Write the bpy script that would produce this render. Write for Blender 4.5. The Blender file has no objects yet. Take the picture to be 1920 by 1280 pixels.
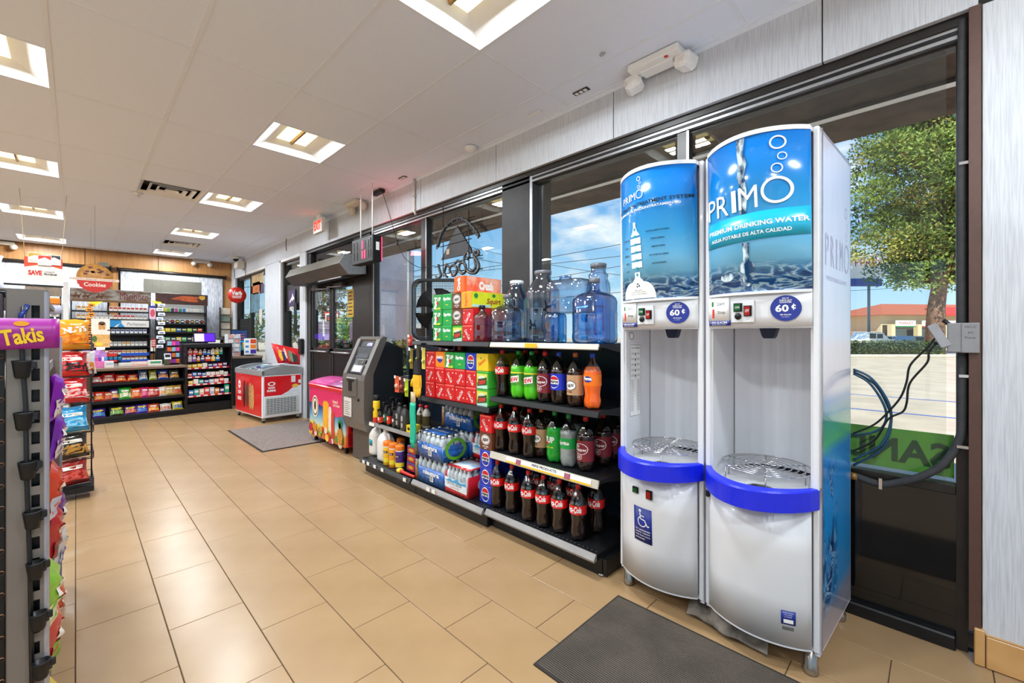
import bpy, bmesh, math, random
from mathutils import Vector, Matrix
random.seed(7)
S = bpy.context.scene
COL = S.collection
PI = math.pi

# ---------------------------------------------------------------- camera, world, sun, exposure
F, CY, YAW, CH = 808.14, 627.97, 0.7909, 1.35
cam_d = bpy.data.cameras.new('camera'); cam = bpy.data.objects.new('camera', cam_d); COL.objects.link(cam)
cam.location = (0, 0, CH); cam.rotation_euler = (PI/2, 0, -YAW)
cam_d.sensor_width = 36; cam_d.lens = F/1920*36; cam_d.shift_y = (CY-640)/1920
cam_d.clip_start = 0.02; cam_d.clip_end = 400
S.camera = cam
S.view_settings.view_transform = 'Standard'; S.view_settings.look = 'None'
S.view_settings.gamma = 1; S.view_settings.use_curve_mapping = False
S.view_settings.exposure = 0.62
S.cycles.max_bounces = 8; S.cycles.diffuse_bounces = 5; S.cycles.glossy_bounces = 3
S.cycles.transparent_max_bounces = 24; S.cycles.transmission_bounces = 4
S.cycles.sample_clamp_indirect = 4; S.cycles.caustics_reflective = False; S.cycles.caustics_refractive = False
TROFFER_W = 26.0
SUN_E, SKY_E = 4.3, .86

_c, _s = math.cos(YAW), math.sin(YAW)
def ray(px, py):
    a = (px-960)/F; b = (CY-py)/F
    return (a*_c+_s, -a*_s+_c, b)
def PX(px, py, x): r = ray(px, py); t = x/r[0]; return Vector((x, r[1]*t, r[2]*t+CH))
def PY(px, py, y): r = ray(px, py); t = y/r[1]; return Vector((r[0]*t, y, r[2]*t+CH))
def PZ(px, py, z): r = ray(px, py); t = (z-CH)/r[2]; return Vector((r[0]*t, r[1]*t, z))
def PD(px, py, d): r = ray(px, py); return Vector((r[0]*d, r[1]*d, r[2]*d+CH))

w = bpy.data.worlds.new('sky'); S.world = w; w.use_nodes = True
nt = w.node_tree; nt.nodes.clear()
def N(t, **k):
    n = nt.nodes.new(t)
    for a, b in k.items(): setattr(n, a, b)
    return n
wo = N('ShaderNodeOutputWorld'); bg = N('ShaderNodeBackground'); tc = N('ShaderNodeTexCoord'); sx = N('ShaderNodeSeparateXYZ')
rp = N('ShaderNodeValToRGB'); no = N('ShaderNodeTexNoise'); r2 = N('ShaderNodeValToRGB'); mx = N('ShaderNodeMix', data_type='RGBA'); mp = N('ShaderNodeMapping')
L = nt.links.new
L(tc.outputs['Generated'], sx.inputs[0]); L(sx.outputs['Z'], rp.inputs[0])
e = rp.color_ramp.elements; e[0].position = 0.0; e[0].color = (.62, .80, .95, 1); e[1].position = .55; e[1].color = (.05, .24, .68, 1)
k = e.new(.12); k.color = (.38, .66, .93, 1); k = e.new(.3); k.color = (.13, .42, .86, 1)
mp.inputs['Scale'].default_value = (1, 1, 2.4); L(tc.outputs['Generated'], mp.inputs[0]); L(mp.outputs[0], no.inputs['Vector'])
no.inputs['Scale'].default_value = 4.2; no.inputs['Detail'].default_value = 7; no.inputs['Roughness'].default_value = .55
L(no.outputs['Fac'], r2.inputs[0]); r2.color_ramp.elements[0].position = .53; r2.color_ramp.elements[1].position = .68
r2.color_ramp.elements[0].color = (0, 0, 0, 1); r2.color_ramp.elements[1].color = (1, 1, 1, 1)
L(r2.outputs[0], mx.inputs['Factor']); L(rp.outputs[0], mx.inputs['A']); mx.inputs['B'].default_value = (.95, .97, 1, 1)
L(mx.outputs['Result'], bg.inputs[0]); bg.inputs[1].default_value = SKY_E; L(bg.outputs[0], wo.inputs[0])
sd = bpy.data.lights.new('sun', 'SUN'); sun = bpy.data.objects.new('sun', sd); COL.objects.link(sun)
sd.energy = SUN_E; sd.angle = .01; sd.color = (1, .93, .82)
sun.rotation_euler = Vector((-.62, -.25, .74)).to_track_quat('Z', 'Y').to_euler()

# ---------------------------------------------------------------- materials
def lin(h):
    if isinstance(h, str):
        h = h.lstrip('#'); v = [int(h[i:i+2], 16)/255 for i in (0, 2, 4)]
    else: v = list(h)
    return [x/12.92 if x <= .04045 else ((x+.055)/1.055)**2.4 for x in v]
_M = {}
def M(name, col='#808080', rough=.5, metal=0, var=.05, scale=30, stretch=(1, 1, 1), bump=0, emit=None, es=1, spec=.5, col2=None, ramp=(.35, .65), coat=0, detail=3):
    if name in _M: return _M[name]
    m = bpy.data.materials.new(name); m.use_nodes = True; _M[name] = m
    t = m.node_tree; p = t.nodes['Principled BSDF']
    c = lin(col); p.inputs['Roughness'].default_value = rough; p.inputs['Metallic'].default_value = metal
    p.inputs['Specular IOR Level'].default_value = spec; p.inputs['Coat Weight'].default_value = coat; p.inputs['Coat Roughness'].default_value = .05
    a = [max(0, x*(1-var)) for x in c] if col2 is None else c
    b = [min(1, x*(1+var)) for x in c] if col2 is None else lin(col2)
    tc = t.nodes.new('ShaderNodeTexCoord'); mp = t.nodes.new('ShaderNodeMapping'); mp.inputs['Scale'].default_value = stretch
    n = t.nodes.new('ShaderNodeTexNoise'); n.inputs['Scale'].default_value = scale; n.inputs['Detail'].default_value = detail
    r = t.nodes.new('ShaderNodeValToRGB')
    r.color_ramp.elements[0].position, r.color_ramp.elements[1].position = ramp
    r.color_ramp.elements[0].color = (*a, 1); r.color_ramp.elements[1].color = (*b, 1)
    l = t.links.new
    l(tc.outputs['Object'], mp.inputs[0]); l(mp.outputs[0], n.inputs['Vector']); l(n.outputs['Fac'], r.inputs[0]); l(r.outputs[0], p.inputs['Base Color'])
    if bump:
        bn = t.nodes.new('ShaderNodeBump'); bn.inputs['Strength'].default_value = bump; bn.inputs['Distance'].default_value = .01
        l(n.outputs['Fac'], bn.inputs['Height']); l(bn.outputs[0], p.inputs['Normal'])
    if emit is not None:
        p.inputs['Emission Color'].default_value = (*lin(emit), 1); p.inputs['Emission Strength'].default_value = es
    return m
def glassy(name, tint, gloss=.06, rough=.02, edge=.35, facing=.0):
    """clear sheet: tinted transparency with a fresnel reflection"""
    if name in _M: return _M[name]
    m = bpy.data.materials.new(name); m.use_nodes = True; _M[name] = m
    t = m.node_tree; t.nodes.clear(); l = t.links.new
    o = t.nodes.new('ShaderNodeOutputMaterial'); mixs = t.nodes.new('ShaderNodeMixShader'); tr = t.nodes.new('ShaderNodeBsdfTransparent')
    g = t.nodes.new('ShaderNodeBsdfGlossy'); lw = t.nodes.new('ShaderNodeLayerWeight'); mr = t.nodes.new('ShaderNodeMapRange')
    lw.inputs[0].default_value = .35
    mr.inputs['To Min'].default_value = gloss; mr.inputs['To Max'].default_value = edge
    l(lw.outputs['Facing'], mr.inputs[0]); l(mr.outputs[0], mixs.inputs[0]); g.inputs['Roughness'].default_value = rough
    c = lin(tint)
    if facing:
        ld = t.nodes.new('ShaderNodeMix'); ld.data_type = 'RGBA'; l(lw.outputs['Facing'], ld.inputs['Factor'])
        ld.inputs['A'].default_value = (*c, 1); ld.inputs['B'].default_value = (*[x*(1-facing) for x in c], 1); l(ld.outputs['Result'], tr.inputs[0])
    else: tr.inputs[0].default_value = (*c, 1)
    l(tr.outputs[0], mixs.inputs[1]); l(g.outputs[0], mixs.inputs[2]); l(mixs.outputs[0], o.inputs[0])
    return m

# ---------------------------------------------------------------- mesh builder
class MB:
    def __init__(s): s.v = []; s.f = []; s.m = []; s.sm = []; s.mats = []; s.cur = 0; s.T = None
    def mat(s, m):
        if m not in s.mats: s.mats.append(m)
        s.cur = s.mats.index(m); return s
    def add(s, vs, fs, smooth=False):
        o = len(s.v); s.v += [tuple(s.T @ Vector(v)) if s.T else tuple(v) for v in vs]
        for f in fs: s.f.append([i+o for i in f]); s.m.append(s.cur); s.sm.append(smooth)
        return s
    def box(s, a, b):
        x0, y0, z0 = a; x1, y1, z1 = b
        if x0 > x1: x0, x1 = x1, x0
        if y0 > y1: y0, y1 = y1, y0
        if z0 > z1: z0, z1 = z1, z0
        return s.add([(x0, y0, z0), (x1, y0, z0), (x1, y1, z0), (x0, y1, z0), (x0, y0, z1), (x1, y0, z1), (x1, y1, z1), (x0, y1, z1)],
                     [(0, 3, 2, 1), (4, 5, 6, 7), (0, 1, 5, 4), (1, 2, 6, 5), (2, 3, 7, 6), (3, 0, 4, 7)])
    def cbox(s, c, d): return s.box([c[i]-d[i]/2 for i in range(3)], [c[i]+d[i]/2 for i in range(3)])
    def bbox(s, a, b, r=.01):
        """box with chamfered edges"""
        a = [min(a[i], b[i]) for i in range(3)]; b2 = [max(a[i], b[i]) for i in range(3)]
        b = b2; r = min(r, *[(b[i]-a[i])*.45 for i in range(3)])
        vs = []; idx = {}
        for ix in (0, 1):
            for iy in (0, 1):
                for iz in (0, 1):
                    c = [(a, b)[k][j] for j, k in enumerate((ix, iy, iz))]
                    sg = [1 if k == 0 else -1 for k in (ix, iy, iz)]
                    for ax in range(3):
                        p = [c[j]+(0 if j == ax else sg[j]*r) for j in range(3)]
                        idx[(ix, iy, iz, ax)] = len(vs); vs.append(p)
        fs = []
        for ax in range(3):
            o1, o2 = (ax+1) % 3, (ax+2) % 3
            for e_ in (0, 1):
                q = []
                for (p, r_) in ((0, 0), (1, 0), (1, 1), (0, 1)):
                    k = [0, 0, 0]; k[ax] = e_; k[o1] = p; k[o2] = r_; q.append(idx[(*k, ax)])
                fs.append(q if e_ else q[::-1])
            for (p, r_) in ((0, 0), (0, 1), (1, 0), (1, 1)):
                k0 = [0, 0, 0]; k0[o1] = p; k0[o2] = r_; k1 = list(k0); k1[ax] = 1
                q = [idx[(*k0, o1)], idx[(*k1, o1)], idx[(*k1, o2)], idx[(*k0, o2)]]
                fs.append(q if (p ^ r_) == 0 else q[::-1])
        for ix in (0, 1):
            for iy in (0, 1):
                for iz in (0, 1):
                    q = [idx[(ix, iy, iz, x)] for x in range(3)]
                    fs.append(q if (ix+iy+iz) % 2 else q[::-1])
        return s.add(vs, fs)
    def lathe(s, prof, c=(0, 0, 0), n=20, axis='z', smooth=True, cap=True, a0=0, a1=2*PI, sq=0):
        full = abs(a1-a0-2*PI) < 1e-6; m = n if full else n+1; vs = []
        for r, z in prof:
            for i in range(m):
                t = a0+(a1-a0)*i/n; k = r
                if sq:
                    q = (abs(math.cos(t))**sq+abs(math.sin(t))**sq)**(-1/sq); k = r*q
                p = (k*math.cos(t), k*math.sin(t), z)
                if axis == 'x': p = (z, p[0], p[1])
                if axis == 'y': p = (p[1], z, p[0])
                vs.append((p[0]+c[0], p[1]+c[1], p[2]+c[2]))
        fs = []
        for j in range(len(prof)-1):
            for i in range(n):
                i2 = (i+1) % m; fs.append((j*m+i, j*m+i2, (j+1)*m+i2, (j+1)*m+i))
        s.add(vs, fs, smooth)
        if cap and full:
            o = len(s.v)-len(vs)
            for j in (0, len(prof)-1):
                if prof[j][0] > 1e-5:
                    q = [o+j*m+i for i in range(m)]; s.f.append(q if j else q[::-1]); s.m.append(s.cur); s.sm.append(False)
        return s
    def cyl(s, c, r, h, n=16, axis='z', r2=None): return s.lathe([(r, 0), (r if r2 is None else r2, h)], c, n, axis)
    def tube(s, pts, r, n=8, smooth=True, closed=False):
        pts = [Vector(p) for p in pts]; N_ = len(pts); vs = []; up = Vector((0, 0, 1)); prev = None
        for i, p in enumerate(pts):
            a = pts[(i-1) % N_] if (i or closed) else p; b = pts[(i+1) % N_] if (i < N_-1 or closed) else p
            d = (b-a).normalized() if (b-a).length > 1e-9 else Vector((0, 0, 1))
            if prev is None:
                u = d.cross(up) if abs(d.dot(up)) < .95 else d.cross(Vector((1, 0, 0)))
            else: u = prev-d*prev.dot(d)
            u = u.normalized(); prev = u; v_ = d.cross(u)
            rr = r[i] if isinstance(r, (list, tuple)) else r
            for k in range(n):
                t = 2*PI*k/n; vs.append(p+u*math.cos(t)*rr+v_*math.sin(t)*rr)
        fs = []
        for i in range(N_ if closed else N_-1):
            j = (i+1) % N_
            for k in range(n): k2 = (k+1) % n; fs.append((i*n+k, i*n+k2, j*n+k2, j*n+k))
        if not closed: fs.append(list(range(n))[::-1]); fs.append([(N_-1)*n+k for k in range(n)])
        return s.add(vs, fs, smooth)
    def prism(s, poly, d0, d1, axis='y'):
        """poly: 2D points; axis y -> (x,z), axis x -> (y,z), axis z -> (x,y)"""
        def P(p, d): return {'y': (p[0], d, p[1]), 'x': (d, p[0], p[1]), 'z': (p[0], p[1], d)}[axis]
        n = len(poly); vs = [P(p, d0) for p in poly]+[P(p, d1) for p in poly]
        return s.add(vs, [list(range(n))[::-1], list(range(n, 2*n))]+[(i, (i+1) % n, n+(i+1) % n, n+i) for i in range(n)])
    def grid(s, fn, nu, nv, smooth=True, flip=False, thick=None):
        vs = [fn(i/nu, j/nv) for j in range(nv+1) for i in range(nu+1)]
        fs = [(j*(nu+1)+i, j*(nu+1)+i+1, (j+1)*(nu+1)+i+1, (j+1)*(nu+1)+i) for j in range(nv) for i in range(nu)]
        if flip: fs = [f[::-1] for f in fs]
        return s.add(vs, fs, smooth)
    def sheet(s, fn, nu, nv, th=.002, smooth=True):
        """closed sheet, fn(u,v,offset)"""
        n = (nu+1)*(nv+1)
        vs = [fn(i/nu, j/nv, 0) for j in range(nv+1) for i in range(nu+1)]+[fn(i/nu, j/nv, th) for j in range(nv+1) for i in range(nu+1)]
        g = lambda i, j, k=0: k*n+j*(nu+1)+i
        fs = []
        for j in range(nv):
            for i in range(nu):
                fs.append((g(i, j), g(i, j+1), g(i+1, j+1), g(i+1, j))); fs.append((g(i, j, 1), g(i+1, j, 1), g(i+1, j+1, 1), g(i, j+1, 1)))
        for i in range(nu): fs.append((g(i, 0), g(i+1, 0), g(i+1, 0, 1), g(i, 0, 1))); fs.append((g(i, nv), g(i, nv, 1), g(i+1, nv, 1), g(i+1, nv)))
        for j in range(nv): fs.append((g(0, j), g(0, j, 1), g(0, j+1, 1), g(0, j+1))); fs.append((g(nu, j), g(nu, j+1), g(nu, j+1, 1), g(nu, j, 1)))
        return s.add(vs, fs, smooth)
    def build(s, name, mat=None, parent=None, loc=None, smooth=None, rz=None):
        me = bpy.data.meshes.new(name); me.from_pydata(s.v, [], s.f); 
        ms = s.mats if s.mats else [mat]
        for m in ms: me.materials.append(m)
        if s.mats: me.polygons.foreach_set('material_index', s.m)
        me.polygons.foreach_set('use_smooth', s.sm if smooth is None else [smooth]*len(s.f))
        me.update()
        o = bpy.data.objects.new(name, me); COL.objects.link(o)
        if parent: o.parent = parent
        if loc is not None: o.location = loc
        if rz is not None: o.rotation_euler.z = rz
        return o
def bx(name, a, b, mat, parent=None, r=0):
    m = MB(); (m.bbox(a, b, r) if r else m.box(a, b)); return m.build(name, mat, parent)
def tag(o, label=None, cat=None, group=None, kind=None):
    if label: o['label'] = label
    if cat: o['category'] = cat
    if group: o['group'] = group
    if kind: o['kind'] = kind
    return o
def thing(name, label, cat, loc=(0, 0, 0), rz=0, group=None):
    o = bpy.data.objects.new(name, None); COL.objects.link(o); o.empty_display_size = .1
    o.location = loc; o.rotation_euler.z = rz
    return tag(o, label, cat, group)
def struct(o): o['kind'] = 'structure'; return o
_KIDS = {}
def dup(r, loc=None, rz=None, label=None, group=None):
    if r.name not in _KIDS:
        _KIDS[r.name] = [(c, [g for g in COL.objects if g.parent == c]) for c in COL.objects if c.parent == r]
    n = r.copy(); COL.objects.link(n)
    if loc is not None: n.location = loc
    if rz is not None: n.rotation_euler.z = rz
    if label: n['label'] = label
    if group: n['group'] = group
    for c, gs in _KIDS[r.name]:
        c2 = c.copy(); COL.objects.link(c2); c2.parent = n
        for g in gs: g2 = g.copy(); COL.objects.link(g2); g2.parent = c2
    return n
class Series:
    """hands out the prototype first, then copies"""
    def __init__(s, make): s.make = make; s.p = None
    def __call__(s, loc, rz=0, label=None, group=None):
        if s.p is None:
            s.p = s.make(); s.used = False
        if not s.used:
            s.used = True; o = s.p; o.location = loc; o.rotation_euler.z = rz
            _KIDS[o.name] = [(c, [g for g in COL.objects if g.parent == c]) for c in COL.objects if c.parent == o]
            if label: o['label'] = label
            if group: o['group'] = group
            return o
        return dup(s.p, loc, rz, label, group)

# ---------------------------------------------------------------- lettering
_T = {}
def glyphs(txt, bold=.0, shear=0, res=2, space=1.0):
    key = (txt, bold, shear, res, space)
    if key in _T: return _T[key]
    c = bpy.data.curves.new('t', 'FONT'); c.body = txt; c.offset = bold; c.shear = shear; c.resolution_u = res; c.space_character = space
    c.align_x = 'CENTER'; c.fill_mode = 'FRONT'
    o = bpy.data.objects.new('t', c); COL.objects.link(o)
    dg = bpy.context.evaluated_depsgraph_get(); me = bpy.data.meshes.new_from_object(o.evaluated_get(dg))
    vs = [(v.co.x, v.co.y) for v in me.vertices]; fs = [list(p.vertices) for p in me.polygons]
    bpy.data.objects.remove(o); bpy.data.curves.remove(c); bpy.data.meshes.remove(me)
    x0 = min(v[0] for v in vs); x1 = max(v[0] for v in vs); y0 = min(v[1] for v in vs); y1 = max(v[1] for v in vs)
    vs = [((x-x0)/(x1-x0)-.5, (y-y0)/(y1-y0)-.5) for x, y in vs]
    _T[key] = (vs, fs, (x1-x0)/(y1-y0)); return _T[key]
def text_to(mb, txt, fn, cu, cv, wd, ht, bold=.0, shear=0, rot=0, res=2, space=1.0, warp=None):
    """fn(u,v) -> 3D; letters fill wd x ht centred at cu,cv"""
    vs, fs, asp = glyphs(txt, bold, shear, res, space)
    if wd is None: wd = ht*asp
    if ht is None: ht = wd/asp
    cr, sr = math.cos(rot), math.sin(rot); out = []
    for x, y in vs:
        X = x*wd; Y = y*ht
        if warp: X, Y = warp(X, Y)
        out.append(fn(cu+X*cr-Y*sr, cv+X*sr+Y*cr))
    mb.add(out, fs); return mb
def lettering(txt, fn, cu, cv, wd, ht, mat, parent, name='lettering', **k):
    return text_to(MB(), txt, fn, cu, cv, wd, ht, **k).build(name, mat, parent)
# flat print surfaces:  u to the reader's right, v up
def F_nx(x, y0=0, z0=0, off=.0008): return lambda u, v: (x-off, y0-u, z0+v)      # faces -x, reader looks +x (right is -y)
def F_ny(y, x0=0, z0=0, off=.0008): return lambda u, v: (x0+u, y-off, z0+v)      # faces -y, reader looks +y (right is +x)
def F_cyl(r, z0=0, a0=PI, off=.0008):                                             # around z axis; a0 the direction it faces
    return lambda u, v: ((r+off)*math.cos(a0+u/r), (r+off)*math.sin(a0+u/r), z0+v)
def poly(mb, fn, pts): return mb.add([fn(*p) for p in pts], [list(range(len(pts)))])
def disc(mb, fn, cu, cv, ru, rv=None, n=20, r0=0, a0=0, a1=2*PI):
    rv = rv or ru
    if r0:
        vs = []; full = abs(a1-a0-2*PI) < 1e-6; m = n if full else n+1
        for k in (1, r0):
            for i in range(m): t = a0+(a1-a0)*i/n; vs.append(fn(cu+ru*k*math.cos(t), cv+rv*k*math.sin(t)))
        return mb.add(vs, [(i, (i+1) % m, m+(i+1) % m, m+i) for i in range(n)])
    # vertical strips, so that the shape follows a curved surface; a half circle when only half the turn is asked for
    full = abs(a1-a0-2*PI) < 1e-6; up_ = full or a0 < 1; dn_ = full or not up_; m = max(6, n//2)
    return vstrip(mb, fn, lambda t: cv-rv*math.sin(PI*t)*dn_, lambda t: cv+rv*math.sin(PI*t)*up_, cu-ru, cu+ru, m, True)
def vstrip(mb, fn, lo, hi, u0, u1, n=8, cosine=False):
    """area between two curves lo(t), hi(t) for t 0..1 across u0..u1"""
    vs = []
    for i in range(n+1):
        t = i/n; u = (u0+u1)/2-(u1-u0)/2*math.cos(PI*t) if cosine else u0+(u1-u0)*t; vs += [fn(u, lo(t)), fn(u, hi(t))]
    return mb.add(vs, [(2*i, 2*i+2, 2*i+3, 2*i+1) for i in range(n)])
def rect(mb, fn, u0, v0, u1, v1, nu=1):
    vs = [fn(u0+(u1-u0)*i/nu, v) for v in (v0, v1) for i in range(nu+1)]
    return mb.add(vs, [(i, i+1, nu+2+i, nu+1+i) for i in range(nu)])
WHITE = M('print_white', '#f4f4f2', .45, var=.02); BLACKP = M('print_black', '#15161a', .5)
ORD = ['first', 'second', 'third', 'fourth', 'fifth', 'sixth', 'seventh', 'eighth', 'ninth', 'tenth', 'eleventh', 'twelfth', 'thirteenth', 'fourteenth', 'fifteenth', 'sixteenth', 'seventeenth', 'eighteenth', 'nineteenth', 'twentieth']
# ================================================================ the room
WX = 2.605; HC = 3.056
TX0, TW, TL, TY0 = -.0028, .2989, .5902, 5.1555
m_tile = M('floor_tile', '#b09069', .27, var=.0, col2='#a4845e', scale=3.5, ramp=(.3, .7), spec=.5, detail=6)
m_grout = M('grout', '#4a3d33', .9, var=.2, scale=60)
fl = struct(bx('floor', (-5.0, -3.0, -.12), (WX+.12, 12.0, -.004), m_grout))
_tm = {}
def tile_mesh(wd, ln):
    k = (round(wd, 3), round(ln, 3))
    if k not in _tm:
        m = MB(); m.bbox((.0016, .0016, -.006), (wd-.0016, ln-.0016, 0), .0018)
        o = m.build('tile', m_tile); _tm[k] = o.data; COL.objects.unlink(o); bpy.data.objects.remove(o)
    return _tm[k]
nt_ = 0
far = MB()
for k in range(-16, 9):
    off = (.5*k) % 1
    j = -20
    while True:
        y0 = TY0-(5-j+off)*TL; j += 1
        y1 = y0+TL
        if y0 > 12: break
        if y1 < -3: continue
        x0 = max(TX0+k*TW, -5); x1 = min(TX0+(k+1)*TW, WX+.105)
        if x1 < -4.9: break
        seen = (-1 <= k and -.4 < y1 and y0 < 9.0)
        if seen and nt_ < 290:
            o = bpy.data.objects.new('tile', tile_mesh(x1-x0, TL)); COL.objects.link(o); o.parent = fl; o.location = (x0, y0, 0); nt_ += 1
        else:
            y0, y1 = max(y0, -3), min(y1, 12)
            if y1-y0 > .02: far.box((x0+.0016, y0+.0016, -.006), (x1-.0016, y1-.0016, 0))
far.build('tile_field', m_tile, fl)['kind'] = 'stuff'

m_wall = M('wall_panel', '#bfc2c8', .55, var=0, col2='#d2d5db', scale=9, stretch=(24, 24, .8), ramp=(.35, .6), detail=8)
m_joint = M('joint_dark', '#2a2725', .8)
wr = struct(bx('wall_right', (WX+.03, -3.0, 2.72), (WX+.2, 12.0, 3.2), m_joint))
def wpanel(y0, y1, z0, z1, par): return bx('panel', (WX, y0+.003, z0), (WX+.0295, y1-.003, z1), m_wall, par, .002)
ys = [.41+1.183*i for i in range(-3, 11)]
for a, b in zip(ys[:-1], ys[1:]):
    if b <= -.11: continue
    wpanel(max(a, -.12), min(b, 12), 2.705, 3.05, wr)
# full-height parts of the right wall
for i, (y0, y1) in enumerate([(-3.0, -.125), (7.27, 7.53), (8.51, 9.39), (11.7, 12.0)]):
    bx('wall_section', (WX+.03, y0, 0), (WX+.2, y1, 2.72), m_joint, wr)
    n = max(1, round((y1-y0)/.41)); 
    if i == 0: n = 3
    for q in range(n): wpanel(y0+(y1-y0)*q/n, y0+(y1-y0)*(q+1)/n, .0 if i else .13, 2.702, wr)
for y0, y1 in [(7.53, 8.51), (9.39, 11.7)]:
    bx('wall_section', (WX+.03, y0, 0), (WX+.2, y1, .80), m_joint, wr)
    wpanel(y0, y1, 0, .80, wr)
# other walls
m_brown = M('wood_laminate', '#c08a50', .45, var=0, col2='#a87443', scale=3, stretch=(9, 9, .7), detail=5)
m_plain = M('plain_wall', '#d9d6d0', .7, var=.02)
def added_glazed_wall(name, along, spans, a0, a1, at, th, first):
    # unseen wall, its window bays added to bring in daylight: piers, sill, header, panes
    B = (lambda u0, u1, z0, z1, t0=0, t1=1: ((at+th*t0, u0, z0), (at+th*t1, u1, z1))) if along == 'y' else (lambda u0, u1, z0, z1, t0=0, t1=1: ((u0, at+th*t0, z0), (u1, at+th*t1, z1)))
    o = struct(bx(name, *B(a0, a1, -.1, .15), m_plain)); bx('header', *B(a0, a1, 2.72, 3.2), m_plain, o)
    e = a0
    for n, (u, v) in enumerate(spans):
        bx('pier', *B(e, u, .15, 2.72), m_plain, o); e = v
        g = struct(bx('window_%d' % (first+n), *B(u, v, .15, 2.72, .45, .5), m_glass)); bx('rail', *B(u, v, .15, .21, .2, .8), m_dark, g); bx('rail', *B(u, v, 2.66, 2.72, .2, .8), m_dark, g)
        for k in range(1, 3): c = u+(v-u)*k/3; bx('mullion', *B(c-.03, c+.03, .21, 2.66, .2, .8), m_dark, g)
    bx('pier', *B(e, a1, .15, 2.72), m_plain, o)
m_dark = M('bronze_frame', '#2b2724', .35, .3, var=.15, scale=8)
m_glass = glassy('window_glass', '#f4f8f6', .03, .0, .28)
added_glazed_wall('wall_left', 'y', [(-2.8, 1.6), (1.8, 6.2), (6.4, 11.6)], -3.15, 12.2, -5.0, -.15, 10)
added_glazed_wall('wall_near', 'x', [(-4.8, -1.4), (-1.2, 2.4)], -5.15, 2.9, -3.0, -.15, 13)
wf = struct(bx('wall_far', (-5.0, 12.03, 0), (2.9, 12.2, .95), m_joint))
FW = [(-1.6, .474), (.611, 2.455)]; FZ0, FZ1 = .95, 2.745
for a, b in [(-5.0, -1.6), (.474, .611), (2.455, WX)]: bx('pier', (a, 12.0, 0), (b, 12.2, FZ1), m_brown, wf)
bx('apron', (-5.0, 12.0, 0), (WX, 12.03, .95), m_brown, wf)
bx('header', (-5.0, 12.03, FZ1), (2.9, 12.2, 3.2), m_joint, wf)
xs = [-5.0, -4, -3.1, -1.9, -.99, .12, 1.25, WX]
for a, b in zip(xs[:-1], xs[1:]): bx('panel', (a+.004, 12.0, FZ1-.004), (b-.004, 12.03, 3.05), m_brown, wf, .002)
# corner post and far window shades
m_shade = bpy.data.materials.new('roller_shade'); m_shade.use_nodes = True
_t = m_shade.node_tree; _t.nodes.clear(); _l = _t.links.new
_o = _t.nodes.new('ShaderNodeOutputMaterial'); _a = _t.nodes.new('ShaderNodeAddShader'); _d = _t.nodes.new('ShaderNodeBsdfDiffuse'); _tr = _t.nodes.new('ShaderNodeBsdfTranslucent')
_n = _t.nodes.new('ShaderNodeTexNoise'); _mp = _t.nodes.new('ShaderNodeMapping'); _tc = _t.nodes.new('ShaderNodeTexCoord'); _r = _t.nodes.new('ShaderNodeValToRGB')
_mp.inputs['Scale'].default_value = (30, 30, 3); _l(_tc.outputs['Object'], _mp.inputs[0]); _l(_mp.outputs[0], _n.inputs['Vector']); _n.inputs['Scale'].default_value = 3; _n.inputs['Detail'].default_value = 6
_l(_n.outputs['Fac'], _r.inputs[0]); _r.color_ramp.elements[0].position = .3; _r.color_ramp.elements[0].color = (.55, .55, .56, 1); _r.color_ramp.elements[1].position = .6; _r.color_ramp.elements[1].color = (.9, .9, .92, 1)
_l(_r.outputs[0], _tr.inputs[0]); _l(_r.outputs[0], _d.inputs[0]); _tr.inputs[0].default_value = (.8, .8, .82, 1); _d2 = _r.color_ramp.elements; _d2[0].color = (.26, .26, .27, 1); _d2[1].color = (.50, .50, .52, 1)
_l(_d.outputs[0], _a.inputs[0]); _l(_tr.outputs[0], _a.inputs[1]); _l(_a.outputs[0], _o.inputs[0])
m_black = M('black_metal', '#121214', .42, .2, var=.2, scale=20)
m_alu = M('aluminium', '#b9b9bb', .3, .75, var=.05)
m_glass = glassy('window_glass', '#f4f8f6', .03, .0, .28)
for i, (a, b) in enumerate(FW):
    wnd = struct(bx('window_%d' % (8+i), (a, 12.12, FZ0), (b, 12.126, FZ1), m_glass))
    fr = MB(); 
    for q in (a, b-.05, (a+b)/2-.025): fr.box((q, 12.10, FZ0), (q+.05, 12.15, FZ1))
    for z in (FZ0, FZ1-.05): fr.box((a, 12.10, z), (b, 12.15, z+.05))
    fr.build('frame', m_dark, wnd)
    sh = thing('roller_shade', 'white woven roller shade over the far window %s' % ('behind the hanging cookie sign' if i == 0 else 'beside the corner'), 'window shade', (0, 0, 0), group='roller shades on the far wall')
    q = MB(); q.sheet(lambda u, v, o: (a+.03+(b-a-.06)*u, 11.96+.004*math.sin(u*60)+o, 1.25+(2.68-1.25)*v), 60, 2, .0015); q.build('cloth', m_shade, sh)
    q = MB(); q.tube([(a-.02, 11.955, 2.70), (b+.02, 11.955, 2.70)], .03, 12); q.build('roller_tube', m_dark, sh)
    q = MB(); q.tube([(a, 11.96, 1.25), (b, 11.96, 1.25)], .012, 8); q.build('hem_bar', m_alu, sh)
    for s_ in (a-.03, b+.02): bx('bracket', (s_, 11.92, 2.65), (s_+.012, 11.998, 2.75), m_black, sh)
for k, (a, b, c_, d_) in enumerate([(270, 522, 377, 553), (184, 491, 204, 545)]):  # grey slabs stand in for outside signs silhouetted through the shades
    A, B = PY(a, b, 11.94), PY(c_, d_, 11.94); tag(bx('shade_panel', (A.x, 11.948, B.z), (B.x, 11.953, A.z), M('panel_olive', '#6f6c60', .7, var=.06)), ['wide grey panel on the shade above the cigar rack', 'narrow dark panel on the shade behind the cookie sign'][k], 'panel', 'grey panels on the far shades')
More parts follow.
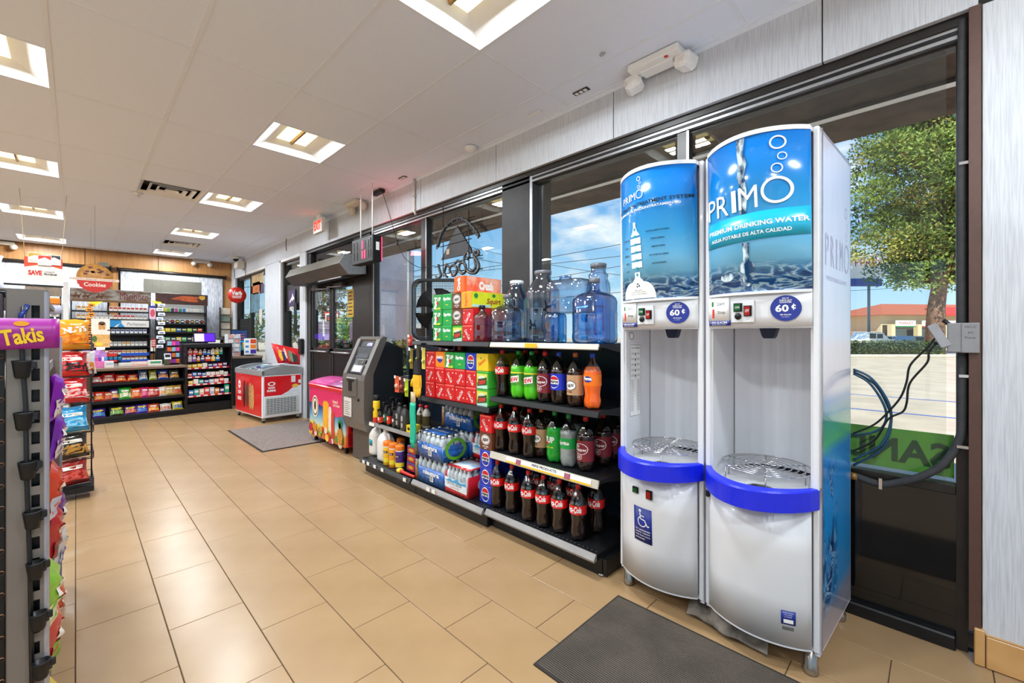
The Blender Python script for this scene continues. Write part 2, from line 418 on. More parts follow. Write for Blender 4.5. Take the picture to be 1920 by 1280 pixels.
# ceiling
GX, GY, CX0, CY0 = .6096, 1.2065, -.1186, 1.962
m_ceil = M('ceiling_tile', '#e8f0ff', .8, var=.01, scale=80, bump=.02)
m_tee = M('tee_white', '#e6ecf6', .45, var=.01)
ce = struct(bx('ceiling', (-5.15, -3.15, 3.2), (4.35, 12.2, 3.3), m_joint))
FIX = [(i, j) for i in (2, -1, -4) for j in (-4, -2, 0, 2, 4, 6, 7) ]
FIX = [(2, -2), (2, 0), (2, 2), (2, 4), (2, 6), (2, 8)] + [(-1, j) for j in (-2, 0, 2, 4, 6, 8)] + [(-4, j) for j in (-2, 1, 4, 7)]
VENT = [(1, 4), (2, 7)]
half_tiles = set(FIX) | set(VENT)
def cell(i, j): return CX0+i*GX, CY0+j*GY          # far-left corner of the cell that ends at line j
for i in range(-8, 5):
    for j in range(-4, 10):
        x0, y1 = cell(i, j); x1 = x0+GX; y0 = y1-GY
        x1 = min(x1, WX); y0 = max(y0, -3); y1 = min(y1, 12.0)
        if y1 <= y0 or x1 <= -5: continue
        x0 = max(x0, -5)
        if (i, j) in half_tiles:
            y1 = y1-GY/2
            if y1 <= y0: continue
        if (i, j) in ((2, 9), (-1, 9)): pass
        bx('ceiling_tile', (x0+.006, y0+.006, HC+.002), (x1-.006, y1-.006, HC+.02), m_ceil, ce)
for i in range(-7, 5):
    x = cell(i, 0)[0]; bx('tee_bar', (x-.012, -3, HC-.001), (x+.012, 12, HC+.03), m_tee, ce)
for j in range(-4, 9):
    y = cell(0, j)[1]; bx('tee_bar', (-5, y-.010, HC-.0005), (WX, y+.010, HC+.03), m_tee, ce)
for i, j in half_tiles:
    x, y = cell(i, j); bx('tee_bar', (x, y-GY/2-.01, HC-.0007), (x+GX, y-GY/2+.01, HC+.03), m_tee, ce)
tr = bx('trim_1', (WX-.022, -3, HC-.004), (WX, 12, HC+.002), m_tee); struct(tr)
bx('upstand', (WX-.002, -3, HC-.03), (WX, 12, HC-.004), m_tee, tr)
# troffers
m_lamp = M('lamp_diffuser', '#fff3d0', .6, emit='#ffeaa6', es=2.0)
m_refl = M('troffer_white', '#f1f1ef', .4, var=.01)
m_brass = M('lamp_spine', '#8b6b3a', .4, .4)
def mk_troffer():
    t = thing('ceiling_light', 'x', 'light', group='recessed ceiling lights')
    g = GX-.024; q = MB(); h = .11; a = .02
    # sloping reflector sides
    o = [(-g/2, -g/2), (g/2, -g/2), (g/2, g/2), (-g/2, g/2)]; n_ = [(-.125, -.2), (.125, -.2), (.125, .2), (-.125, .2)]
    for k in range(4):
        p, r_ = o[k], o[(k+1) % 4]; s_, u_ = n_[k], n_[(k+1) % 4]
        q.add([(p[0], p[1], 0), (r_[0], r_[1], 0), (u_[0], u_[1], .085), (s_[0], s_[1], .085)], [(3, 2, 1, 0)])
    q.add([(-g/2, -g/2, .0), (g/2, -g/2, 0), (g/2, g/2, 0), (-g/2, g/2, 0), (-g/2, -g/2, .1), (g/2, -g/2, .1), (g/2, g/2, .1), (-g/2, g/2, .1)], [(0, 1, 5, 4), (1, 2, 6, 5), (2, 3, 7, 6), (3, 0, 4, 7), (4, 5, 6, 7)])
    q.build('housing', m_refl, t)
    for s_ in (-1, 1):
        q = MB(); q.box((s_*.012, -.2, .083), (s_*.125, .2, .088)); q.build('diffuser', m_lamp, t)
    q = MB(); q.prism([(-.014, .086), (.014, .086), (.008, .058), (-.008, .058)], -.2, .2); q.build('spine', m_brass, t)
    return t
tro = Series(mk_troffer)
def fix_label(i, j):
    if i == 2:
        return {0: 'square recessed ceiling light cut off by the top of the photo', 2: 'second recessed ceiling light of the row nearest the windows', 4: 'recessed ceiling light beyond the square air vent', 6: 'recessed ceiling light just before the farthest air vent', 8: 'farthest recessed ceiling light of the row nearest the windows'}.get(j, 'recessed ceiling light behind the camera nearest the windows')
    if i == -1:
        return {2: 'big recessed ceiling light at the upper left edge', 4: 'second recessed ceiling light down the left row', 6: 'third recessed ceiling light down the left row', 8: 'farthest recessed ceiling light above the hanging SAVE sign'}.get(j, 'recessed ceiling light behind the camera on the left row')
    return 'recessed ceiling light over the aisles out of view to the left'
for i, j in FIX:
    x, y = cell(i, j); c = (x+GX/2, y-GY/4, HC+.002)
    tro(c, 0, fix_label(i, j))
    for s_ in (-1, 1):
        ld = bpy.data.lights.new('lamp', 'AREA'); ld.shape = 'RECTANGLE'; ld.size = .06; ld.size_y = .36; ld.energy = TROFFER_W/2; ld.color = (.86, .94, 1)
        lo = bpy.data.objects.new('lamp', ld); COL.objects.link(lo); lo.location = (c[0]+s_*.05, c[1], HC+.045)
# air vents
def mk_vent():
    t = thing('air_vent', 'x', 'air vent', group='square ceiling air vents')
    bx('duct_back', (-.28, -.28, .09), (.28, .28, .1), m_black, t)
    for k, (a, b) in enumerate([(.29, .262), (.215, .182), (.14, .108), (.065, .03)]):
        q = MB()
        for r in range(4):
            c_, s_ = math.cos(r*PI/2), math.sin(r*PI/2)
            R = lambda x, y, z: (x*c_-y*s_, x*s_+y*c_, z)
            q.add([R(-a, -a, 0), R(a, -a, 0), R(b, -b, .03), R(-b, -b, .03), R(-a, -a, .004), R(a, -a, .004), R(b, -b, .034), R(-b, -b, .034)],
                  [(0, 3, 2, 1), (4, 5, 6, 7), (0, 1, 5, 4), (3, 7, 6, 2)])
        q.build('louvre_ring', m_refl, t)
    return t
vt = Series(mk_vent)
for (i, j), lb in zip(VENT, ['square white ceiling air vent, the larger one in view', 'square white ceiling air vent near the far wall']):
    x, y = cell(i, j); vt((x+GX/2, y-GY/4, HC-.004), 0, lb)

# ---------------------------------------------------------------- storefront windows and entrance
XF0, XF1, XG = 2.665, 2.735, 2.70
st = struct(bx('trim_2', (XF0-.03, -.12, 2.665), (XF1, 7.27, 2.705), m_dark))
bx('track', (XF0-.02, -.09, 2.615), (XF1-.01, 5.08, 2.664), m_alu, st)
bx('track_groove', (XF0-.025, -.09, 2.632), (XF0-.018, 5.08, 2.648), m_black, st)
bx('jamb', (WX-.006, -.125, .13), (XF1, -.09, 2.705), M('bronze_brown', '#5a4038', .4, .2), st)
bx('jamb', (XF0, -.09, 0), (XF1, -.055, 2.66), m_dark, st)
m_sp = M('black_spandrel', '#0d0d0e', .08, var=.1, coat=.3)
def window(n, y0, y1, mull=.06):
    g = struct(bx('window_%d' % n, (XG, y0+mull/2, .70), (XG+.006, y1-mull/2, 2.615), m_glass))
    q = MB(); q.bbox((XF0, y0, .66), (XF1, y1, .70), .003); q.build('rail', m_dark, g)
    q = MB(); q.bbox((XF0-.03, y0, 0), (XF1, y1, .06), .006); q.build('sill', m_black, g)
    bx('spandrel', (XF0+.01, y0, .06), (XF1-.02, y1, .66), m_sp, g)
    bx('top_rail', (XF0+.01, y0, 2.60), (XF1, y1, 2.617), m_dark, g)
    return g
BAY = [(-.055, 1.10), (1.17, 2.38), (2.74, 3.93), (4.03, 5.10)]
for n, (a, b) in enumerate(BAY): window(n+1, a, b)
for a, b in [(1.10, 1.17), (3.93, 4.03), (5.10, 5.19)]:
    q = MB(); q.bbox((XF0-.01, a, 0), (XF1, b, 2.617), .004); o = q.build('mullion', m_dark, st)
    bx('bead', (XF0-.014, a-.008, .06), (XF0-.009, a+.006, 2.61), m_alu, st)
pc = struct(bx('pillar', (XF0-.02, 2.38, 0), (XF1+.15, 2.74, 2.665), M('dark_column', '#2c2a2a', .5, .1, var=.2, scale=5)))
bx('edge_bead', (XF0-.03, 2.375, 0), (XF0-.021, 2.40, 2.66), m_alu, pc)
# door bay
bx('mullion', (XF0-.01, 5.19, 0), (XF1, 5.66, 2.665), m_dark, st)
bx('jamb', (XF0-.01, 7.18, 0), (XF1, 7.27, 2.665), m_dark, st)
bx('jamb_bead', (XF0-.014, 7.235, 0), (XF0-.009, 7.27, 2.66), m_alu, st)
bx('transom_bar', (XF0, 5.66, 2.10), (XF1, 7.18, 2.19), m_dark, st)
struct(bx('window_5', (XG, 5.66, 2.19), (XG+.006, 7.18, 2.66), glassy('tinted_glass', '#6e6a52', .05, .0, .4)))
for n, (a, b) in enumerate([(5.66, 6.41), (6.43, 7.18)]):
    d = struct(bx('door_%d' % (n+1), (XG-.02, a+.05, 1.15), (XG-.014, b-.05, 2.04), m_glass))
    q = MB()
    for y in (a, b-.06): q.bbox((XF0, y, .02), (XF1-.015, y+.06, 2.095), .003)
    q.bbox((XF0, a, 2.035), (XF1-.015, b, 2.095), .003); q.bbox((XF0, a, 1.07), (XF1-.015, b, 1.15), .003); q.bbox((XF0, a, .02), (XF1-.015, b, .20), .003)
    q.build('door_frame', m_dark, d)
    bx('kick_panel', (XF0+.01, a+.06, .62), (XF1-.03, b-.06, 1.07), m_black, d)
    bx('lower_glass', (XG-.02, a+.06, .2), (XG-.014, b-.06, .62), m_glass, d)
    q = MB(); q.tube([(XF0, a+.1, 1.10), (XF0-.05, a+.1, 1.10), (XF0-.05, b-.1, 1.10), (XF0, b-.1, 1.10)], .012, 8); q.build('push_bar', m_alu, d)
bx('sill_plate', (XF0-.03, 5.66, 0), (XF1, 7.18, .02), m_alu, st)
m_wfr = M('white_frame', '#e8e8ea', .35, .2)
for n, (a, b) in enumerate([(7.53, 8.51), (9.39, 11.7)]):
    wn = struct(bx('window_%d' % (6+n), (XG, a, .80), (XG+.006, b, 2.70), m_glass))
    q = MB(); q.box((WX-.004, a, 2.66), (XG+.04, b, 2.705)); q.box((WX-.004, a, .80), (XG+.04, b, .84)); q.box((WX-.004, b-.045, .8), (WX+.03, b, 2.7)); q.box((WX+.02, a, .8), (XG+.03, a+.02, 2.7)); q.build('frame', m_wfr, wn)
    q = MB(); q.box((WX+.03, b-.12, .84), (XG+.03, b-.002, 2.66)); 
    if n: q.box((XF0, 10.6, .84), (XF1, 10.66, 2.66))
    q.box((XF0, a+.02, 2.60), (XF1, b, 2.655)); q.build('inner_frame', m_dark, wn)
    if n == 0: bx('dark_film', (XF0+.005, a+.02, 1.78), (XF0+.02, b-.1, 2.24), m_black, wn)
    else: bx('dark_film', (XF0+.005, 10.67, .86), (XF0+.02, b-.12, 1.72), m_black, wn)
# baseboards
m_base = M('base_tile', '#d7a76c', .3, var=.0, col2='#c8955c', scale=5)
bb = struct(bx('baseboard_right', (WX-.012, -3, 0), (WX+.03, -.135, .128), m_grout))
for k in range(9): bx('tile', (WX-.018, -.138-(k+1)*.32+.003, .003), (WX-.012, -.138-k*.32, .13), m_base, bb, .003)
bx('tile', (WX-.018, -.135, .003), (XF0-.02, -.105, .15), m_base, bb, .003)
bx('tile', (WX-.012, -3, .13), (WX+.001, -.137, .134), m_base, bb)

# overhang outside
m_stucco = M('stucco', '#6b5644', .95, var=.35, scale=5, bump=.6, detail=6)
so = struct(bx('trim_3', (2.81, -3.2, 2.90), (4.32, 12.4, 3.2), m_stucco))
bx('soffit_strip', (3.72, -3.2, 2.875), (3.79, 12.4, 2.90), m_alu, so)
bx('soffit_drop', (2.81, -3.2, 2.72), (2.95, 12.4, 2.90), m_stucco, so)
bx('soffit_band', (3.3, -3.2, 2.885), (3.34, 12.4, 2.90), m_dark, so)
bx('facade_base', (2.81, -3.2, -.15), (2.9, 12.4, .02), m_stucco, so)

# ================================================================ outdoors
GZ = -.15
m_lot = M('asphalt_pale', '#cab89f', .95, var=.12, scale=1.2, detail=8)
m_conc = M('concrete_walk', '#cfc6ba', .9, var=.08, scale=3)
struct(bx('ground', (2.81, -60, -.3), (160, 160, GZ), m_lot))
struct(bx('ground_beyond', (-90, 12.25, -.3), (2.81, 160, GZ-.005), m_lot)); struct(bx('ground_left', (-60, -60, -.3), (-5.2, 12.25, GZ-.005), m_lot)); struct(bx('ground_near', (-5.2, -60, -.3), (2.81, -3.2, GZ-.005), m_lot))
struct(bx('sidewalk', (-13, -12, GZ), (-5.15, 14, GZ+.03), M('concrete_bright', '#ebe6dc', .9, var=.04, scale=3))); struct(bx('sidewalk', (-5.15, -12, GZ), (2.9, -3.15, GZ+.03), M('concrete_bright', '#ebe6dc', .9)))  # two unseen pale aprons, added to bounce sunlight indoors
sw = struct(bx('sidewalk', (2.9, -4, GZ), (4.6, 13, -.03), m_conc))
m_blue = M('paint_blue', '#3e62b0', .8, var=.2); m_wpaint = M('paint_white', '#f0efe9', .8, var=.1)
def frame_at(px, d, rot=0):
    """a standing frame at a distance, +u to the viewer's right"""
    p = PD(px, CY, d); return (p.x, p.y, GZ), -YAW+rot
pm = MB(); FG = lambda u, v: (u, v, .004)
for a, b in [((0, 0), (0, 5.2)), ((2.7, 0), (2.7, 5.2)), ((0, 0), (2.7, 0)), ((5.4, 0), (5.4, 5.2))]:
    pm.box((a[0]-.05, a[1]-.05, .001), (b[0]+.05, b[1]+.05, .004))
q0 = PZ(1640, 815, GZ)
po = pm.build('parking_marking', m_blue, None, loc=(q0.x, q0.y-2.4, GZ)); tag(po, 'blue painted parking stall lines on the pale lot outside', 'road marking')
lettering('PARKING', lambda u, v: (.5-v, 1.3+u, .005), 0, 0, 1.8, .35, m_wpaint, po)
# hedges
def hedge(lo, ln, h, dp, rz, label, n=2600, seed=1):
    rnd = random.Random(seed); m = MB(); m2 = MB()
    for _ in range(n):
        f = rnd.random(); x = rnd.uniform(0, ln); y = rnd.uniform(0, dp); z = rnd.uniform(0, h)
        if f < .45: y = rnd.uniform(-.06, .05)
        elif f < .7: z = h+rnd.uniform(-.08, .05)
        s_ = rnd.uniform(.05, .11); v = [Vector((rnd.uniform(-1, 1), rnd.uniform(-1, 1), rnd.uniform(-1, 1)))*s_ for _ in range(3)]
        c = Vector((x, y, z)); (m if rnd.random() < .6 else m2).add([c+v[0], c+v[1], c+v[2]], [(0, 1, 2)])
    t = thing('hedge', label, 'hedge', lo, rz)
    k = m.build('leaves', M('leaf_olive', '#5c6b34', .8, var=.35, scale=2), t); k['kind'] = 'stuff'
    k = m2.build('leaves', M('leaf_dark', '#37451f', .8, var=.3, scale=2), t); k['kind'] = 'stuff'
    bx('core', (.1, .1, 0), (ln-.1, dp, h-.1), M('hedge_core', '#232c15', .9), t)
    return t
p, r = frame_at(1590, 30); hedge(p, 6.8, 1.05, 1.2, r, 'clipped hedge along the far side of the parking lot')
kb = PD(1590, CY, 29.2); cu = MB(); cu.bbox((0, 0, 0), (14, .3, .18), .03); struct(cu.build('kerb', m_conc, None, loc=(kb.x, kb.y, GZ), rz=-YAW))
p, r = frame_at(560, 13); hedge(p, 5.2, 1.28, .7, r, 'hedge seen through the glass entrance doors', 3000, 2)
# trees
def clump(m, c, R, n, s, rnd, flat=.7):
    for _ in range(n):
        d = Vector((rnd.gauss(0, 1), rnd.gauss(0, 1), rnd.gauss(0, 1))).normalized()
        q = c+Vector((d.x*R, d.y*R, d.z*R*flat))*rnd.uniform(.55, 1.05)
        a = (d+Vector((rnd.uniform(-.7, .7), rnd.uniform(-.7, .7), rnd.uniform(-.3, .9)))).normalized()*s*rnd.uniform(.7, 1.5)
        b = a.cross(Vector((rnd.uniform(-1, 1), rnd.uniform(-1, 1), rnd.uniform(-1, 1)))).normalized()*s*.35
        m.add([q-b, q+b, q+a], [(0, 1, 2)])
def tree(px, d, h0, h1, rad, label, n=26, per=90, s=.3, cols=('#5f7a35', '#3c5525', '#8a8f3c'), trunk=.25, shape='round', seed=3, lean=0):
    rnd = random.Random(seed); p, rz = frame_at(px, d)
    t = thing('tree', label, 'tree', p, rz)
    tk = MB(); pts = [(0, 0, 0), (lean*.3, 0, h0*.6), (lean, 0, h0), (lean*1.3, .1, (h0+h1)/2), (lean*1.4, 0, h1*.9)]
    tk.tube(pts, [trunk*1.25, trunk, trunk*.85, trunk*.5, trunk*.1], 9)
    ms = [MB() for _ in cols]; cen = []
    for k in range(n):
        z = h0+(h1-h0)*((k+.5)/n); u = (z-h0)/(h1-h0)
        R = rad*(math.sin(PI*min(1, .12+.8*u))**.6 if shape == 'round' else (1.05-u*.75))
        a = rnd.uniform(0, 2*PI); q = R*rnd.uniform(.25, 1)
        c = Vector((lean*1.2+q*math.cos(a), q*math.sin(a), z)); cen.append(c)
        rc = rad*rnd.uniform(.22, .36)
        clump(ms[rnd.choice([0, 0, 1, 2]) % len(cols)], c, rc, per, s, rnd)
        if k % 2 == 0:
            b0 = Vector((lean, 0, max(h0*.9, z-R*.5))); tk.tube([b0, b0.lerp(c, .6)+Vector((0, 0, -.1)), c], [trunk*.3, trunk*.2, trunk*.06], 6)
    tk.build('trunk', M('bark', '#8d6a52', .95, var=.35, scale=6, bump=.5), t)
    for i, m in enumerate(ms):
        if m.v:
            o = m.build('foliage', M('leaf_'+cols[i].strip('#'), cols[i], .8, var=.25, scale=1.5), t); o['kind'] = 'stuff'
    return t
tree(1752, 33, 6.0, 21, 5.8, 'tall pine tree outside the large window, right of the water machines', 175, 400, .23, ('#8aa04a', '#4f6630', '#b3ad58'), .52, 'round', 5, .5)
tree(621, 34, 2.6, 5.6, 1.5, 'dark round tree seen through the left door glass', 22, 80, .22, ('#3f5530', '#2e4024'), .2, seed=8)
tree(668, 27, .8, 2.6, 1.6, 'bright green tree seen through the right door glass', 20, 80, .2, ('#7da23c', '#4e7a2e'), .14, seed=9)
tree(706, 36, 1.6, 4.4, 1.6, 'dark tree left of the grey billboard outside', 18, 70, .22, ('#3f5530', '#2e4024'), .2, seed=10)
tree(1605, 85, 1.5, 4.6, 4.2, 'distant dark tree beside the far shopping building', 20, 70, .4, ('#42553a', '#33452b'), .3, seed=11)
for k, (px, d) in enumerate([(545, 45), (480, 40), (760, 75)]):
    tree(px, d, 1, 3.4, 2.4, ['small tree far off through the narrow window', 'small tree far off through the window by the counter', 'tiny tree behind the white van'][k], 14, 50, .3, ('#5f7a35', '#3c5525'), .2, seed=20+k)
# far shopping building with a tiled roof
m_cream = M('render_cream', '#e6d3a6', .85, var=.06); m_rooft = M('roof_tile', '#b5623f', .8, var=.2, scale=8, stretch=(1, 1, 6)); m_rred = M('roof_red', '#c93f30', .7)
p, r = frame_at(1652, 60, .12)
b = thing('shopping_building', 'far cream building with a tiled hip roof across the lot', 'building', p, r)
bx('wall', (0, 0, 0), (22, 9, 4.4), m_cream, b)
q = MB(); q.add([(-1, -1, 4.3), (23, -1, 4.3), (23, 10, 4.3), (-1, 10, 4.3), (5, 4.5, 6.2), (18, 4.5, 6.2)], [(0, 1, 5, 4), (1, 2, 5), (2, 3, 4, 5), (3, 0, 4), (3, 2, 1, 0)]); q.build('roof', m_rooft, b)
q = MB(); q.add([(9, -1.1, 4.35), (16, -1.1, 4.35), (16, 1.8, 5.6), (9, 1.8, 5.6), (9, -1.1, 4.2), (16, -1.1, 4.2)], [(0, 1, 2, 3), (4, 5, 1, 0)]); q.build('red_roof_section', m_rred, b)
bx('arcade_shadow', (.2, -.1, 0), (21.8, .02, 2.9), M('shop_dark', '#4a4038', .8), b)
for i in range(6):
    bx('pillar', (.3+i*4.1, -1.2, 0), (.9+i*4.1, -.6, 2.9), m_cream, b)
    bx('shop_window', (1.2+i*4.1, -.14, .4), (3.9+i*4.1, -.1, 2.3), M('shop_glass', '#7c8a86', .1), b)
    fb = bx('shop_sign', (1.0+i*4.1, -1.25, 2.75), (4.0+i*4.1, -1.1, 3.5), WHITE, b)
    bx('sign_band', (1.0+i*4.1, -1.27, 2.6), (4.0+i*4.1, -1.1, 2.75), M('sign_green', '#2f8a4a', .5) if i % 2 == 0 else m_rred, b)
    lettering(['MARKET', 'PIZZA', 'CLEANERS', 'DONUTS', 'NAILS', 'CAFE'][i], F_ny(-1.25, 2.5+i*4.1, 3.15, .02), 0, 0, 2.2, .35, M('sign_red', '#c23a32', .5), b)
bx('ramp', (-3.5, 0, 0), (-.4, 5, 1.9), M('orange_wall', '#c98a5a', .8), b)
# cars
def car(px, d, rot, label, col, kind='pickup'):
    p, rz = frame_at(px, d, rot)
    t = thing('car' if kind != 'van' else 'van', label, 'car' if kind != 'van' else 'van', p, rz)
    mc = M('car_'+col.strip('#'), col, .25, .1, coat=.6); mg = M('car_glass', '#20262a', .08); mt = M('tyre', '#1b1b1b', .8); q = MB()
    if kind == 'van':
        pr = [(0, .35), (5.2, .35), (5.2, .95), (4.7, 1.15), (4.2, 2.05), (.2, 2.1), (0, 1.9)]; gl = [(.35, 1.35, 1.35, 1.85), (1.5, 2.75, 1.35, 1.85), (2.9, 4.15, 1.35, 1.85)]
    elif kind == 'pickup':
        pr = [(0, .45), (5.3, .45), (5.3, 1.0), (4.0, 1.15), (3.4, 1.75), (2.2, 1.78), (2.0, 1.15), (0, 1.1)]; gl = [(2.3, 2.85, 1.2, 1.65), (2.95, 3.45, 1.2, 1.6)]
    else:
        pr = [(0, .3), (4.5, .3), (4.5, .75), (3.7, .9), (2.9, 1.4), (1.3, 1.42), (.5, .98), (0, .9)]; gl = [(1.35, 2.1, .98, 1.32), (2.2, 2.85, .98, 1.3)]
    q.prism(pr, 0, 1.8); q.build('body', mc, t)
    for a, b_, z0, z1 in gl: bx('window', (a, -.01, z0), (b_, 1.81, z1), mg, t)
    L_ = pr[1][0]
    for x in (.18*L_, .8*L_):
        for y in (-.02, 1.62):
            k = MB(); k.lathe([(.0, 0), (.33, 0), (.35, .03), (.35, .17), (.33, .2), (0, .2)], (x, y, .35), 16, 'y'); k.build('wheel', mt, t)
    bx('bumper', (L_-.02, .05, .35), (L_+.08, 1.75, .6), M('bumper_grey', '#55585a', .5), t)
    return t
car(1582, 38, 0, 'white pickup truck parked beyond the hedge', '#eceeee', 'pickup')
car(1636, 46, 0, 'white sedan parked behind the white pickup', '#dfe3e6', 'sedan')
car(1690, 40, 0, 'silver grey car parked below the green shop band', '#8f989d', 'sedan')
car(690, 22, 0, 'white van parked beyond the hedge left of the fan', '#e9ebef', 'van')
car(560, 30, 0, 'dark blue car passing beyond the doors', '#3a4250', 'sedan')
# signs, poles, banners
m_pole = M('grey_pole', '#8f9294', .5, .3); m_wood = M('pole_wood', '#5b4a3d', .9)
p, r = frame_at(743, 16)
b = thing('billboard', 'tall plain grey billboard panel seen through the fourth window', 'billboard', p, r)
bx('panel', (-.63, 0, .6), (.63, .12, 4.6), M('billboard_grey', '#6f7284', .7, var=.12, scale=2), b)
bx('panel_edge', (-.65, -.01, .58), (-.62, .13, 4.62), m_dark, b)
for s_ in (-.4, .4): bx('post', (s_-.05, .13, 0), (s_+.05, .2, 1.4), m_pole, b)
p, r = frame_at(766, 12)
b = thing('street_lamp', 'thin grey lamp pole right of the grey billboard', 'lamp post', p, r)
q = MB(); q.tube([(0, 0, 0), (0, 0, 4.0)], [.06, .045], 8); q.build('pole', m_pole, b); bx('lamp_head', (0, -.1, 3.9), (.35, .1, 3.98), m_refl, b); bx('footing', (-.12, -.12, 0), (.12, .12, .2), m_conc, b)
p, r = frame_at(717, 50)
b = thing('utility_pole', 'brown wooden utility pole left of the grey billboard', 'utility pole', p, r)
q = MB(); q.tube([(0, 0, 0), (0, 0, 5)], .16, 8); q.build('pole', m_wood, b); bx('crossarm', (-1.2, -.1, 4.5), (1.2, .1, 4.7), m_wood, b)
p, r = frame_at(1629, 45)
b = thing('shop_pylon_sign', 'tall pole sign with white and blue panels beside the pine', 'sign', p, r)
q = MB(); q.tube([(0, 0, 0), (0, 0, 8)], .13, 8); q.build('pole', m_pole, b)
bx('upper_panel', (-2.2, -.2, 7.5), (1.6, .2, 10), WHITE, b); bx('lower_panel', (-2.2, -.2, 6.6), (1.2, .2, 7.4), M('sign_blue', '#3d55a8', .5), b)
lettering('PPRO', F_ny(-.2, -.3, 9), 0, 0, 2.6, .8, M('sign_red', '#c23a32', .5), b)
p, r = frame_at(621, 28)
b = thing('station_sign', 'red and navy roadside sign seen through the left door', 'sign', p, r)
bx('red_board', (-.42, 0, 1.9), (.45, .2, 3.0), M('sign_red', '#c23a32', .5), b); bx('white_panel', (-.36, -.02, 2.25), (.42, 0, 2.9), WHITE, b); bx('navy_panel', (-.3, -.04, 2.35), (.36, -.02, 2.8), M('sign_navy', '#22304e', .5), b)
disc(MB(), F_ny(-.04, -.15, 2.58, .01), 0, 0, .1).build('emblem', M('sign_red', '#c23a32', .5), b); bx('post', (-.05, .05, 0), (.05, .15, 1.9), m_pole, b)
for k, (px, d) in enumerate([(598, 16), (614, 16), (661, 16), (677, 16)]):
    p, r = frame_at(px, d)
    b = thing('banner_stand', 'purple grey banner panel outside the doors, %s from the left' % ORD[k], 'banner', p, r, 'banner panels outside the entrance')
    bx('panel', (-.11, 0, .25), (.11, .03, 2.0), M('banner_purple', '#75607c', .6, var=.2, scale=3), b); bx('post', (.11, 0, 0), (.13, .03, 2.05), m_pole, b)
    disc(MB(), F_ny(0, 0, 1.2, .005), 0, 0, .06, .14).build('printed_shape', M('banner_orange', '#c8803a', .6), b)
p, r = frame_at(745, 60)
b = thing('house', 'low house with an orange tiled roof behind the white van', 'house', p, r)
bx('wall', (-2.4, 0, 0), (3.2, 4, 1.9), m_cream, b); q = MB(); q.prism([(-2.8, 1.9), (3.6, 1.9), (2.2, 3.1), (-1.2, 3.1)], -.4, 4.4); q.build('roof', m_rooft, b)
p, r = frame_at(700, 55)
b = thing('house', 'pale house right of the dark tree outside', 'house', p, r)
bx('wall', (-1, 0, 0), (2, 4, 1.9), m_cream, b); q = MB(); q.prism([(-1.4, 1.9), (2.4, 1.9), (1.4, 2.9), (-.4, 2.9)], -.4, 4.4); q.build('roof', m_rooft, b)
# overhead wires
m_wire = M('wire', '#2a2c30', .6)
for k, (a, b_, d) in enumerate([((430, 540), (1250, 470), 26), ((430, 590), (1250, 540), 26), ((560, 548), (1300, 432), 24), ((840, 470), (1010, 497), 26), ((870, 460), (1200, 520), 30), ((600, 575), (1200, 492), 26), ((1590, 545), (1800, 520), 40), ((620, 520), (800, 503), 26)]):
    A, B = PD(*a, d), PD(*b_, d); q = MB(); q.tube([A.lerp(B, t/12)-Vector((0, 0, .25*math.sin(PI*t/12))) for t in range(13)], .018, 5)
    tag(q.build('overhead_wire', m_wire), 'overhead power wire outside, '+['highest over the door side windows', 'lowest over the door side windows', 'steep one rising towards the right', 'short one falling to the right', 'long one falling to the right', 'middle one over the doors', 'one beside the pine tree', 'one above the grey billboard'][k], 'power wire', 'overhead wires outside')
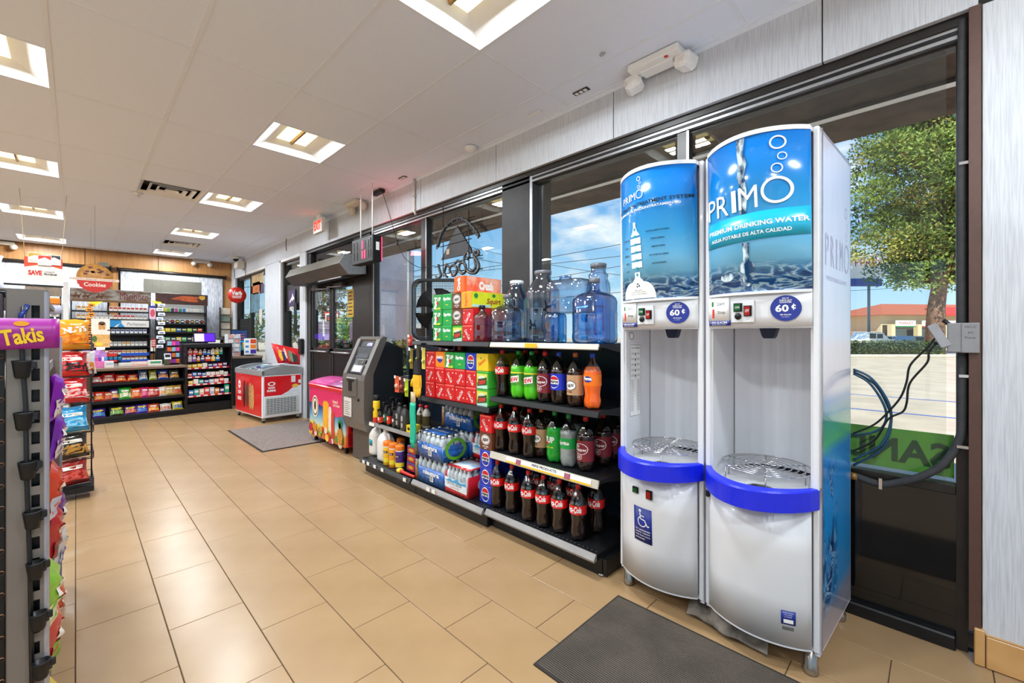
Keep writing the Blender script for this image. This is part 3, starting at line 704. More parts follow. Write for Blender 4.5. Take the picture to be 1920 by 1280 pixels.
# ================================================================ water machines
m_mw = M('machine_white', '#dfe0e3', .3, var=.015, scale=4, coat=.2)
m_mw2 = M('machine_side_white', '#e4e1f0', .25, var=.03, scale=4, stretch=(9, 9, .6), coat=.3)
m_blu = M('tray_blue', '#1226d8', .35, var=.03)
m_steel = M('steel', '#a8a39c', .3, .9, var=.15, scale=12)
m_chrome = M('chrome', '#c9c9cb', .15, 1, var=.02)
m_navy = M('label_navy', '#1b2f8c', .45, var=.03)
m_green = M('button_green', '#1f7d3f', .35); m_redb = M('button_red', '#d32a20', .35)
m_cyan = M('poster_cyan', '#13b4dd', .3, var=.02, coat=.3)
def water_mat(name, kind):
    """printed water picture: blue gradient, droplets, dark swirls low down (z in object space)"""
    m = bpy.data.materials.new(name); m.use_nodes = True; t = m.node_tree; p = t.nodes['Principled BSDF']; l = t.links.new
    p.inputs['Roughness'].default_value = .18; p.inputs['Coat Weight'].default_value = .3
    tc = t.nodes.new('ShaderNodeTexCoord'); sp = t.nodes.new('ShaderNodeSeparateXYZ'); l(tc.outputs['Object'], sp.inputs[0])
    def ramp(src, stops):
        r = t.nodes.new('ShaderNodeValToRGB'); l(src, r.inputs[0]); e = r.color_ramp.elements
        e[0].position = stops[0][0]; e[0].color = (*lin(stops[0][1]), 1); e[1].position = stops[-1][0]; e[1].color = (*lin(stops[-1][1]), 1)
        for q, c in stops[1:-1]: k = e.new(q); k.color = (*lin(c), 1)
        return r.outputs[0]
    def mapr(src, a, b):
        n = t.nodes.new('ShaderNodeMapRange'); l(src, n.inputs[0]); n.inputs[1].default_value = a; n.inputs[2].default_value = b; return n.outputs[0]
    def noise(scale, st, dist=0, det=4):
        mp = t.nodes.new('ShaderNodeMapping'); mp.inputs['Scale'].default_value = st; l(tc.outputs['Object'], mp.inputs[0])
        n = t.nodes.new('ShaderNodeTexNoise'); n.inputs['Scale'].default_value = scale; n.inputs['Detail'].default_value = det; n.inputs['Distortion'].default_value = dist; l(mp.outputs[0], n.inputs['Vector']); return n.outputs['Fac']
    def mix(f, a, b):
        n = t.nodes.new('ShaderNodeMix'); n.data_type = 'RGBA'
        if hasattr(f, 'links'): l(f, n.inputs['Factor'])
        else: n.inputs['Factor'].default_value = f
        for s_, v in (('A', a), ('B', b)):
            if isinstance(v, str): n.inputs[s_].default_value = (*lin(v), 1)
            else: l(v, n.inputs[s_])
        return n.outputs['Result']
    def mul(a, b):
        n = t.nodes.new('ShaderNodeMath'); n.operation = 'MULTIPLY'; l(a, n.inputs[0]); l(b, n.inputs[1]); return n.outputs[0]
    z = sp.outputs['Z']
    if kind == 'front':
        base = ramp(mapr(z, 1.53, 2.17), [(0, '#4f9fc8'), (.25, '#6fb3d6'), (.5, '#2f97d2'), (.75, '#0b7ccb'), (1, '#0a6fc6')])
        wav = ramp(noise(7, (1, 1.2, 3.2), 1.5), [(.38, '#0d3f78'), (.47, '#1663a8'), (.53, '#bfe2f2'), (.6, '#1f74bd'), (.7, '#0a2c58')])
        f = ramp(mapr(z, 1.66, 1.60), [(0, '#000000'), (1, '#ffffff')])
        col = mix(f, base, wav)
        bub = ramp(noise(26, (1, 1, .8), .4, 2), [(.66, '#000000'), (.70, '#404040'), (.74, '#000000')])
        col = mix(bub, col, '#c8ecff')
    else:
        base = ramp(mapr(z, .1, 1.15), [(0, '#a9a3b0'), (.1, '#8c93a8'), (.17, '#2a95d8'), (.55, '#1c9cf0'), (.72, '#1f8ae0'), (.77, '#5cc08a'), (.86, '#3f9f9c'), (.93, '#6fa0d8'), (.97, '#e4e1f0')])
        wav = ramp(noise(9, (1, 1, .9), 2.2, 5), [(.4, '#072a5e'), (.5, '#0b4c8f'), (.56, '#9fd2ee'), (.6, '#0b3f80')])
        # a column of bubbles in the middle of the panel
        fx = ramp(mapr(sp.outputs['X'], .04, .34), [(0, '#ffffff'), (.55, '#ffffff'), (.9, '#000000')])
        fz = ramp(mapr(z, .2, .86), [(0, '#000000'), (.12, '#ffffff'), (.8, '#ffffff'), (.97, '#000000')])
        nn = ramp(noise(6, (1.4, 1, .7), 1), [(.4, '#ffffff'), (.56, '#000000')])
        col = mix(mul(mul(fx, fz), nn), base, wav)
    l(col, p.inputs['Base Color']); return m
m_wf = water_mat('water_print_front', 'front'); m_ws = water_mat('water_print_side', 'side')
def machine(loc, rz, wide, label, first):
    t = thing('water_dispenser', label, 'water machine', loc, rz, 'drinking water vending machines'); W = wide
    def arc(u, B): q = max(0, 4*(u/W)*(1-u/W)); return -B*q**.85
    def S(z0, B0, z1, B1, off=0):
        return lambda u, z: (arc(u, B0+(B1-B0)*(z-z0)/(z1-z0))-off, u, z)
    # u is local y; the reader's right is -y
    D = .555
    # cabinet shell: two sides, back, top
    q = MB(); q.box((.0, 0, .09), (D, .018, 2.165)); q.box((0, W-.018, .09), (D, W, 2.165)); q.box((D-.015, 0, .09), (D, W, 2.165)); q.box((0, 0, 2.15), (D, W, 2.165)); q.box((0.03, .01, .12), (D, W-.01, .66))
    q.box((.03, .01, 1.385), (D, W-.01, 2.15)); q.build('cabinet', m_mw2, t)
    # flat corner strips of the front
    for y in (0, W-.022): q = MB(); q.bbox((-.012, y, .105), (.01, y+.022, 2.168), .004); q.build('corner_strip', m_mw, t)
    i0 = .022
    def front(name, z0, B0, z1, B1, mat, n=22, th=.012):
        q = MB(); f = lambda a, b, o: (arc(i0+(W-2*i0)*a, B0+(B1-B0)*b)-.002+th-o, i0+(W-2*i0)*a, z0+(z1-z0)*b)
        q.sheet(lambda a, b, o: f(1-a, b, o), n, 3, th); 
        if name in ('upper_front', 'poster'): pass
        return q.build(name, mat, t)
    ps = front('poster', 1.532, .07, 2.150, .155, m_wf)
    q = MB(); q.T = None
    top = [(arc(i0+(W-2*i0)*k/20, .155)-.006, i0+(W-2*i0)*k/20) for k in range(21)]+[(.02, W-i0), (.02, i0)]
    q.prism(top, 2.150, 2.168, 'z'); q.build('top_cap', m_mw, t)
    bot = [(arc(i0+(W-2*i0)*k/20, .075)-.002, i0+(W-2*i0)*k/20) for k in range(21)]+[(.03, W-i0), (.03, i0)]
    q = MB(); q.prism(bot, 1.520, 1.532, 'z'); q.build('poster_rail', m_mw, t)
    cb = front('control_panel', 1.385, .055, 1.522, .06, m_mw)
    # niche: side walls, ribbed back, ceiling
    n0, n1 = .03, W-.03
    q = MB(); f = lambda a, b: (.40-.11*(2*a-1)**4-.05*(2*a-1)**2-.007*abs(math.sin(a*PI*9)), n0+.005+(n1-n0-.01)*a, .70+.685*b)
    q.grid(f, 90, 2, flip=False); q.build('ribbed_back', m_mw, t)
    bx('niche_side', (0, .018, .67), (.4, n0, 1.385), m_mw, t); bx('niche_side', (0, n1, .67), (.4, W-.018, 1.385), m_mw, t)
    q = MB(); q.prism([(arc(i0+(W-2*i0)*k/16, .05), i0+(W-2*i0)*k/16) for k in range(17)]+[(.4, W-i0), (.4, i0)], 1.380, 1.386, 'z'); q.build('niche_ceiling', m_mw, t)
    nz = MB(); nz.prism([(-.035, 1.38), (.035, 1.38), (.025, 1.345), (.018, 1.335), (-.018, 1.335), (-.025, 1.345)], .12, .16, 'x'); nz.T = None
    o = nz.build('nozzle', M('nozzle_navy', '#1a2342', .4), t); o.location.y = W/2
    # tray and blue rim
    tp = [(arc(i0+(W-2*i0)*k/20, .13), i0+(W-2*i0)*k/20) for k in range(21)]+[(.38, W-i0), (.38, i0)]
    q = MB(); q.prism(tp, .66, .685, 'z'); q.build('tray', m_mw, t)
    q = MB(); K = 24
    def rim(a, b):
        y = .0+W*a; B = .205; x = -B*max(0, 4*a*(1-a))**.8; th = .058
        pr = [(.0, .668), (0, .742), (.008, .748), (th, .748), (th+.004, .742), (th, .668)]
        k = int(round(b*6)) % 6; return (x+pr[k][0]-.008, y, pr[k][1])
    q.grid(lambda a, b: rim(a, b), K, 6, smooth=False, flip=True)
    for a in (0, 1): q.add([rim(a, b/6) for b in range(6)], [list(range(6)) if a else list(range(6))[::-1]])
    q.build('blue_rim', m_blu, t, smooth=False)
    dr = MB(); dr.lathe([(0, .69), (.055, .69), (.06, .686), (.06, .685)], (.02, W/2, 0), 20); drn = dr.build('drain', m_steel, t)
    q = MB()
    for k in range(-4, 5): q.box((.02-.036, W/2+k*.009-.002, .6905), (.02+.036, W/2+k*.009+.002, .6915))
    q.build('drain_slot', m_black, drn)
    # wire grate: rings on spokes and legs
    R0 = W/2-.045; cx, cy = .09, W/2; g = MB(); 
    for k in range(7):
        R = R0*(1-.145*k); g.tube([(cx+R*math.cos(2*PI*i/40), cy+R*math.sin(2*PI*i/40), .775) for i in range(40)], .0025 if k else .0035, 6, closed=True)
    for k in range(6):
        a = k*PI/3+.3; g.tube([(cx+R0*math.cos(a), cy+R0*math.sin(a), .686), (cx+R0*math.cos(a), cy+R0*math.sin(a), .771), (cx+R0*.15*math.cos(a), cy+R0*.15*math.sin(a), .771)], .0028, 6)
    g.build('wire_grate', m_chrome, t)
    # lower door
    dd = front('door', .118, .095, .668, .12, m_mw)
    q = MB(); q.prism([(arc(i0+(W-2*i0)*k/20, .095)-.001, i0+(W-2*i0)*k/20) for k in range(21)]+[(.02, W-i0), (.02, i0)], .110, .120, 'z'); q.build('door_edge', m_mw, t)
    # legs
    for x, y in [(.02 if first else .3, .035), (.3 if first else .02, W-.035), (D-.05, .035), (D-.05, W-.035)]:
        q = MB(); q.lathe([(.024, .0), (.027, .006), (.027, .03), (.024, .035), (.024, .11)], (x, y, 0), 16); q.build('leg', m_steel, t)
    # controls, mapped on the curved panel; U,V measured from the panel's left edge as seen
    B = .058
    fp = lambda off: (lambda U, V: (arc(W-U, B)-.006-off, W-U, V))
    q = MB(); c0 = .30 if first else .30
    u0 = W*.305; pl = MB()
    pl.sheet(lambda a, b, o: fp(.0)(u0-.0+(.092)*(1-a) if False else u0+.092*a, 1.405+.092*b)[:1] and (fp(o)(u0+.092*a, 1.405+.092*b)), 6, 1, .008); kp = pl.build('button_plate', m_mw, t, smooth=False)
    def button(uc, vc, mat, w_=.026, h_=.028, txt=None):
        b0 = MB(); b0.box((0, -w_/2-.004, -h_/2-.004), (-.006, w_/2+.004, h_/2+.004)); p = fp(.008)(uc, vc)
        o = b0.build('button_frame', m_black, t, loc=p); b1 = MB(); b1.bbox((-.006, -w_/2, -h_/2), (-.012, w_/2, h_/2), .002); bb_ = b1.build('button', mat, o); 
        if txt: lettering(txt, lambda u, v: (-.0128, -u, v), 0, 0, w_*.7, h_*.35, WHITE, o, rot=0)
    button(u0+.030, 1.468, m_green, txt='ON'); button(u0+.070, 1.452, m_redb, .022, .036, 'OFF')
    q = MB(); q.lathe([(0, -.010), (.012, -.010), (.014, -.006), (.014, .01)], fp(.006)(u0+.030, 1.430), 16, 'x'); q.build('round_knob', m_black, t)
    fu = fp(.0006)
    def sheet_label(name, mat, u_a, u_b, v_a, v_b, off=.0006, n=8, skew=0):
        q = MB(); f = fp(off); q.sheet(lambda a, b, o: fp(off+o)(u_a+(u_b-u_a)*a, v_a+(v_b-v_a)*b+skew*a), n, 1, .0008); return q.build(name, mat, t)
    sl = sheet_label('instruction_sticker', WHITE, .018, u0-.012, 1.412, 1.516)
    sheet_label('sticker_band', m_navy, .022, u0-.006, 1.392, 1.414)
    q = MB(); ft = fp(.0022)
    text_to(q, 'Start', ft, .082, 1.490, .038, .016); text_to(q, 'Stop', ft, .086, 1.449, .038, .018); q.build('lettering', BLACKP, sl)
    q = MB(); rect(q, ft, .036, 1.478, .046, 1.500, 1); q.build('green_mark', m_green, sl)
    q = MB(); rect(q, ft, .040, 1.425, .050, 1.466, 1); q.build('red_mark', m_redb, sl)
    lettering('1-800-GLACIER', ft, .072, 1.4055, .085, .009, WHITE, sl, bold=.02)
    q = MB(); text_to(q, 'glacierwater.com', ft, .072, 1.396, .07, .005); q.build('lettering', WHITE, sl)
    # price disc
    pr = .052 if W > .44 else .052; uc, vc = W*.765, 1.458
    q = MB(); disc(q, fp(.0012), uc, vc, pr, pr*1.0, 32); pd = q.build('price_disc', m_navy, t)
    q = MB(); text_to(q, '60', fp(.0020), uc-.012, vc+.0, .045, .030, bold=.03); text_to(q, 'c', fp(.0020), uc+.026, vc+.005, .014, .017, bold=.04); rect(q, fp(.0022), uc+.025, vc-.008, uc+.0275, vc+.018)
    text_to(q, 'PAY AT', fp(.0020), uc, vc+.040, .022, .0055, bold=.02); text_to(q, 'CHECK-OUT', fp(.0020), uc, vc+.032, .042, .0062, bold=.02); text_to(q, 'COUNTER', fp(.0020), uc, vc+.024, .040, .0062, bold=.02)
    text_to(q, 'PER GALLON', fp(.0020), uc, vc-.026, .036, .0055, bold=.02); text_to(q, 'por galon', fp(.0020), uc, vc-.035, .024, .004)
    q.build('lettering', WHITE, pd)
    # poster print
    def fpo(off): return lambda U, V: (arc(W-U, .07+.085*(V-1.532)/.618)-.0035-off, W-U, V)
    return t, S, arc, fpo, ps, W
# --- right machine
DX = Vector((math.cos(-.057), math.sin(-.057), 0)); DY = Vector((-math.sin(-.057), math.cos(-.057), 0))
O1 = Vector((2.045, .329, 0))
m1, S1, arc1, fpo, ps, W = machine(O1, -.057, .441, 'taller-looking white water machine nearest the corner with a wide blue water poster', True)
f = fpo(.002)
q = MB(); K = [(0, 1.742), (W-.022*2+.022, 1.79)]
q.sheet(lambda a, b, o: fpo(.001+o)(.022+(W-.044)*a, 1.735+.012*a+.108*b), 20, 1, .0006); q.build('cyan_band', m_cyan, m1)
q = MB(); fb = fpo(.0028)
# big logo letters with a rising baseline
for ch, u, v, w_, h_ in [('P', .052, 1.905, .046, .088), ('R', .112, 1.905, .058, .088), ('I', .166, 1.908, .020, .088), ('M', .222, 1.912, .072, .088)]: text_to(q, ch, fb, u, v, w_, h_, bold=-.0)
disc(q, fb, .322, 1.925, .052, .052, 36, r0=.80)
for u, v, r in [(.325, 2.008, .019), (.342, 2.052, .015), (.330, 2.105, .026)]: disc(q, fb, u, v, r, r, 24, r0=.78)
q.build('lettering', WHITE, m1)
q = MB(); text_to(q, 'PREMIUM DRINKING WATER', fb, .225, 1.804, .385, .020, bold=.03, rot=.02); text_to(q, 'AGUA POTABLE DE ALTA CALIDAD', fb, .205, 1.768, .32, .015, bold=.02, rot=.02); q.build('lettering', WHITE, m1)
# falling water stream and splash crown printed on the poster
m_str = M('print_stream', '#0c3a63', .15, col2='#dff3fb', scale=30, stretch=(1, 1, .5), ramp=(.42, .6), coat=.4)
q = MB(); pts = [(.205, 2.146, .016), (.20, 2.09, .012), (.208, 2.05, .016), (.198, 2.0, .014), (.207, 1.95, .012), (.205, 1.9, .014), (.20, 1.85, .012)]
for lo_, hi_, pp in [(0, 0, pts), (0, 0, [(.205, 1.733, .014), (.205, 1.69, .011), (.204, 1.66, .012)])]:
    L_ = [fpo(.0015)(u-w_, v) for u, v, w_ in pp]; R_ = [fpo(.0015)(u+w_, v) for u, v, w_ in pp]; n = len(pp)
    q.add(L_+R_, [(i+1, n+i+1, n+i, i) for i in range(n-1)])
disc(q, fpo(.0015), .206, 1.632, .030, .028, 24); disc(q, fpo(.0018), .206, 1.580, .018, .026, 16); disc(q, fpo(.0015), .120, 1.600, .03, .018, 20)
q.build('printed_stream', m_str, m1)
# side panel print (on the -y face)
fs = lambda u, v: (u, -.0012, v)
q = MB(); rect(q, lambda u, v: (u, -.0006, v), .045, .10, .545, 1.15); q.build('side_print', m_ws, m1)
m_ghost = M('print_lilac', '#c4bfe0', .3)
q = MB()
for ch, u in [('P', .11), ('R', .20), ('I', .275), ('M', .36)]: text_to(q, ch, fs, u, 1.70, .055 if ch != 'I' else .02, .13)
disc(q, fs, .465, 1.70, .05, .066, 28, r0=.86)
for u, v, r in [(.46, 1.80, .018), (.47, 1.85, .014), (.455, 1.91, .026)]: disc(q, fs, u, v, r, r, 20, r0=.85)
text_to(q, 'PREMIUM DRINKING WATER', fs, .28, 1.585, .36, .018); q.build('lettering', m_ghost, m1)
bx('edge_profile', (.018, -.003, .10), (.034, .0, 2.166), m_alu, m1)
# door details
fd = lambda U, V: (arc1(W-U, .095+.025*(V-.118)/.55)-.003, W-U, V)
q = MB(); q.sheet(lambda a, b, o: (lambda p: (p[0]-o, p[1], p[2]))(fd(.330+.045*a, .205+.055*b)), 4, 1, .0006); o = q.build('permit_sticker', m_navy, m1)
q = MB(); f2 = lambda U, V: (lambda p: (p[0]-.0012, p[1], p[2]))(fd(U, V))
rect(q, f2, .338, .211, .368, .226, 2); text_to(q, 'WATER VENDING', f2, .3525, .252, .036, .004); text_to(q, 'MACHINE', f2, .3525, .244, .024, .004); text_to(q, 'LICENSE', f2, .3525, .236, .022, .004); q.build('lettering', WHITE, o)
q = MB(); [rect(q, fd, .334+.003*k, .182, .3355+.003*k, .196) for k in range(12)]; q.build('bar_marks', BLACKP, m1)
q = MB(); q.bbox((-.02, -.009, -.018), (0, .009, .018), .006); q.build('lock', m_black, m1, loc=fd(.026, .632))
# --- left machine
O2 = O1+DY*.452
m2, S2, arc2, fpo, ps, W = machine(O2, -.057, .452, 'white water machine beside the shelves with a bottle diagram poster', False)
fb = fpo(.002)
q = MB()
for ch, u, v, w_, h_ in [('P', .080, 2.035, .020, .034), ('R', .107, 2.036, .023, .034), ('I', .129, 2.037, .008, .034), ('M', .154, 2.039, .030, .034)]: text_to(q, ch, fb, u, v, w_, h_)
disc(q, fb, .195, 2.043, .021, .021, 24, r0=.8)
for u, v, r in [(.196, 2.076, .008), (.204, 2.094, .006), (.197, 2.114, .011)]: disc(q, fb, u, v, r, r, 18, r0=.72)
text_to(q, 'SISTEMA DE FILTRACION/TRATAMIENTO', fb, .20, 1.972, .36, .012, bold=.02, rot=.02)
q.build('lettering', WHITE, m2)
m_pb = M('print_ink', '#0b1c30', .4)
q = MB(); text_to(q, 'FILTRATION/TREATMENT SYSTEM', fb, .225, 1.996, .40, .017, bold=.02, rot=.03)
for v, a, b_ in [(1.846, 'PRE-FILTRO', 'FILTRO DE CARBON ACTIVADO'), (1.808, 'FILTRO', 'FILTRO DE MICRA'), (1.770, 'MEMBRANA', 'OSMOSIS INVERSA'), (1.730, 'CARBON', 'POST-FILTRO DE CARBON'), (1.690, 'LUZ UV', 'LUZ ULTRAVIOLETA')]:
    text_to(q, b_, fb, .275, v+.012, .0045*len(b_), .008, bold=.02); text_to(q, a, fb, .082, v-.01, .0045*len(a), .007, bold=.02)
q.build('lettering', m_pb, m2)
q = MB()
def shape(pts): poly(q, fpo(.0015), pts)
shape([(.118, 1.848), (.182, 1.848), (.166, 1.870), (.158, 1.895), (.158, 1.915), (.142, 1.915), (.142, 1.895), (.134, 1.870)])
for v in (1.808, 1.730, 1.690): rect(q, fpo(.0015), .116, v, .184, v+.030, 6)
rect(q, fpo(.0015), .116, 1.770, .184, 1.800, 6)
n = 14; pts = [(.15-.10, 1.536)]+[(.15-.10+.062*(1-math.cos(PI/2*k/8)), 1.545+.075*math.sin(PI/2*k/8)) for k in range(9)]+[(.133, 1.640), (.133, 1.668)]
pts = pts+[(.30-u, v) for u, v in pts[::-1]]
for k in range(len(pts)//2-1):
    a, b_ = pts[k], pts[k+1]; m = 8; ff = fpo(.0015)
    if abs(a[1]-b_[1]) < 1e-6: continue
    q.add([ff(a[0]+(.30-2*a[0])*i/m, a[1]) for i in range(m+1)]+[ff(b_[0]+(.30-2*b_[0])*i/m, b_[1]) for i in range(m+1)], [(i, i+1, m+2+i, m+1+i) for i in range(m)])
q.build('printed_bottle', WHITE, m2)
q = MB()
for v in (1.880, 1.845, 1.805, 1.767, 1.727, 1.688, 1.655): disc(q, fpo(.0022), .15, v, .0075, .0075, 14)
q.build('printed_dots', M('print_teal', '#1aa6b8', .3), m2)
q = MB()
for k in range(3):
    a = PI/2+k*2*PI/3
    for s_ in (0, 1):
        b0 = a+s_*.5; disc(q, fpo(.0024), .15+.008*math.cos(b0), 1.602+.008*math.sin(b0), .0035, .0035, 3)
text_to(q, 'Please re-use or', fpo(.0024), .15, 1.578, .05, .006); text_to(q, 'recycle your plastic containers', fpo(.0024), .15, 1.568, .09, .006); text_to(q, 'Recicle sus envases de plastico', fpo(.0024), .15, 1.558, .10, .006)
q.build('lettering', m_pb, m2)
fd = lambda U, V: (arc2(W-U, .095+.025*(V-.118)/.55)-.003, W-U, V)
up = lambda U, V, o: (lambda p: (p[0]-o, p[1], p[2]))(fd(U, V))
for U, mt_, v, h_, tx in [(.158, m_green, .575, .022, 'ON'), (.238, m_redb, .572, .034, 'OFF')]:
    b0 = MB(); b0.box((0, -.016, -h_/2-.004), (-.008, .016, h_/2+.004)); o = b0.build('button_frame', m_black, m2, loc=up(U, v, 0)); b1 = MB(); b1.bbox((-.008, -.011, -h_/2), (-.013, .011, h_/2), .002); b1.build('button', mt_, o)
q = MB(); q.sheet(lambda a, b, o: up(.142+.104*a, .322+.172*b, o), 6, 1, .0007); wk = q.build('accessible_sticker', m_navy, m2)
q = MB(); ff = lambda U, V: up(U, V, .0014)
disc(q, ff, .181, .477, .0075, .0075, 14); 
def stroke(pts, w_):
    for (a, b), (c, d) in zip(pts[:-1], pts[1:]):
        dx, dy = c-a, d-b; l_ = math.hypot(dx, dy); nx, ny = -dy/l_*w_, dx/l_*w_; poly(q, ff, [(a-nx, b-ny), (c-nx, d-ny), (c+nx, d+ny), (a+nx, b+ny)][::1])
stroke([(.181, .468), (.183, .437), (.208, .434), (.222, .407), (.232, .410)], .003); stroke([(.182, .453), (.204, .451)], .0025)
disc(q, ff, .192, .424, .026, .026, 24, r0=.82, a0=PI*.62, a1=PI*1.95)
for k, s_ in enumerate(['for assistance', 'please request', 'help from store', 'personnel.']): text_to(q, s_, ff, .194 if k < 3 else .180, .383-.0145*k, .085 if k < 3 else .055, .009, bold=.01)
q.build('lettering', WHITE, wk)
# instruction sheet on the niche wall (faces -y side of the far niche wall)
q = MB(); yy = W-.0305; q.box((.03, yy-.001, .90), (.145, yy, 1.30)); o = q.build('instruction_sheet', WHITE, m2)
fi = lambda u, v: (.03+u, yy-.0018, v)
q = MB()
for a, b in [((.004, .904), (.111, .906)), ((.004, 1.294), (.111, 1.296)), ((.004, .904), (.006, 1.296)), ((.109, .904), (.111, 1.296))]: rect(q, fi, a[0], a[1], b[0], b[1])
for k in range(5): disc(q, fi, .057, 1.245-.03*k, .005, .008, 12); rect(q, fi, .015, 1.250-.03*k, .045, 1.2515-.03*k); rect(q, fi, .07, 1.250-.03*k, .10, 1.2515-.03*k); rect(q, fi, .015, 1.244-.03*k, .045, 1.2455-.03*k); rect(q, fi, .07, 1.244-.03*k, .10, 1.2455-.03*k)
for k in range(22): rect(q, fi, .012, 1.10-.008*k, .04, 1.1015-.008*k); rect(q, fi, .075, 1.10-.008*k, .10, 1.1015-.008*k)
text_to(q, 'Instructions', fi, .057, 1.28, .08, .01); q.build('lettering', BLACKP, o)
q = MB(); disc(q, lambda u, v: (.05+u, yy-.001, 1.345+v), 0, 0, .022, .022, 24); o = q.build('round_sticker', WHITE, m2); q = MB(); disc(q, lambda u, v: (.05+u, yy-.0016, 1.345+v), 0, 0, .021, .021, 24, r0=.85); q.build('sticker_ring', BLACKP, o)

# rags stuffed beneath the right machine
m_rag = M('grey_rag', '#8f857a', .95, var=0, col2='#4d453e', scale=14, bump=1, detail=8)
q = MB(); A_, B_ = PZ(1292, 1152, .0), PZ(1442, 1232, .0); dv = B_-A_; rnd = random.Random(4)
q.sheet(lambda a, b, o: tuple(A_+dv*a+Vector((-.03+.012*math.sin(a*9)+.21*b, .03*b, .008+(.075+.02*math.sin(a*21)+.012*math.sin(b*9+a*13))*math.sin(PI*min(1, b*1.1+.06))*(.5+.5*math.sin(PI*min(1, a*1.05+.04)))+o))), 60, 14, .006)
tag(q.build('rag', m_rag), 'crumpled grey rag on the floor under the nearer water machine', 'rag')
q = MB(); C_ = PZ(1300, 1150, .0); q.sheet(lambda a, b, o: tuple(C_+Vector((.0+.12*b, .02-.07*a, .006+.03*math.sin(PI*a)*math.sin(PI*b)+.006*math.sin(a*20)+o))), 20, 14, .004)
tag(q.build('cloth', M('dirty_cloth', '#94897e', .95, var=.3, scale=20, bump=.5)), 'pale dirty cloth at the left end of the grey rag', 'cloth')
# black ribbed mat
q = MB(); c0, c1, c2 = PZ(1155, 1120, 0), PZ(1000, 1248, 0), PZ(1500, 1280, 0)
mt = thing('ribbed_mat', 'dark ribbed rubber mat on the floor before the water machines', 'floor mat', (0, 0, 0))
x0, x1, y1 = 1.315, 1.972, 1.178; y0 = -.30
bx('mat_base', (x0, y0, .0005), (x1, y1, .006), M('mat_rubber', '#2e2925', .8, var=.1), mt)
q = MB(); n = 64
for k in range(n): x = x0+.012+(x1-x0-.024)*k/n; q.box((x, y0+.01, .006), (x+(x1-x0-.024)/n*.55, y1-.01, .0085))
o = q.build('ribs', M('mat_rib', '#5b5148', .7, var=.15, scale=6), mt); o['kind'] = 'stuff'
# doormat at the entrance
mt = thing('entrance_mat', 'taupe rectangular carpet mat in front of the entrance doors', 'floor mat', (0, 0, 0))
q = MB(); q.bbox((1.50, 5.53, .001), (2.56, 7.12, .008), .004); q.build('rubber_edge', m_black, mt)
bx('carpet', (1.52, 5.55, .008), (2.54, 7.10, .011), M('mat_taupe', '#8f8078', .95, var=0, col2='#776a64', scale=25, stretch=(1, 3, 1), bump=.3), mt)

# ---------------------------------------------------------------- pipe, box, cords and hoses at the corner window
m_foam = M('pipe_foam', '#3c3c3e', .85, var=.12, scale=30, bump=.2)
XP = 2.638
def PXs(l_, x=XP): return [PX(a, b, x) for a, b in l_]
def smooth(pts, n=6):
    out = []; P = [Vector(p) for p in pts]
    for i in range(len(P)-1):
        p0, p1, p2, p3 = P[max(i-1, 0)], P[i], P[i+1], P[min(i+2, len(P)-1)]
        for k in range(n):
            t = k/n; out.append(.5*((2*p1)+(-p0+p2)*t+(2*p0-5*p1+4*p2-p3)*t*t+(-p0+3*p1-3*p2+p3)*t**3))
    return out+[P[-1]]
pp = thing('insulated_pipe', 'black foam insulated pipe running down the window edge', 'pipe', (0, 0, 0))
q = MB(); q.tube(smooth(PXs([(1806, 38), (1803, 300), (1803, 560), (1804, 780), (1796, 830), (1770, 868), (1735, 890), (1690, 903), (1650, 907), (1604, 892)])), .016, 12); q.build('foam_tube', m_foam, pp)
for (a, b) in [(1812, 305), (1812, 705), (1808, 838)]:
    c = PX(a, b, XP-.012); bx('strap', (c.x-.008, c.y-.028, c.z-.006), (c.x+.004, c.y+.022, c.z+.006), m_chrome, pp)
c = PX(1651, 905, XP-.012); bx('strap', (c.x-.008, c.y-.006, c.z-.028), (c.x+.004, c.y+.006, c.z+.022), m_chrome, pp)
c = PX(1603, 893, XP); q = MB(); q.cyl((c.x, c.y-.01, c.z), .018, .03, 12, 'y'); q.build('fitting', m_brass, pp)
c = PX(1797, 633, 2.60)
jb = thing('junction_box', 'grey electrical box with handwriting in front of the foam pipe', 'electrical box', (0, 0, 0))
m_gb = M('box_grey', '#8b8a8c', .5, var=.04)
q = MB(); q.bbox((2.585, c.y-.060, c.z-.062), (2.62, c.y+.034, c.z+.062), .004); q.build('box_body', m_gb, jb)
q = MB(); q.bbox((2.580, c.y-.060, c.z-.062), (2.585, c.y-.008, c.z+.062), .002); cv = q.build('cover', m_gb, jb)
q = MB(); fj = F_nx(2.580, c.y-.034, c.z); text_to(q, 'PAC-C', fj, 0, .045, .032, .008); text_to(q, '#2', fj, 0, .022, .016, .008); text_to(q, 'Pump', fj, 0, .0, .03, .01); q.build('lettering', M('pencil', '#4d4d52', .8), cv)
q = MB(); q.T = Matrix.Translation((2.60, c.y+.045, c.z+.012)) @ Matrix.Rotation(-.45, 4, 'X'); q.bbox((-.018, -.004, -.05), (.012, .03, .055), .003); q.T = None; q.build('hinged_cover', M('box_light', '#9b9ca0', .45), jb)
q = MB(); q.tube([(2.60, c.y+.02, c.z+.05), (2.60, c.y+.045, c.z+.075)], .008, 8); q.build('hinge', m_black, jb)
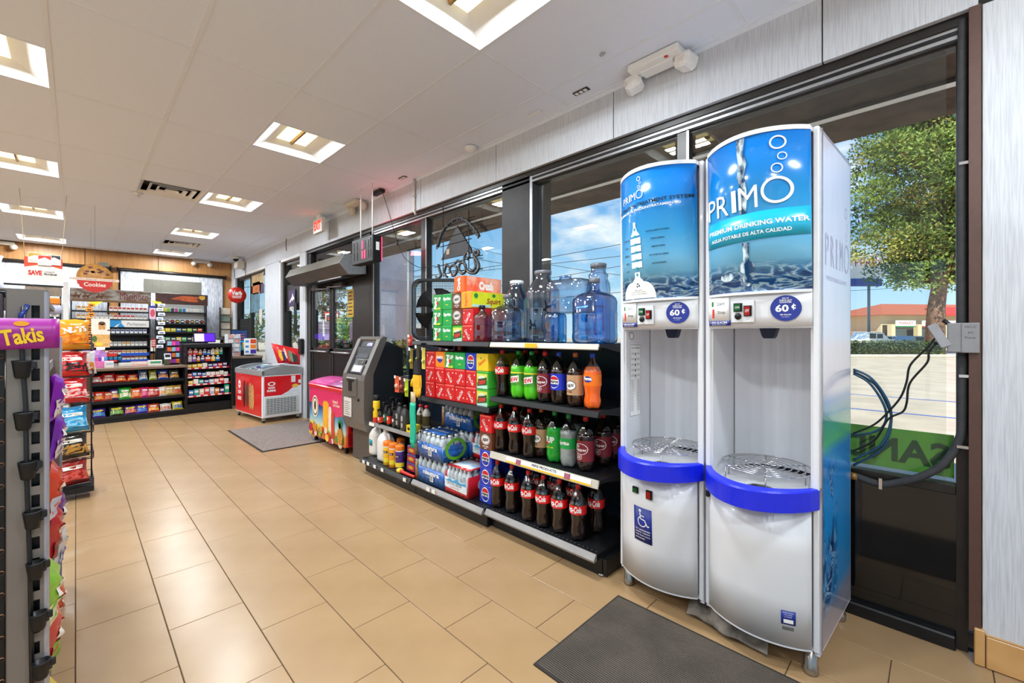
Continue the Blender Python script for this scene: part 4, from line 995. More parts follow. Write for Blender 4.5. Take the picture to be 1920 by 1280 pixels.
for k, l_ in enumerate([[(1768, 625), (1755, 632), (1738, 652), (1707, 684), (1700, 715), (1690, 742), (1672, 765), (1640, 795), (1600, 812)], [(1768, 642), (1755, 645), (1742, 660), (1738, 680), (1706, 718), (1700, 755), (1692, 772), (1665, 786), (1640, 825), (1600, 845)]]):
    q = MB(); q.tube(smooth(PXs(l_, 2.60)), .0042, 8); o = q.build('electric_cable', m_black)
    pl = MB(); p = PX(*l_[0], 2.60); pl.tube([p+Vector((0, -.002, 0)), p+Vector((0, .028, -.004))], [.010, .006], 10); pl.build('plug', m_black, o)
    tag(o, ['upper black power cord running from the grey electrical box', 'lower black power cord with a kink below the grey electrical box'][k], 'cord', 'black cords at the grey box')
m_hose = M('hose_blue', '#1f4a66', .35, var=.1)
for k, l_ in enumerate([[(1600, 692), (1630, 706), (1655, 735), (1670, 768), (1668, 800), (1650, 835), (1600, 862)], [(1600, 700), (1628, 716), (1650, 745), (1662, 775), (1655, 800), (1630, 812), (1600, 814)], [(1600, 696), (1640, 720), (1664, 760), (1671, 790), (1655, 840), (1600, 872)]]):
    q = MB(); q.tube(smooth(PXs(l_, 2.615+.008*k)), .0052, 8); tag(q.build('water_hose', m_hose), ['outermost loop', 'innermost loop', 'middle loop'][k]+' of dark blue water hose behind the nearer machine', 'hose', 'blue hoses behind the machine')
# green sandwich sign on the glass outside, seen from behind
a, b = PX(1803, 822, 2.735), PX(1300, 770, 2.735)
sg = bx('window_sign', (2.737, -.05, .715), (2.742, 1.05, .905), M('sign_lime', '#6fb043', .6, var=.04)); tag(sg, 'green sign on the corner window whose letters read backwards from inside', 'sign')
lettering('SANDWICHES', lambda u, v: (2.7362, .44+u, .805+v), 0, 0, .96, .115, M('sign_letter', '#2f5230', .6), sg, bold=.03)
# ================================================================ window-side shelving
m_sh = M('shelf_black', '#17181b', .4, .2, var=.12, scale=10)
m_rail = M('price_rail', '#8f8b88', .4, .2, var=.1, scale=6); m_railw = M('rail_cream', '#cfc8b8', .4, var=.1, scale=4)
m_yel = M('strip_yellow', '#f0c02a', .45)
m_tagw = M('price_tag', '#f2efe6', .6)
XB = 2.545
def pegboard(t, y0, y1, z0, z1, x=XB, mat=None, name='back_panel'):
    bp = bx(name, (x, y0, z0), (x+.018, y1, z1), mat or M('pegboard', '#0f1c2a', .35, var=.1), t)
    q = MB(); m = 0
    zz = z0+.05
    while zz < z1-.02:
        yy = y0+.05
        while yy < y1-.02:
            q.cbox((x-.0006, yy, zz), (.0012, .006, .006)); yy += .05
        zz += .05
    k = q.build('peg_holes', m_black, t); k['kind'] = 'stuff'
def shelf(t, y0, y1, z, x0, rail, name='shelf', zl=.03, tags=0, tagmat=None):
    q = MB(); q.box((x0+.012, y0+.003, z-.022), (XB, y1-.003, z)); q.box((x0+.012, y0+.003, z-.035), (x0+.02, y1-.003, z-.02))
    s = q.build(name, m_sh, t)
    q = MB(); q.prism([(x0+.012, z), (x0+.004, z), (x0-.006, z-zl), (x0-.002, z-zl-.005), (x0+.012, z-.012)], y0+.004, y1-.004, 'y'); q.build('price_rail', rail, s)
    for y in (y0+.008, y1-.008): 
        q = MB(); q.prism([(x0+.06, z-.022), (XB, z-.022), (XB, z-.10)], y-.002, y+.002, 'y'); q.build('bracket', m_sh, s)
    fr = lambda y, w_, h_, m_, nm='price_tag': (lambda q: (q.add([(x0+.004-.0015-.010*a, y+b*w_/2, z-.002-zl*a) for a, b in [(1-h_, -1), (1-h_, 1), (1, 1), (1, -1)]], [(0, 3, 2, 1)]), q.build(nm, m_, s)))(MB())
    for k in range(tags): fr(y0+(k+.5)*(y1-y0)/tags, .045, .9, tagmat or m_tagw)
    return s
def section(label, y0, y1, kx, lipx, base_rail, step=0):
    t = thing('shelving_unit', label, 'shelf', (0, 0, 0), 0, 'window side shelving run')
    q = MB(); q.bbox((kx, y0, .004), (XB, y1, .105), .004); q.build('kick_plate', m_sh, t)
    q = MB(); q.box((lipx+.015, y0+.002, .105), (XB, y1-.002, .14)); bs = q.build('base_shelf', m_sh, t)
    q = MB(); q.prism([(lipx+.014, .140), (lipx+.006, .142), (lipx-.016, .112), (lipx-.012, .100), (lipx+.014, .104)], y0+.003, y1-.003, 'y'); q.build('price_rail', base_rail, bs)
    q = MB(); 
    for k in range(30): q.box((lipx+.03+0, y0+.02+(y1-y0-.04)*k/30, .1402), (lipx+.045, y0+.028+(y1-y0-.04)*k/30, .1408))
    q.build('perforations', M('perf_grey', '#3a3a3c', .5), bs)['kind'] = 'stuff'
    return t
g1 = section('black shelf unit full of bottles beside the water machines', 1.336, 2.243, 2.062, 2.005, m_rail)
pegboard(g1, 1.336, 2.243, .14, 1.27)
for y in (1.34, 2.24): bx('upright', (XB-.03, y-.012, .1), (XB+.02, y+.012, 1.32), m_sh, g1)
bx('end_foot', (2.07, 1.31, .01), (2.5, 1.334, .10), m_sh, g1)
q = MB(); q.lathe([(.0, 0), (.018, .001), (.018, .01), (.012, .014), (.0, .015)], (2.075, 1.345, -.001), 14); q.build('levelling_foot', m_steel, g1, loc=(0, 0, .002))
shelf(g1, 1.343, 2.243, 1.300, 2.045, m_railw, tags=0)
c = PX(996, 646, 2.038); bx('yellow_tag', (2.030, c.y-.05, 1.270), (2.0335, c.y+.05, 1.297), m_yel, g1)
shelf(g1, 1.343, 2.243, .920, 2.045, m_sh)
s3 = shelf(g1, 1.343, 2.243, .535, 2.045, m_railw, zl=.042)
frs = lambda u, v: (2.0365-.0+.0095*(v/.042), 2.243-u, .493+v)
q = MB(); rect(q, frs, .17, .004, .85, .014); q.build('yellow_stripe', m_yel, s3)
q = MB(); rect(q, lambda u, v: (frs(u, v)[0]-.0004, *frs(u, v)[1:]), .17, .014, .85, .04); q.build('shelf_strip', WHITE, s3)
lettering('PEPSI PRODUCTS', lambda u, v: (frs(u, v)[0]-.0010, *frs(u, v)[1:]), .50, .029, .20, .015, BLACKP, s3, bold=.03)
for a in (.26, .66): q = MB(); rect(q, lambda u, v: (frs(u, v)[0]-.0010, *frs(u, v)[1:]), a, .006, a+.045, .038); q.build('printed_tag', M('tag_pink', '#a85b70', .6, var=.5, scale=200), s3)
g2 = section('black shelf unit with stacked cartons and bottled water packs', 2.247, 3.143, 2.022, 1.985, m_rail)
pegboard(g2, 2.247, 3.143, .14, 1.27)
bx('upright', (XB-.03, 3.131, .1), (XB+.02, 3.155, 1.32), m_sh, g2)
shelf(g2, 2.247, 3.24, 1.300, 2.045, m_sh)
shelf(g2, 2.247, 3.143, .833, 2.045, m_sh)
for a in (803, 813): c = PX(a, 920, 1.97); bx('price_tag', (1.966, c.y-.022, .108), (1.969, c.y+.022, .138), m_tagw, g2)
g3 = section('low black shelf unit of car care bottles next to the cash machine', 3.147, 4.05, 2.022, 1.975, m_sh)
pegboard(g3, 3.147, 4.05, .14, 1.27)
bx('upright', (XB-.03, 4.03, .1), (XB+.02, 4.054, 1.30), m_sh, g3)
shelf(g3, 3.147, 4.05, .487, 2.06, m_rail, tags=0)
for y in (3.97,): bx('price_tag', (2.046, y-.05, .455), (2.049, y+.05, .485), m_tagw, g3)
for y in (3.96, 3.87, 3.74, 3.60, 3.22): bx('price_tag', (1.956, y-.022, .108), (1.959, y+.022, .138), m_tagw, g3)

# ---------------------------------------------------------------- two-litre bottles
m_pet = glassy('clear_plastic', '#dfe6e4', .08, .03, .5, .25)
COLA = M('cola', '#1c0d08', .12, var=.1, coat=.6)
H2 = .323
PROF = {'contour': [(.030, .0), (.046, .006), (.050, .02), (.049, .045), (.044, .075), (.0425, .10), (.046, .13), (.0505, .155), (.0505, .205), (.049, .222), (.042, .243), (.030, .265), (.018, .288), (.0125, .300)],
        'straight': [(.030, .0), (.048, .007), (.053, .025), (.053, .05), (.0525, .06), (.0525, .185), (.053, .20), (.050, .222), (.040, .247), (.028, .268), (.016, .288), (.0125, .300)],
        'wavy': [(.030, .0), (.047, .006), (.051, .02), (.050, .05), (.044, .08), (.047, .11), (.052, .14), (.051, .165), (.052, .20), (.050, .222), (.040, .245), (.028, .266), (.016, .288), (.0125, .300)]}
def petal(mb, prof, n=24):
    """lathe whose foot has five lobes"""
    m = n; vs = []
    for j, (r, z) in enumerate(prof):
        for i in range(m):
            t = 2*PI*i/m; d = (1-.10*max(0, 1-z/.05)*(1+math.cos(5*t))*.9) if z < .05 else 1
            vs.append((r*d*math.cos(t), r*d*math.sin(t), z+(.012*(1+math.cos(5*t))*.5 if j == 0 else 0)))
    fs = [(j*m+i, j*m+(i+1) % m, (j+1)*m+(i+1) % m, (j+1)*m+i) for j in range(len(prof)-1) for i in range(m)]+[list(range(m))[::-1], [(len(prof)-1)*m+i for i in range(m)]]
    return mb.add(vs, fs, True)
def label_band(prof, z0, z1, off=.0007):
    def R(z):
        for (r0, a), (r1, b) in zip(prof[:-1], prof[1:]):
            if a <= z <= b: return r0+(r1-r0)*(z-a)/(b-a)
        return .05
    pts = [(R(z0)+off, z0)]+[(r+off, z) for r, z in prof if z0 < z < z1]+[(R(z1)+off, z1)]
    return pts, R
def bottle(prof, liquid, cap, band, bandmat, deco, fill=.232, clear=None):
    P = PROF[prof]
    # root is the bottle: liquid-filled lower body, clear shoulder
    lo = [p for p in P if p[1] <= fill]; q = MB(); petal(q, lo); o = q.build('soda_bottle', liquid)
    hi = [(p[0]+.0004, p[1]) for p in P if p[1] >= fill-.03]; q = MB(); q.lathe(hi, n=20, cap=False); q.build('neck', clear or m_pet, o)
    q = MB(); q.lathe([(.0155, .300), (.0155, .321), (.014, .323), (0, .323)], n=16); q.lathe([(.0165, .297), (.0165, .300)], n=16); q.build('cap', cap, o)
    pts, R = label_band(P, *band); q = MB(); q.lathe(pts, n=24, cap=False); lb = q.build('label', bandmat, o)
    zc = (band[0]+band[1])/2; rr = max(R(zc), R(band[0]), R(band[1]))
    deco(lambda off=.0016: (lambda u, v: ((R(zc+v)+off)*math.cos(PI+u/rr), (R(zc+v)+off)*math.sin(PI+u/rr), zc+v)), lb)
    return o
def mk(name, f, **k):
    def g():
        o = f(); o['category'] = 'bottle'; return o
    return Series(g)
m_capr = M('cap_red', '#c81f1f', .35); m_capg = M('cap_green', '#1f9a4a', .35); m_capb = M('cap_blue', '#1d46b8', .35); m_capo = M('cap_orange', '#b8642a', .4)
m_lred = M('label_red', '#e01a1c', .4, var=.03)
def d_coke(F_, lb):
    lettering('Coca-Cola', F_(), 0, .004, .104, .036, WHITE, lb, shear=.25, bold=.035, res=3)
    q = MB(); text_to(q, 'ORIGINAL TASTE', F_(), 0, -.017, .045, .004, bold=.02); q.build('small_print', WHITE, lb)
def d_dew(F_, lb):
    q = MB(); vstrip(q, F_(.0013), lambda t: -.034+.012*t, lambda t: .006+.016*t, -.044, .043); q.build('logo_patch', WHITE, lb)
    lettering('DEW', F_(.002), 0, -.008, .080, .030, M('logo_red', '#cf2027', .4), lb, bold=.04, rot=.14)
    lettering('MOUNTAIN', F_(.002), -.004, .024, .074, .013, M('logo_dgreen', '#0f4a2a', .4), lb, bold=.02, rot=.14)
    q = MB(); pts, R = label_band(PROF['straight'], .170, .182, .001); 
    rect(q, F_(.0010), -.12, .034, .12, .043, 24); q.build('yellow_stripe', M('logo_yellow', '#e8e23c', .4), lb)
def d_drp(F_, lb):
    q = MB(); disc(q, F_(.0014), 0, .012, .047, .033, 30, r0=.92); q.build('oval_ring', WHITE, lb)
    lettering('Dr', F_(), -.018, .028, .026, .017, WHITE, lb, bold=.02); lettering('Pepper', F_(), 0, .006, .078, .022, WHITE, lb, bold=.02)
    lettering('23', F_(), -.012, -.035, .026, .016, WHITE, lb, bold=.02)
    q = MB(); disc(q, F_(.0014), -.012, -.035, .023, .018, 24, r0=.9); q.build('oval_ring', WHITE, lb)
def d_pepsi(F_, lb):
    q = MB(); disc(q, F_(.0010), 0, 0, .034, .040, 28); q.build('globe', WHITE, lb)
    q = MB(); disc(q, F_(.0013), 0, .013, .030, .022, 20, a0=0, a1=PI); q.build('globe_red', M('logo_red', '#cf2027', .4), lb)
    q = MB(); disc(q, F_(.0013), 0, -.013, .030, .022, 20, a0=PI, a1=2*PI); q.build('globe_blue', M('logo_blue', '#1c2f9c', .4), lb)
    lettering('PEPSI', F_(.0018), 0, 0, .060, .015, BLACKP, lb, bold=.04)
def d_aw(F_, lb):
    q = MB(); disc(q, F_(.0012), 0, -.002, .038, .029, 28); q.build('oval', M('logo_brown', '#4a2614', .4), lb)
    q = MB(); disc(q, F_(.0015), 0, -.002, .034, .025, 28); q.build('oval', WHITE, lb)
    lettering('A&W', F_(.0020), 0, -.002, .050, .022, M('logo_brown', '#4a2614', .4), lb, bold=.03, rot=.08); lettering('ROOT BEER', F_(), -.01, -.040, .046, .008, M('logo_brown', '#4a2614', .4), lb, bold=.03)
def d_fanta(F_, lb):
    q = MB(); disc(q, F_(.0010), -.004, .006, .030, .018, 16); q.build('leaf_patch', M('logo_blue', '#1c2f9c', .4), lb); lettering('Fanta', F_(.0018), -.004, .010, .056, .020, WHITE, lb, bold=.05)
def d_7up(F_, lb):
    q = MB(); disc(q, F_(.0010), -.016, -.004, .016, .018, 18); q.build('red_spot', M('logo_red', '#cf2027', .4), lb)
    lettering('7UP', F_(.0018), 0, .012, .072, .040, WHITE, lb, bold=.04); lettering('LEMON LIME', F_(), 0, -.035, .06, .009, M('logo_yellow', '#e8e23c', .4), lb, bold=.03)
def d_sprite(F_, lb): lettering('Sprite', F_(), 0, 0, .080, .030, WHITE, lb, bold=.04, shear=.1)
m_dew = M('soda_green', '#4fc41a', .12, var=.12, coat=.6); m_7 = M('bottle_green', '#16a02e', .12, var=.15, coat=.6)
m_or = M('soda_orange', '#f2661a', .12, var=.05, coat=.6); m_rb = M('root_beer', '#2a1408', .12, coat=.6); m_clr = M('soda_clear', '#8f9694', .08, var=.25, scale=14, coat=.7)
gneck = glassy('green_plastic', '#5fc86a', .08, .03, .5, .3)
BT = {
 'coke': mk('coke', lambda: bottle('contour', COLA, m_capr, (.155, .207), m_lred, d_coke)),
 'dew': mk('dew', lambda: bottle('straight', m_dew, m_capg, (.090, .185), M('label_dew', '#2f7d33', .4, var=.2, scale=20, col2='#55a82e'), d_dew, clear=gneck)),
 'drp': mk('drp', lambda: bottle('straight', COLA, m_capr, (.062, .185), M('label_maroon', '#7c1f2c', .4, var=.05), d_drp)),
 'pepsi': mk('pepsi', lambda: bottle('straight', COLA, m_capb, (.090, .190), M('label_blue', '#1a2fc4', .4, var=.05), d_pepsi)),
 'aw': mk('aw', lambda: bottle('straight', m_rb, m_capo, (.070, .190), M('label_tan', '#c49a72', .45, var=.15, scale=30, stretch=(1, 1, .1)), d_aw)),
 'fanta': mk('fanta', lambda: bottle('wavy', m_or, m_capb, (.135, .200), M('label_orange', '#ff7a12', .4), d_fanta, fill=.246)),
 '7up': mk('7up', lambda: bottle('straight', m_7, m_capg, (.085, .185), M('label_green', '#1ea43a', .4, var=.05), d_7up, clear=gneck)),
 'sprite': mk('sprite', lambda: bottle('straight', m_clr, m_capg, (.115, .180), M('label_green2', '#17a34a', .4, var=.03), d_sprite)),
}
DS = {'coke': 'cola bottle with a red label', 'dew': 'bright green soda bottle', 'drp': 'dark bottle with a maroon label', 'pepsi': 'dark soda bottle with a blue label', 'aw': 'root beer bottle with a tan label', 'fanta': 'orange soda bottle with a blue cap', '7up': 'green lemon-lime bottle', 'sprite': 'clear soda bottle with a green label'}
def put(kind, x, y, z, label, rz=0, g='two litre soda bottles'):
    o = BT[kind]((x, y, z), rz, label, g); return o
def ratio(px): r = ray(px, 600); return r[1]/r[0]
rows = [('base', .1405, 'on the bottom shelf', [('coke', 933, 2.101), ('coke', 960, 2.107), ('coke', 991, 2.09), ('coke', 1019, 2.09), ('coke', 1049, 2.10), ('coke', 1084, 2.105)]),
        ('mid', .5355, 'on the shelf above the price strip', [('coke', 940, 2.13), ('coke', 966, 2.13), ('coke', 993, 2.14), ('aw', 1015, 2.20), ('7up', 1040, 2.175), ('sprite', 1066, 2.16), ('drp', 1098, 2.165), ('drp', 1131, 2.33)]),
        ('up', .9205, 'on the upper bottle shelf', [('coke', 942, 2.13), ('dew', 972, 2.13), ('dew', 997, 2.13), ('drp', 1022, 2.13), ('pepsi', 1048, 2.13), ('aw', 1079, 2.13), ('fanta', 1111, 2.13)])]
for nm, z, where, items in rows:
    tot = {}
    for k, _, _ in items: tot[k] = tot.get(k, 0)+1
    seen = {}
    for k, px, x in items:
        seen[k] = seen.get(k, 0)+1
        lb = DS[k]+' '+where
        if tot[k] > 1: lb += ', '+ORD[seen[k]-1]+' from left'
        put(k, x, x*ratio(px), z, lb, random.uniform(-.06, .06))
put('coke', 2.26, 2.26*ratio(1118), .1405, 'red-labelled cola bottle set back at the right end of the bottom shelf')
for i, (px, x) in enumerate([(1005, 2.30), (1040, 2.32), (1076, 2.32)]): put('coke', x, x*ratio(px), .1405, 'cola bottle in the second row of the bottom shelf, %s from left' % ORD[i], g='second row cola bottles')
for i, (px, x) in enumerate([(985, 2.31), (1005, 2.33), (1022, 2.34)]): put('coke', x, x*ratio(px), .9205, 'cola bottle behind the green sodas on the upper shelf, %s from left' % ORD[i], g='back row bottles on the upper shelf')
for i, (k, px, x) in enumerate([('coke', 958, 2.28), ('coke', 983, 2.28), ('drp', 1003, 2.33), ('coke', 1030, 2.36), ('sprite', 1084, 2.38), ('drp', 1152, 2.47)]): put(k, x, x*ratio(px), .5355, 'bottle in the back row above the price strip, %s from left' % ORD[i], g='back row bottles on the middle shelf')

# ---------------------------------------------------------------- soda cartons
CW, CHH, CD = .1265, .1265, .385
def carton(col, deco, depth=CD, w_=CW, side=None):
    q = MB(); q.bbox((0, -w_/2, 0), (depth, w_/2, CHH), .004); o = q.build('soda_carton', M('card_'+col.strip('#'), col, .45, var=.04, scale=12, coat=.15)); o['category'] = 'carton'
    deco(F_nx(0, 0, CHH/2), o); return o
def c_coke(f, o, up=1):
    q = MB(); text_to(q, 'Coca-Cola', f, 0, -.008, .088, .030, shear=.25, bold=.02, rot=.95*up); 
    for a in (-.042, .040): disc(q, f, a, .030*(1 if a*up < 0 else -.9), .005, .006, 10)
    q.build('lettering', WHITE, o); q = MB(); rect(q, f, -.055, .050, .055, .058); q.build('top_stripe', M('card_pale_red', '#f26a5e', .5), o)
def c_7up(f, o):
    q = MB(); poly(q, f, [(-.05, -.055), (-.02, -.055), (.012, .012), (-.02, .010)]); text_to(q, '7', f, -.022, .018, .040, .05, bold=.05); text_to(q, 'UP', f, .026, .026, .045, .032, bold=.05); q.build('lettering', WHITE, o)
    q = MB(); disc(q, f2 if False else (lambda u, v: (f(u, v)[0]-.0006, *f(u, v)[1:])), .004, -.006, .013, .018, 16); q.build('red_spot', M('logo_red', '#cf2027', .4), o)
    q = MB(); disc(q, f, .026, -.050, .018, .010, 14); disc(q, f, -.008, -.052, .016, .009, 14); q.build('printed_limes', M('lime_print', '#c9d63a', .5), o)
def c_sprite(f, o):
    lettering('Sprite', f, 0, .022, .098, .034, WHITE, o, bold=.05); q = MB(); rect(q, f, -.016, -.028, .016, -.022); q.build('small_print', M('logo_yellow', '#e8e23c', .4), o)
def c_fanta(f, o):
    q = MB(); poly(q, f, [(-.045, .012), (.048, .015), (.03, -.01), (.0, -.026), (-.03, -.012)]); q.build('leaf_patch', M('logo_blue', '#1c2f9c', .4), o)
    g = lambda u, v: (f(u, v)[0]-.0006, *f(u, v)[1:]); lettering('FANTA', g, 0, .018, .086, .026, WHITE, o, bold=.06)
def c_pepsi(f, o):
    q = MB(); disc(q, f, 0, .0, .040, .052, 24); q.build('globe', WHITE, o); g = lambda u, v: (f(u, v)[0]-.0006, *f(u, v)[1:]); h = lambda u, v: (f(u, v)[0]-.0010, *f(u, v)[1:])
    q = MB(); disc(q, g, 0, .014, .034, .030, 16, a0=0, a1=PI); q.build('globe_red', M('logo_red', '#cf2027', .4), o)
    q = MB(); disc(q, g, 0, -.014, .034, .030, 16, a0=PI, a1=2*PI); q.build('globe_blue', M('logo_blue', '#1c2f9c', .4), o)
    lettering('PEPSI', h, 0, 0, .068, .018, BLACKP, o, bold=.05)
def c_aw(f, o):
    g = lambda u, v: (f(u, v)[0]-.0006, *f(u, v)[1:]); h = lambda u, v: (f(u, v)[0]-.0010, *f(u, v)[1:])
    q = MB(); disc(q, f, 0, .012, .046, .036, 24); q.build('oval', WHITE, o); q = MB(); disc(q, g, 0, .012, .042, .032, 24, r0=.9); q.build('oval_ring', M('logo_brown', '#4a2614', .4), o)
    lettering('A&W', h, 0, .012, .062, .028, M('logo_brown', '#4a2614', .4), o, bold=.04); lettering('ROOT BEER', f, 0, -.036, .06, .009, WHITE, o, bold=.03); lettering('ZERO', f, 0, -.05, .03, .007, WHITE, o, bold=.03)
def c_dew(f, o):
    g = lambda u, v: (f(u, v)[0]-.0006, *f(u, v)[1:]); h = lambda u, v: (f(u, v)[0]-.0010, *f(u, v)[1:])
    q = MB(); poly(q, f, [(-.056, -.02), (.056, .0), (.056, .045), (-.056, .045)]); q.build('yellow_patch', M('dew_yellow', '#d8dc55', .5), o)
    q = MB(); poly(q, f, [(-.056, -.062), (.056, -.062), (.056, -.035), (-.056, -.045)]); q.build('pale_patch', M('dew_pale', '#bfe6d6', .5), o)
    q = MB(); poly(q, g, [(-.048, -.048), (.046, -.03), (.052, .022), (-.044, .006)]); q.build('logo_patch', M('logo_dgreen', '#0f4a2a', .4), o)
    lettering('DEW', h, .003, -.016, .078, .030, M('logo_red2', '#e63a34', .4), o, bold=.06, rot=.15); lettering('MTN', h, -.004, .020, .062, .020, WHITE, o, bold=.05, rot=.15)
def c_squirt(f, o):
    lettering('Squirt', f, 0, 0, .088, .034, M('squirt_red', '#e0562a', .4), o, bold=.03, shear=.2, rot=.5); q = MB(); disc(q, f, -.01, .030, .008, .006, 10); q.build('leaf_print', M('logo_green', '#1d8a3a', .5), o)
def c_squirt2(f, o): lettering('Squirt', f, 0, 0, .10, .034, M('squirt_red', '#e0562a', .4), o, bold=.03, rot=PI/2)
def c_crush(f, o): lettering('Crush', f, 0, 0, .10, .040, WHITE, o, bold=.06, rot=PI/2)
CT = {k: Series(v) for k, v in {
 'coke': lambda: carton('#d5151b', c_coke), 'coke2': lambda: carton('#d5151b', lambda f, o: c_coke(f, o, -1)), '7up': lambda: carton('#1d9a3c', c_7up), 'sprite': lambda: carton('#11a34b', c_sprite), 'fanta': lambda: carton('#ff8a1a', c_fanta),
 'pepsi': lambda: carton('#1a37b8', c_pepsi), 'aw': lambda: carton('#6b3a22', c_aw), 'dew': lambda: carton('#3fae35', c_dew), 'squirt': lambda: carton('#ecc81e', c_squirt)}.items()}
CN = {'coke': 'red carton lettered upward', 'coke2': 'red carton lettered downward', '7up': 'green carton with a red spot', 'sprite': 'plain green carton', 'fanta': 'orange carton', 'pepsi': 'blue carton with round emblem', 'aw': 'brown root beer carton', 'dew': 'lime green carton', 'squirt': 'yellow soda carton'}
def stack(cols, x, z0, where, rown):
    for ci, (yc, kinds) in enumerate(cols):
        for ri, k in enumerate(kinds):
            CT[k]((x+random.uniform(-.004, .004), yc+random.uniform(-.001, .001), z0+ri*(CHH+.0006)), random.uniform(-.012, .012), '%s, %s column, %s row %s' % (CN[k], ORD[ci], rown[ri], where), 'soda cartons')
ye = [3.075, 2.936, 2.804, 2.678, 2.544, 2.42, 2.290]; yc = [(a+b)/2 for a, b in zip(ye[:-1], ye[1:])]
stack([(yc[0], ['coke2', 'coke', 'coke']), (yc[1], ['coke', 'coke2', 'fanta']), (yc[2], ['coke2', 'coke2', '7up']), (yc[3], ['coke', 'coke', 'sprite']), (yc[4], ['coke2', 'coke2', 'pepsi']), (yc[5], ['dew', 'dew', 'squirt'])], 2.07, .8336, 'of the middle shelf block', ['bottom', 'middle', 'top'])
stack([(2.944, ['7up', '7up', '7up']), (2.815, ['sprite', 'sprite', 'sprite'])], 2.10, 1.3006, 'of the stack by the fan', ['bottom', 'middle', 'top'])
for o in list(COL.objects):
    if o.name.startswith('soda_carton') and o.parent is None and 'by the fan' in o.get('label', ''): o.scale.x = .72
stack([(2.684, ['dew', 'aw', 'aw']), (2.553, ['coke2', 'coke'])], 2.10, 1.3006, 'left of the pink jug', ['bottom', 'second', 'third'])
stack([(2.317, ['pepsi', 'pepsi', 'pepsi', 'aw', 'coke2'])], 2.07, .1408, 'tower right of the red water pack', ['bottom', 'second', 'middle', 'fourth', 'top'])
def long_carton(col, endtxt, sidefn, name, label, x, y, z, rz):
    q = MB(); q.bbox((0, -CW/2, 0), (.39, CW/2, CHH), .004); o = q.build('soda_carton', M('card_'+col.strip('#'), col, .45, var=.05, coat=.15), None, loc=(x, y, z), rz=rz); tag(o, label, 'carton', 'soda cartons')
    endtxt(F_nx(0, 0, CHH/2), o); sidefn(F_ny(-CW/2, .195, CHH/2), o); return o
def s_squirt(f, o):
    q = MB(); rect(q, f, -.19, -.055, .19, .06); q.build('side_print', M('squirt_side', '#dfe01e', .45, var=.15, scale=6), o); g = lambda u, v: (f(u, v)[0], f(u, v)[1]-.0006, f(u, v)[2])
    lettering('Squirt', g, .03, -.012, .15, .055, M('squirt_brown', '#a8401a', .4), o, bold=.03, shear=.2); q = MB(); disc(q, g, .03, .038, .018, .014, 10); disc(q, g, -.15, .03, .02, .02, 14); q.build('leaf_print', M('logo_green', '#1d8a3a', .5), o)
    q = MB(); rect(q, g, -.19, -.055, .0, -.035); q.build('pale_print', M('dew_pale', '#bfe6d6', .5), o)
def s_crush(f, o):
    q = MB(); rect(q, f, -.165, -.058, .19, .06); q.build('side_print', M('crush_side', '#f6b9a0', .45, var=0, col2='#ef5f3a', scale=12), o); g = lambda u, v: (f(u, v)[0], f(u, v)[1]-.0006, f(u, v)[2])
    lettering('Crush', g, .03, -.004, .15, .07, WHITE, o, bold=.08)
long_carton('#e8a21e', c_squirt2, s_squirt, 'x', 'long yellow grapefruit soda carton turned to show its side', 2.085, 2.553, 1.3006+2*(CHH+.0006), -.02)
long_carton('#f0641a', c_crush, s_crush, 'x', 'long orange and pink carton on top of the stack', 2.095, 2.655, 1.3006+3*(CHH+.0006), -.03)

# ---------------------------------------------------------------- water jugs
m_jug = glassy('jug_blue', '#cfe6fa', .16, .06, .6, .55); m_jugd = glassy('jug_deep_blue', '#8cc8f4', .14, .06, .6, .5); m_pink = glassy('jug_pink', '#dcc2d0', .14, .06, .5, .4)
m_capw = M('cap_white', '#dfe3e6', .4); m_caps = M('cap_grey', '#6f6f76', .4)
def tap(par, p, rz=0):
    q = MB(); q.T = Matrix.Translation(p) @ Matrix.Rotation(rz, 4, 'Z')
    q.tube([(0, 0, 0), (-.035, 0, 0), (-.05, 0, -.004), (-.052, 0, -.03)], [.010, .009, .009, .007], 10); q.tube([(-.03, 0, .006), (-.034, 0, .025), (-.05, 0, .034), (-.064, 0, .03)], [.006, .005, .004, .003], 8); q.build('tap', m_black, par)
def jug(R, H, neck, mat, label, x, y, z, cap, rings=3, tapz=None, handle=True, neckh=.07):
    sh = H-neckh-.02; pr = [(R*.85, .0), (R*.97, .008), (R, .03), (R, .055), (R*.985, .062), (R*.985, sh*.55)]
    for k in range(rings): zz = sh*.58+k*.03; pr += [(R*1.0, zz), (R*.975, zz+.012)]
    pr += [(R*.99, sh*.82), (R*.93, sh*.90), (R*.75, sh*.97), (neck*1.35, sh+.01), (neck, sh+.03), (neck, H-.01)]
    pr = sorted(pr, key=lambda p: p[1]); q = MB(); q.lathe(pr, n=36, cap=False); q.lathe([(0, .004), (R*.85, .0)], n=36, cap=False)
    o = q.build('water_jug', mat, None, loc=(x, y, z)); tag(o, label, 'water jug', 'blue refillable water jugs')
    q = MB(); q.lathe([(neck+.002, H-.028), (neck+.004, H-.026), (neck+.004, H-.004), (neck*.9, H), (0, H)], n=24); q.build('cap', cap, o)
    if handle:
        q = MB()
        for s_ in (-1, 1): q.tube([(-R*.80, s_*.03-.05, sh*.18), (-R*.85, s_*.03-.05, sh*.22), (-R*.88, s_*.03-.05, sh*.5), (-R*.80, s_*.03-.05, sh*.54)], .007, 8)
        q.tube([(-R*.82, -.02, sh*.54), (-R*.82, -.08, sh*.54)], .006, 8); q.build('grip_recess', m_jugd, o)
    if tapz: tap(o, (-R*.98, 0, tapz), .5)
    return o
ZT = 1.3006
def jp(px, x): return x, x*ratio(px)
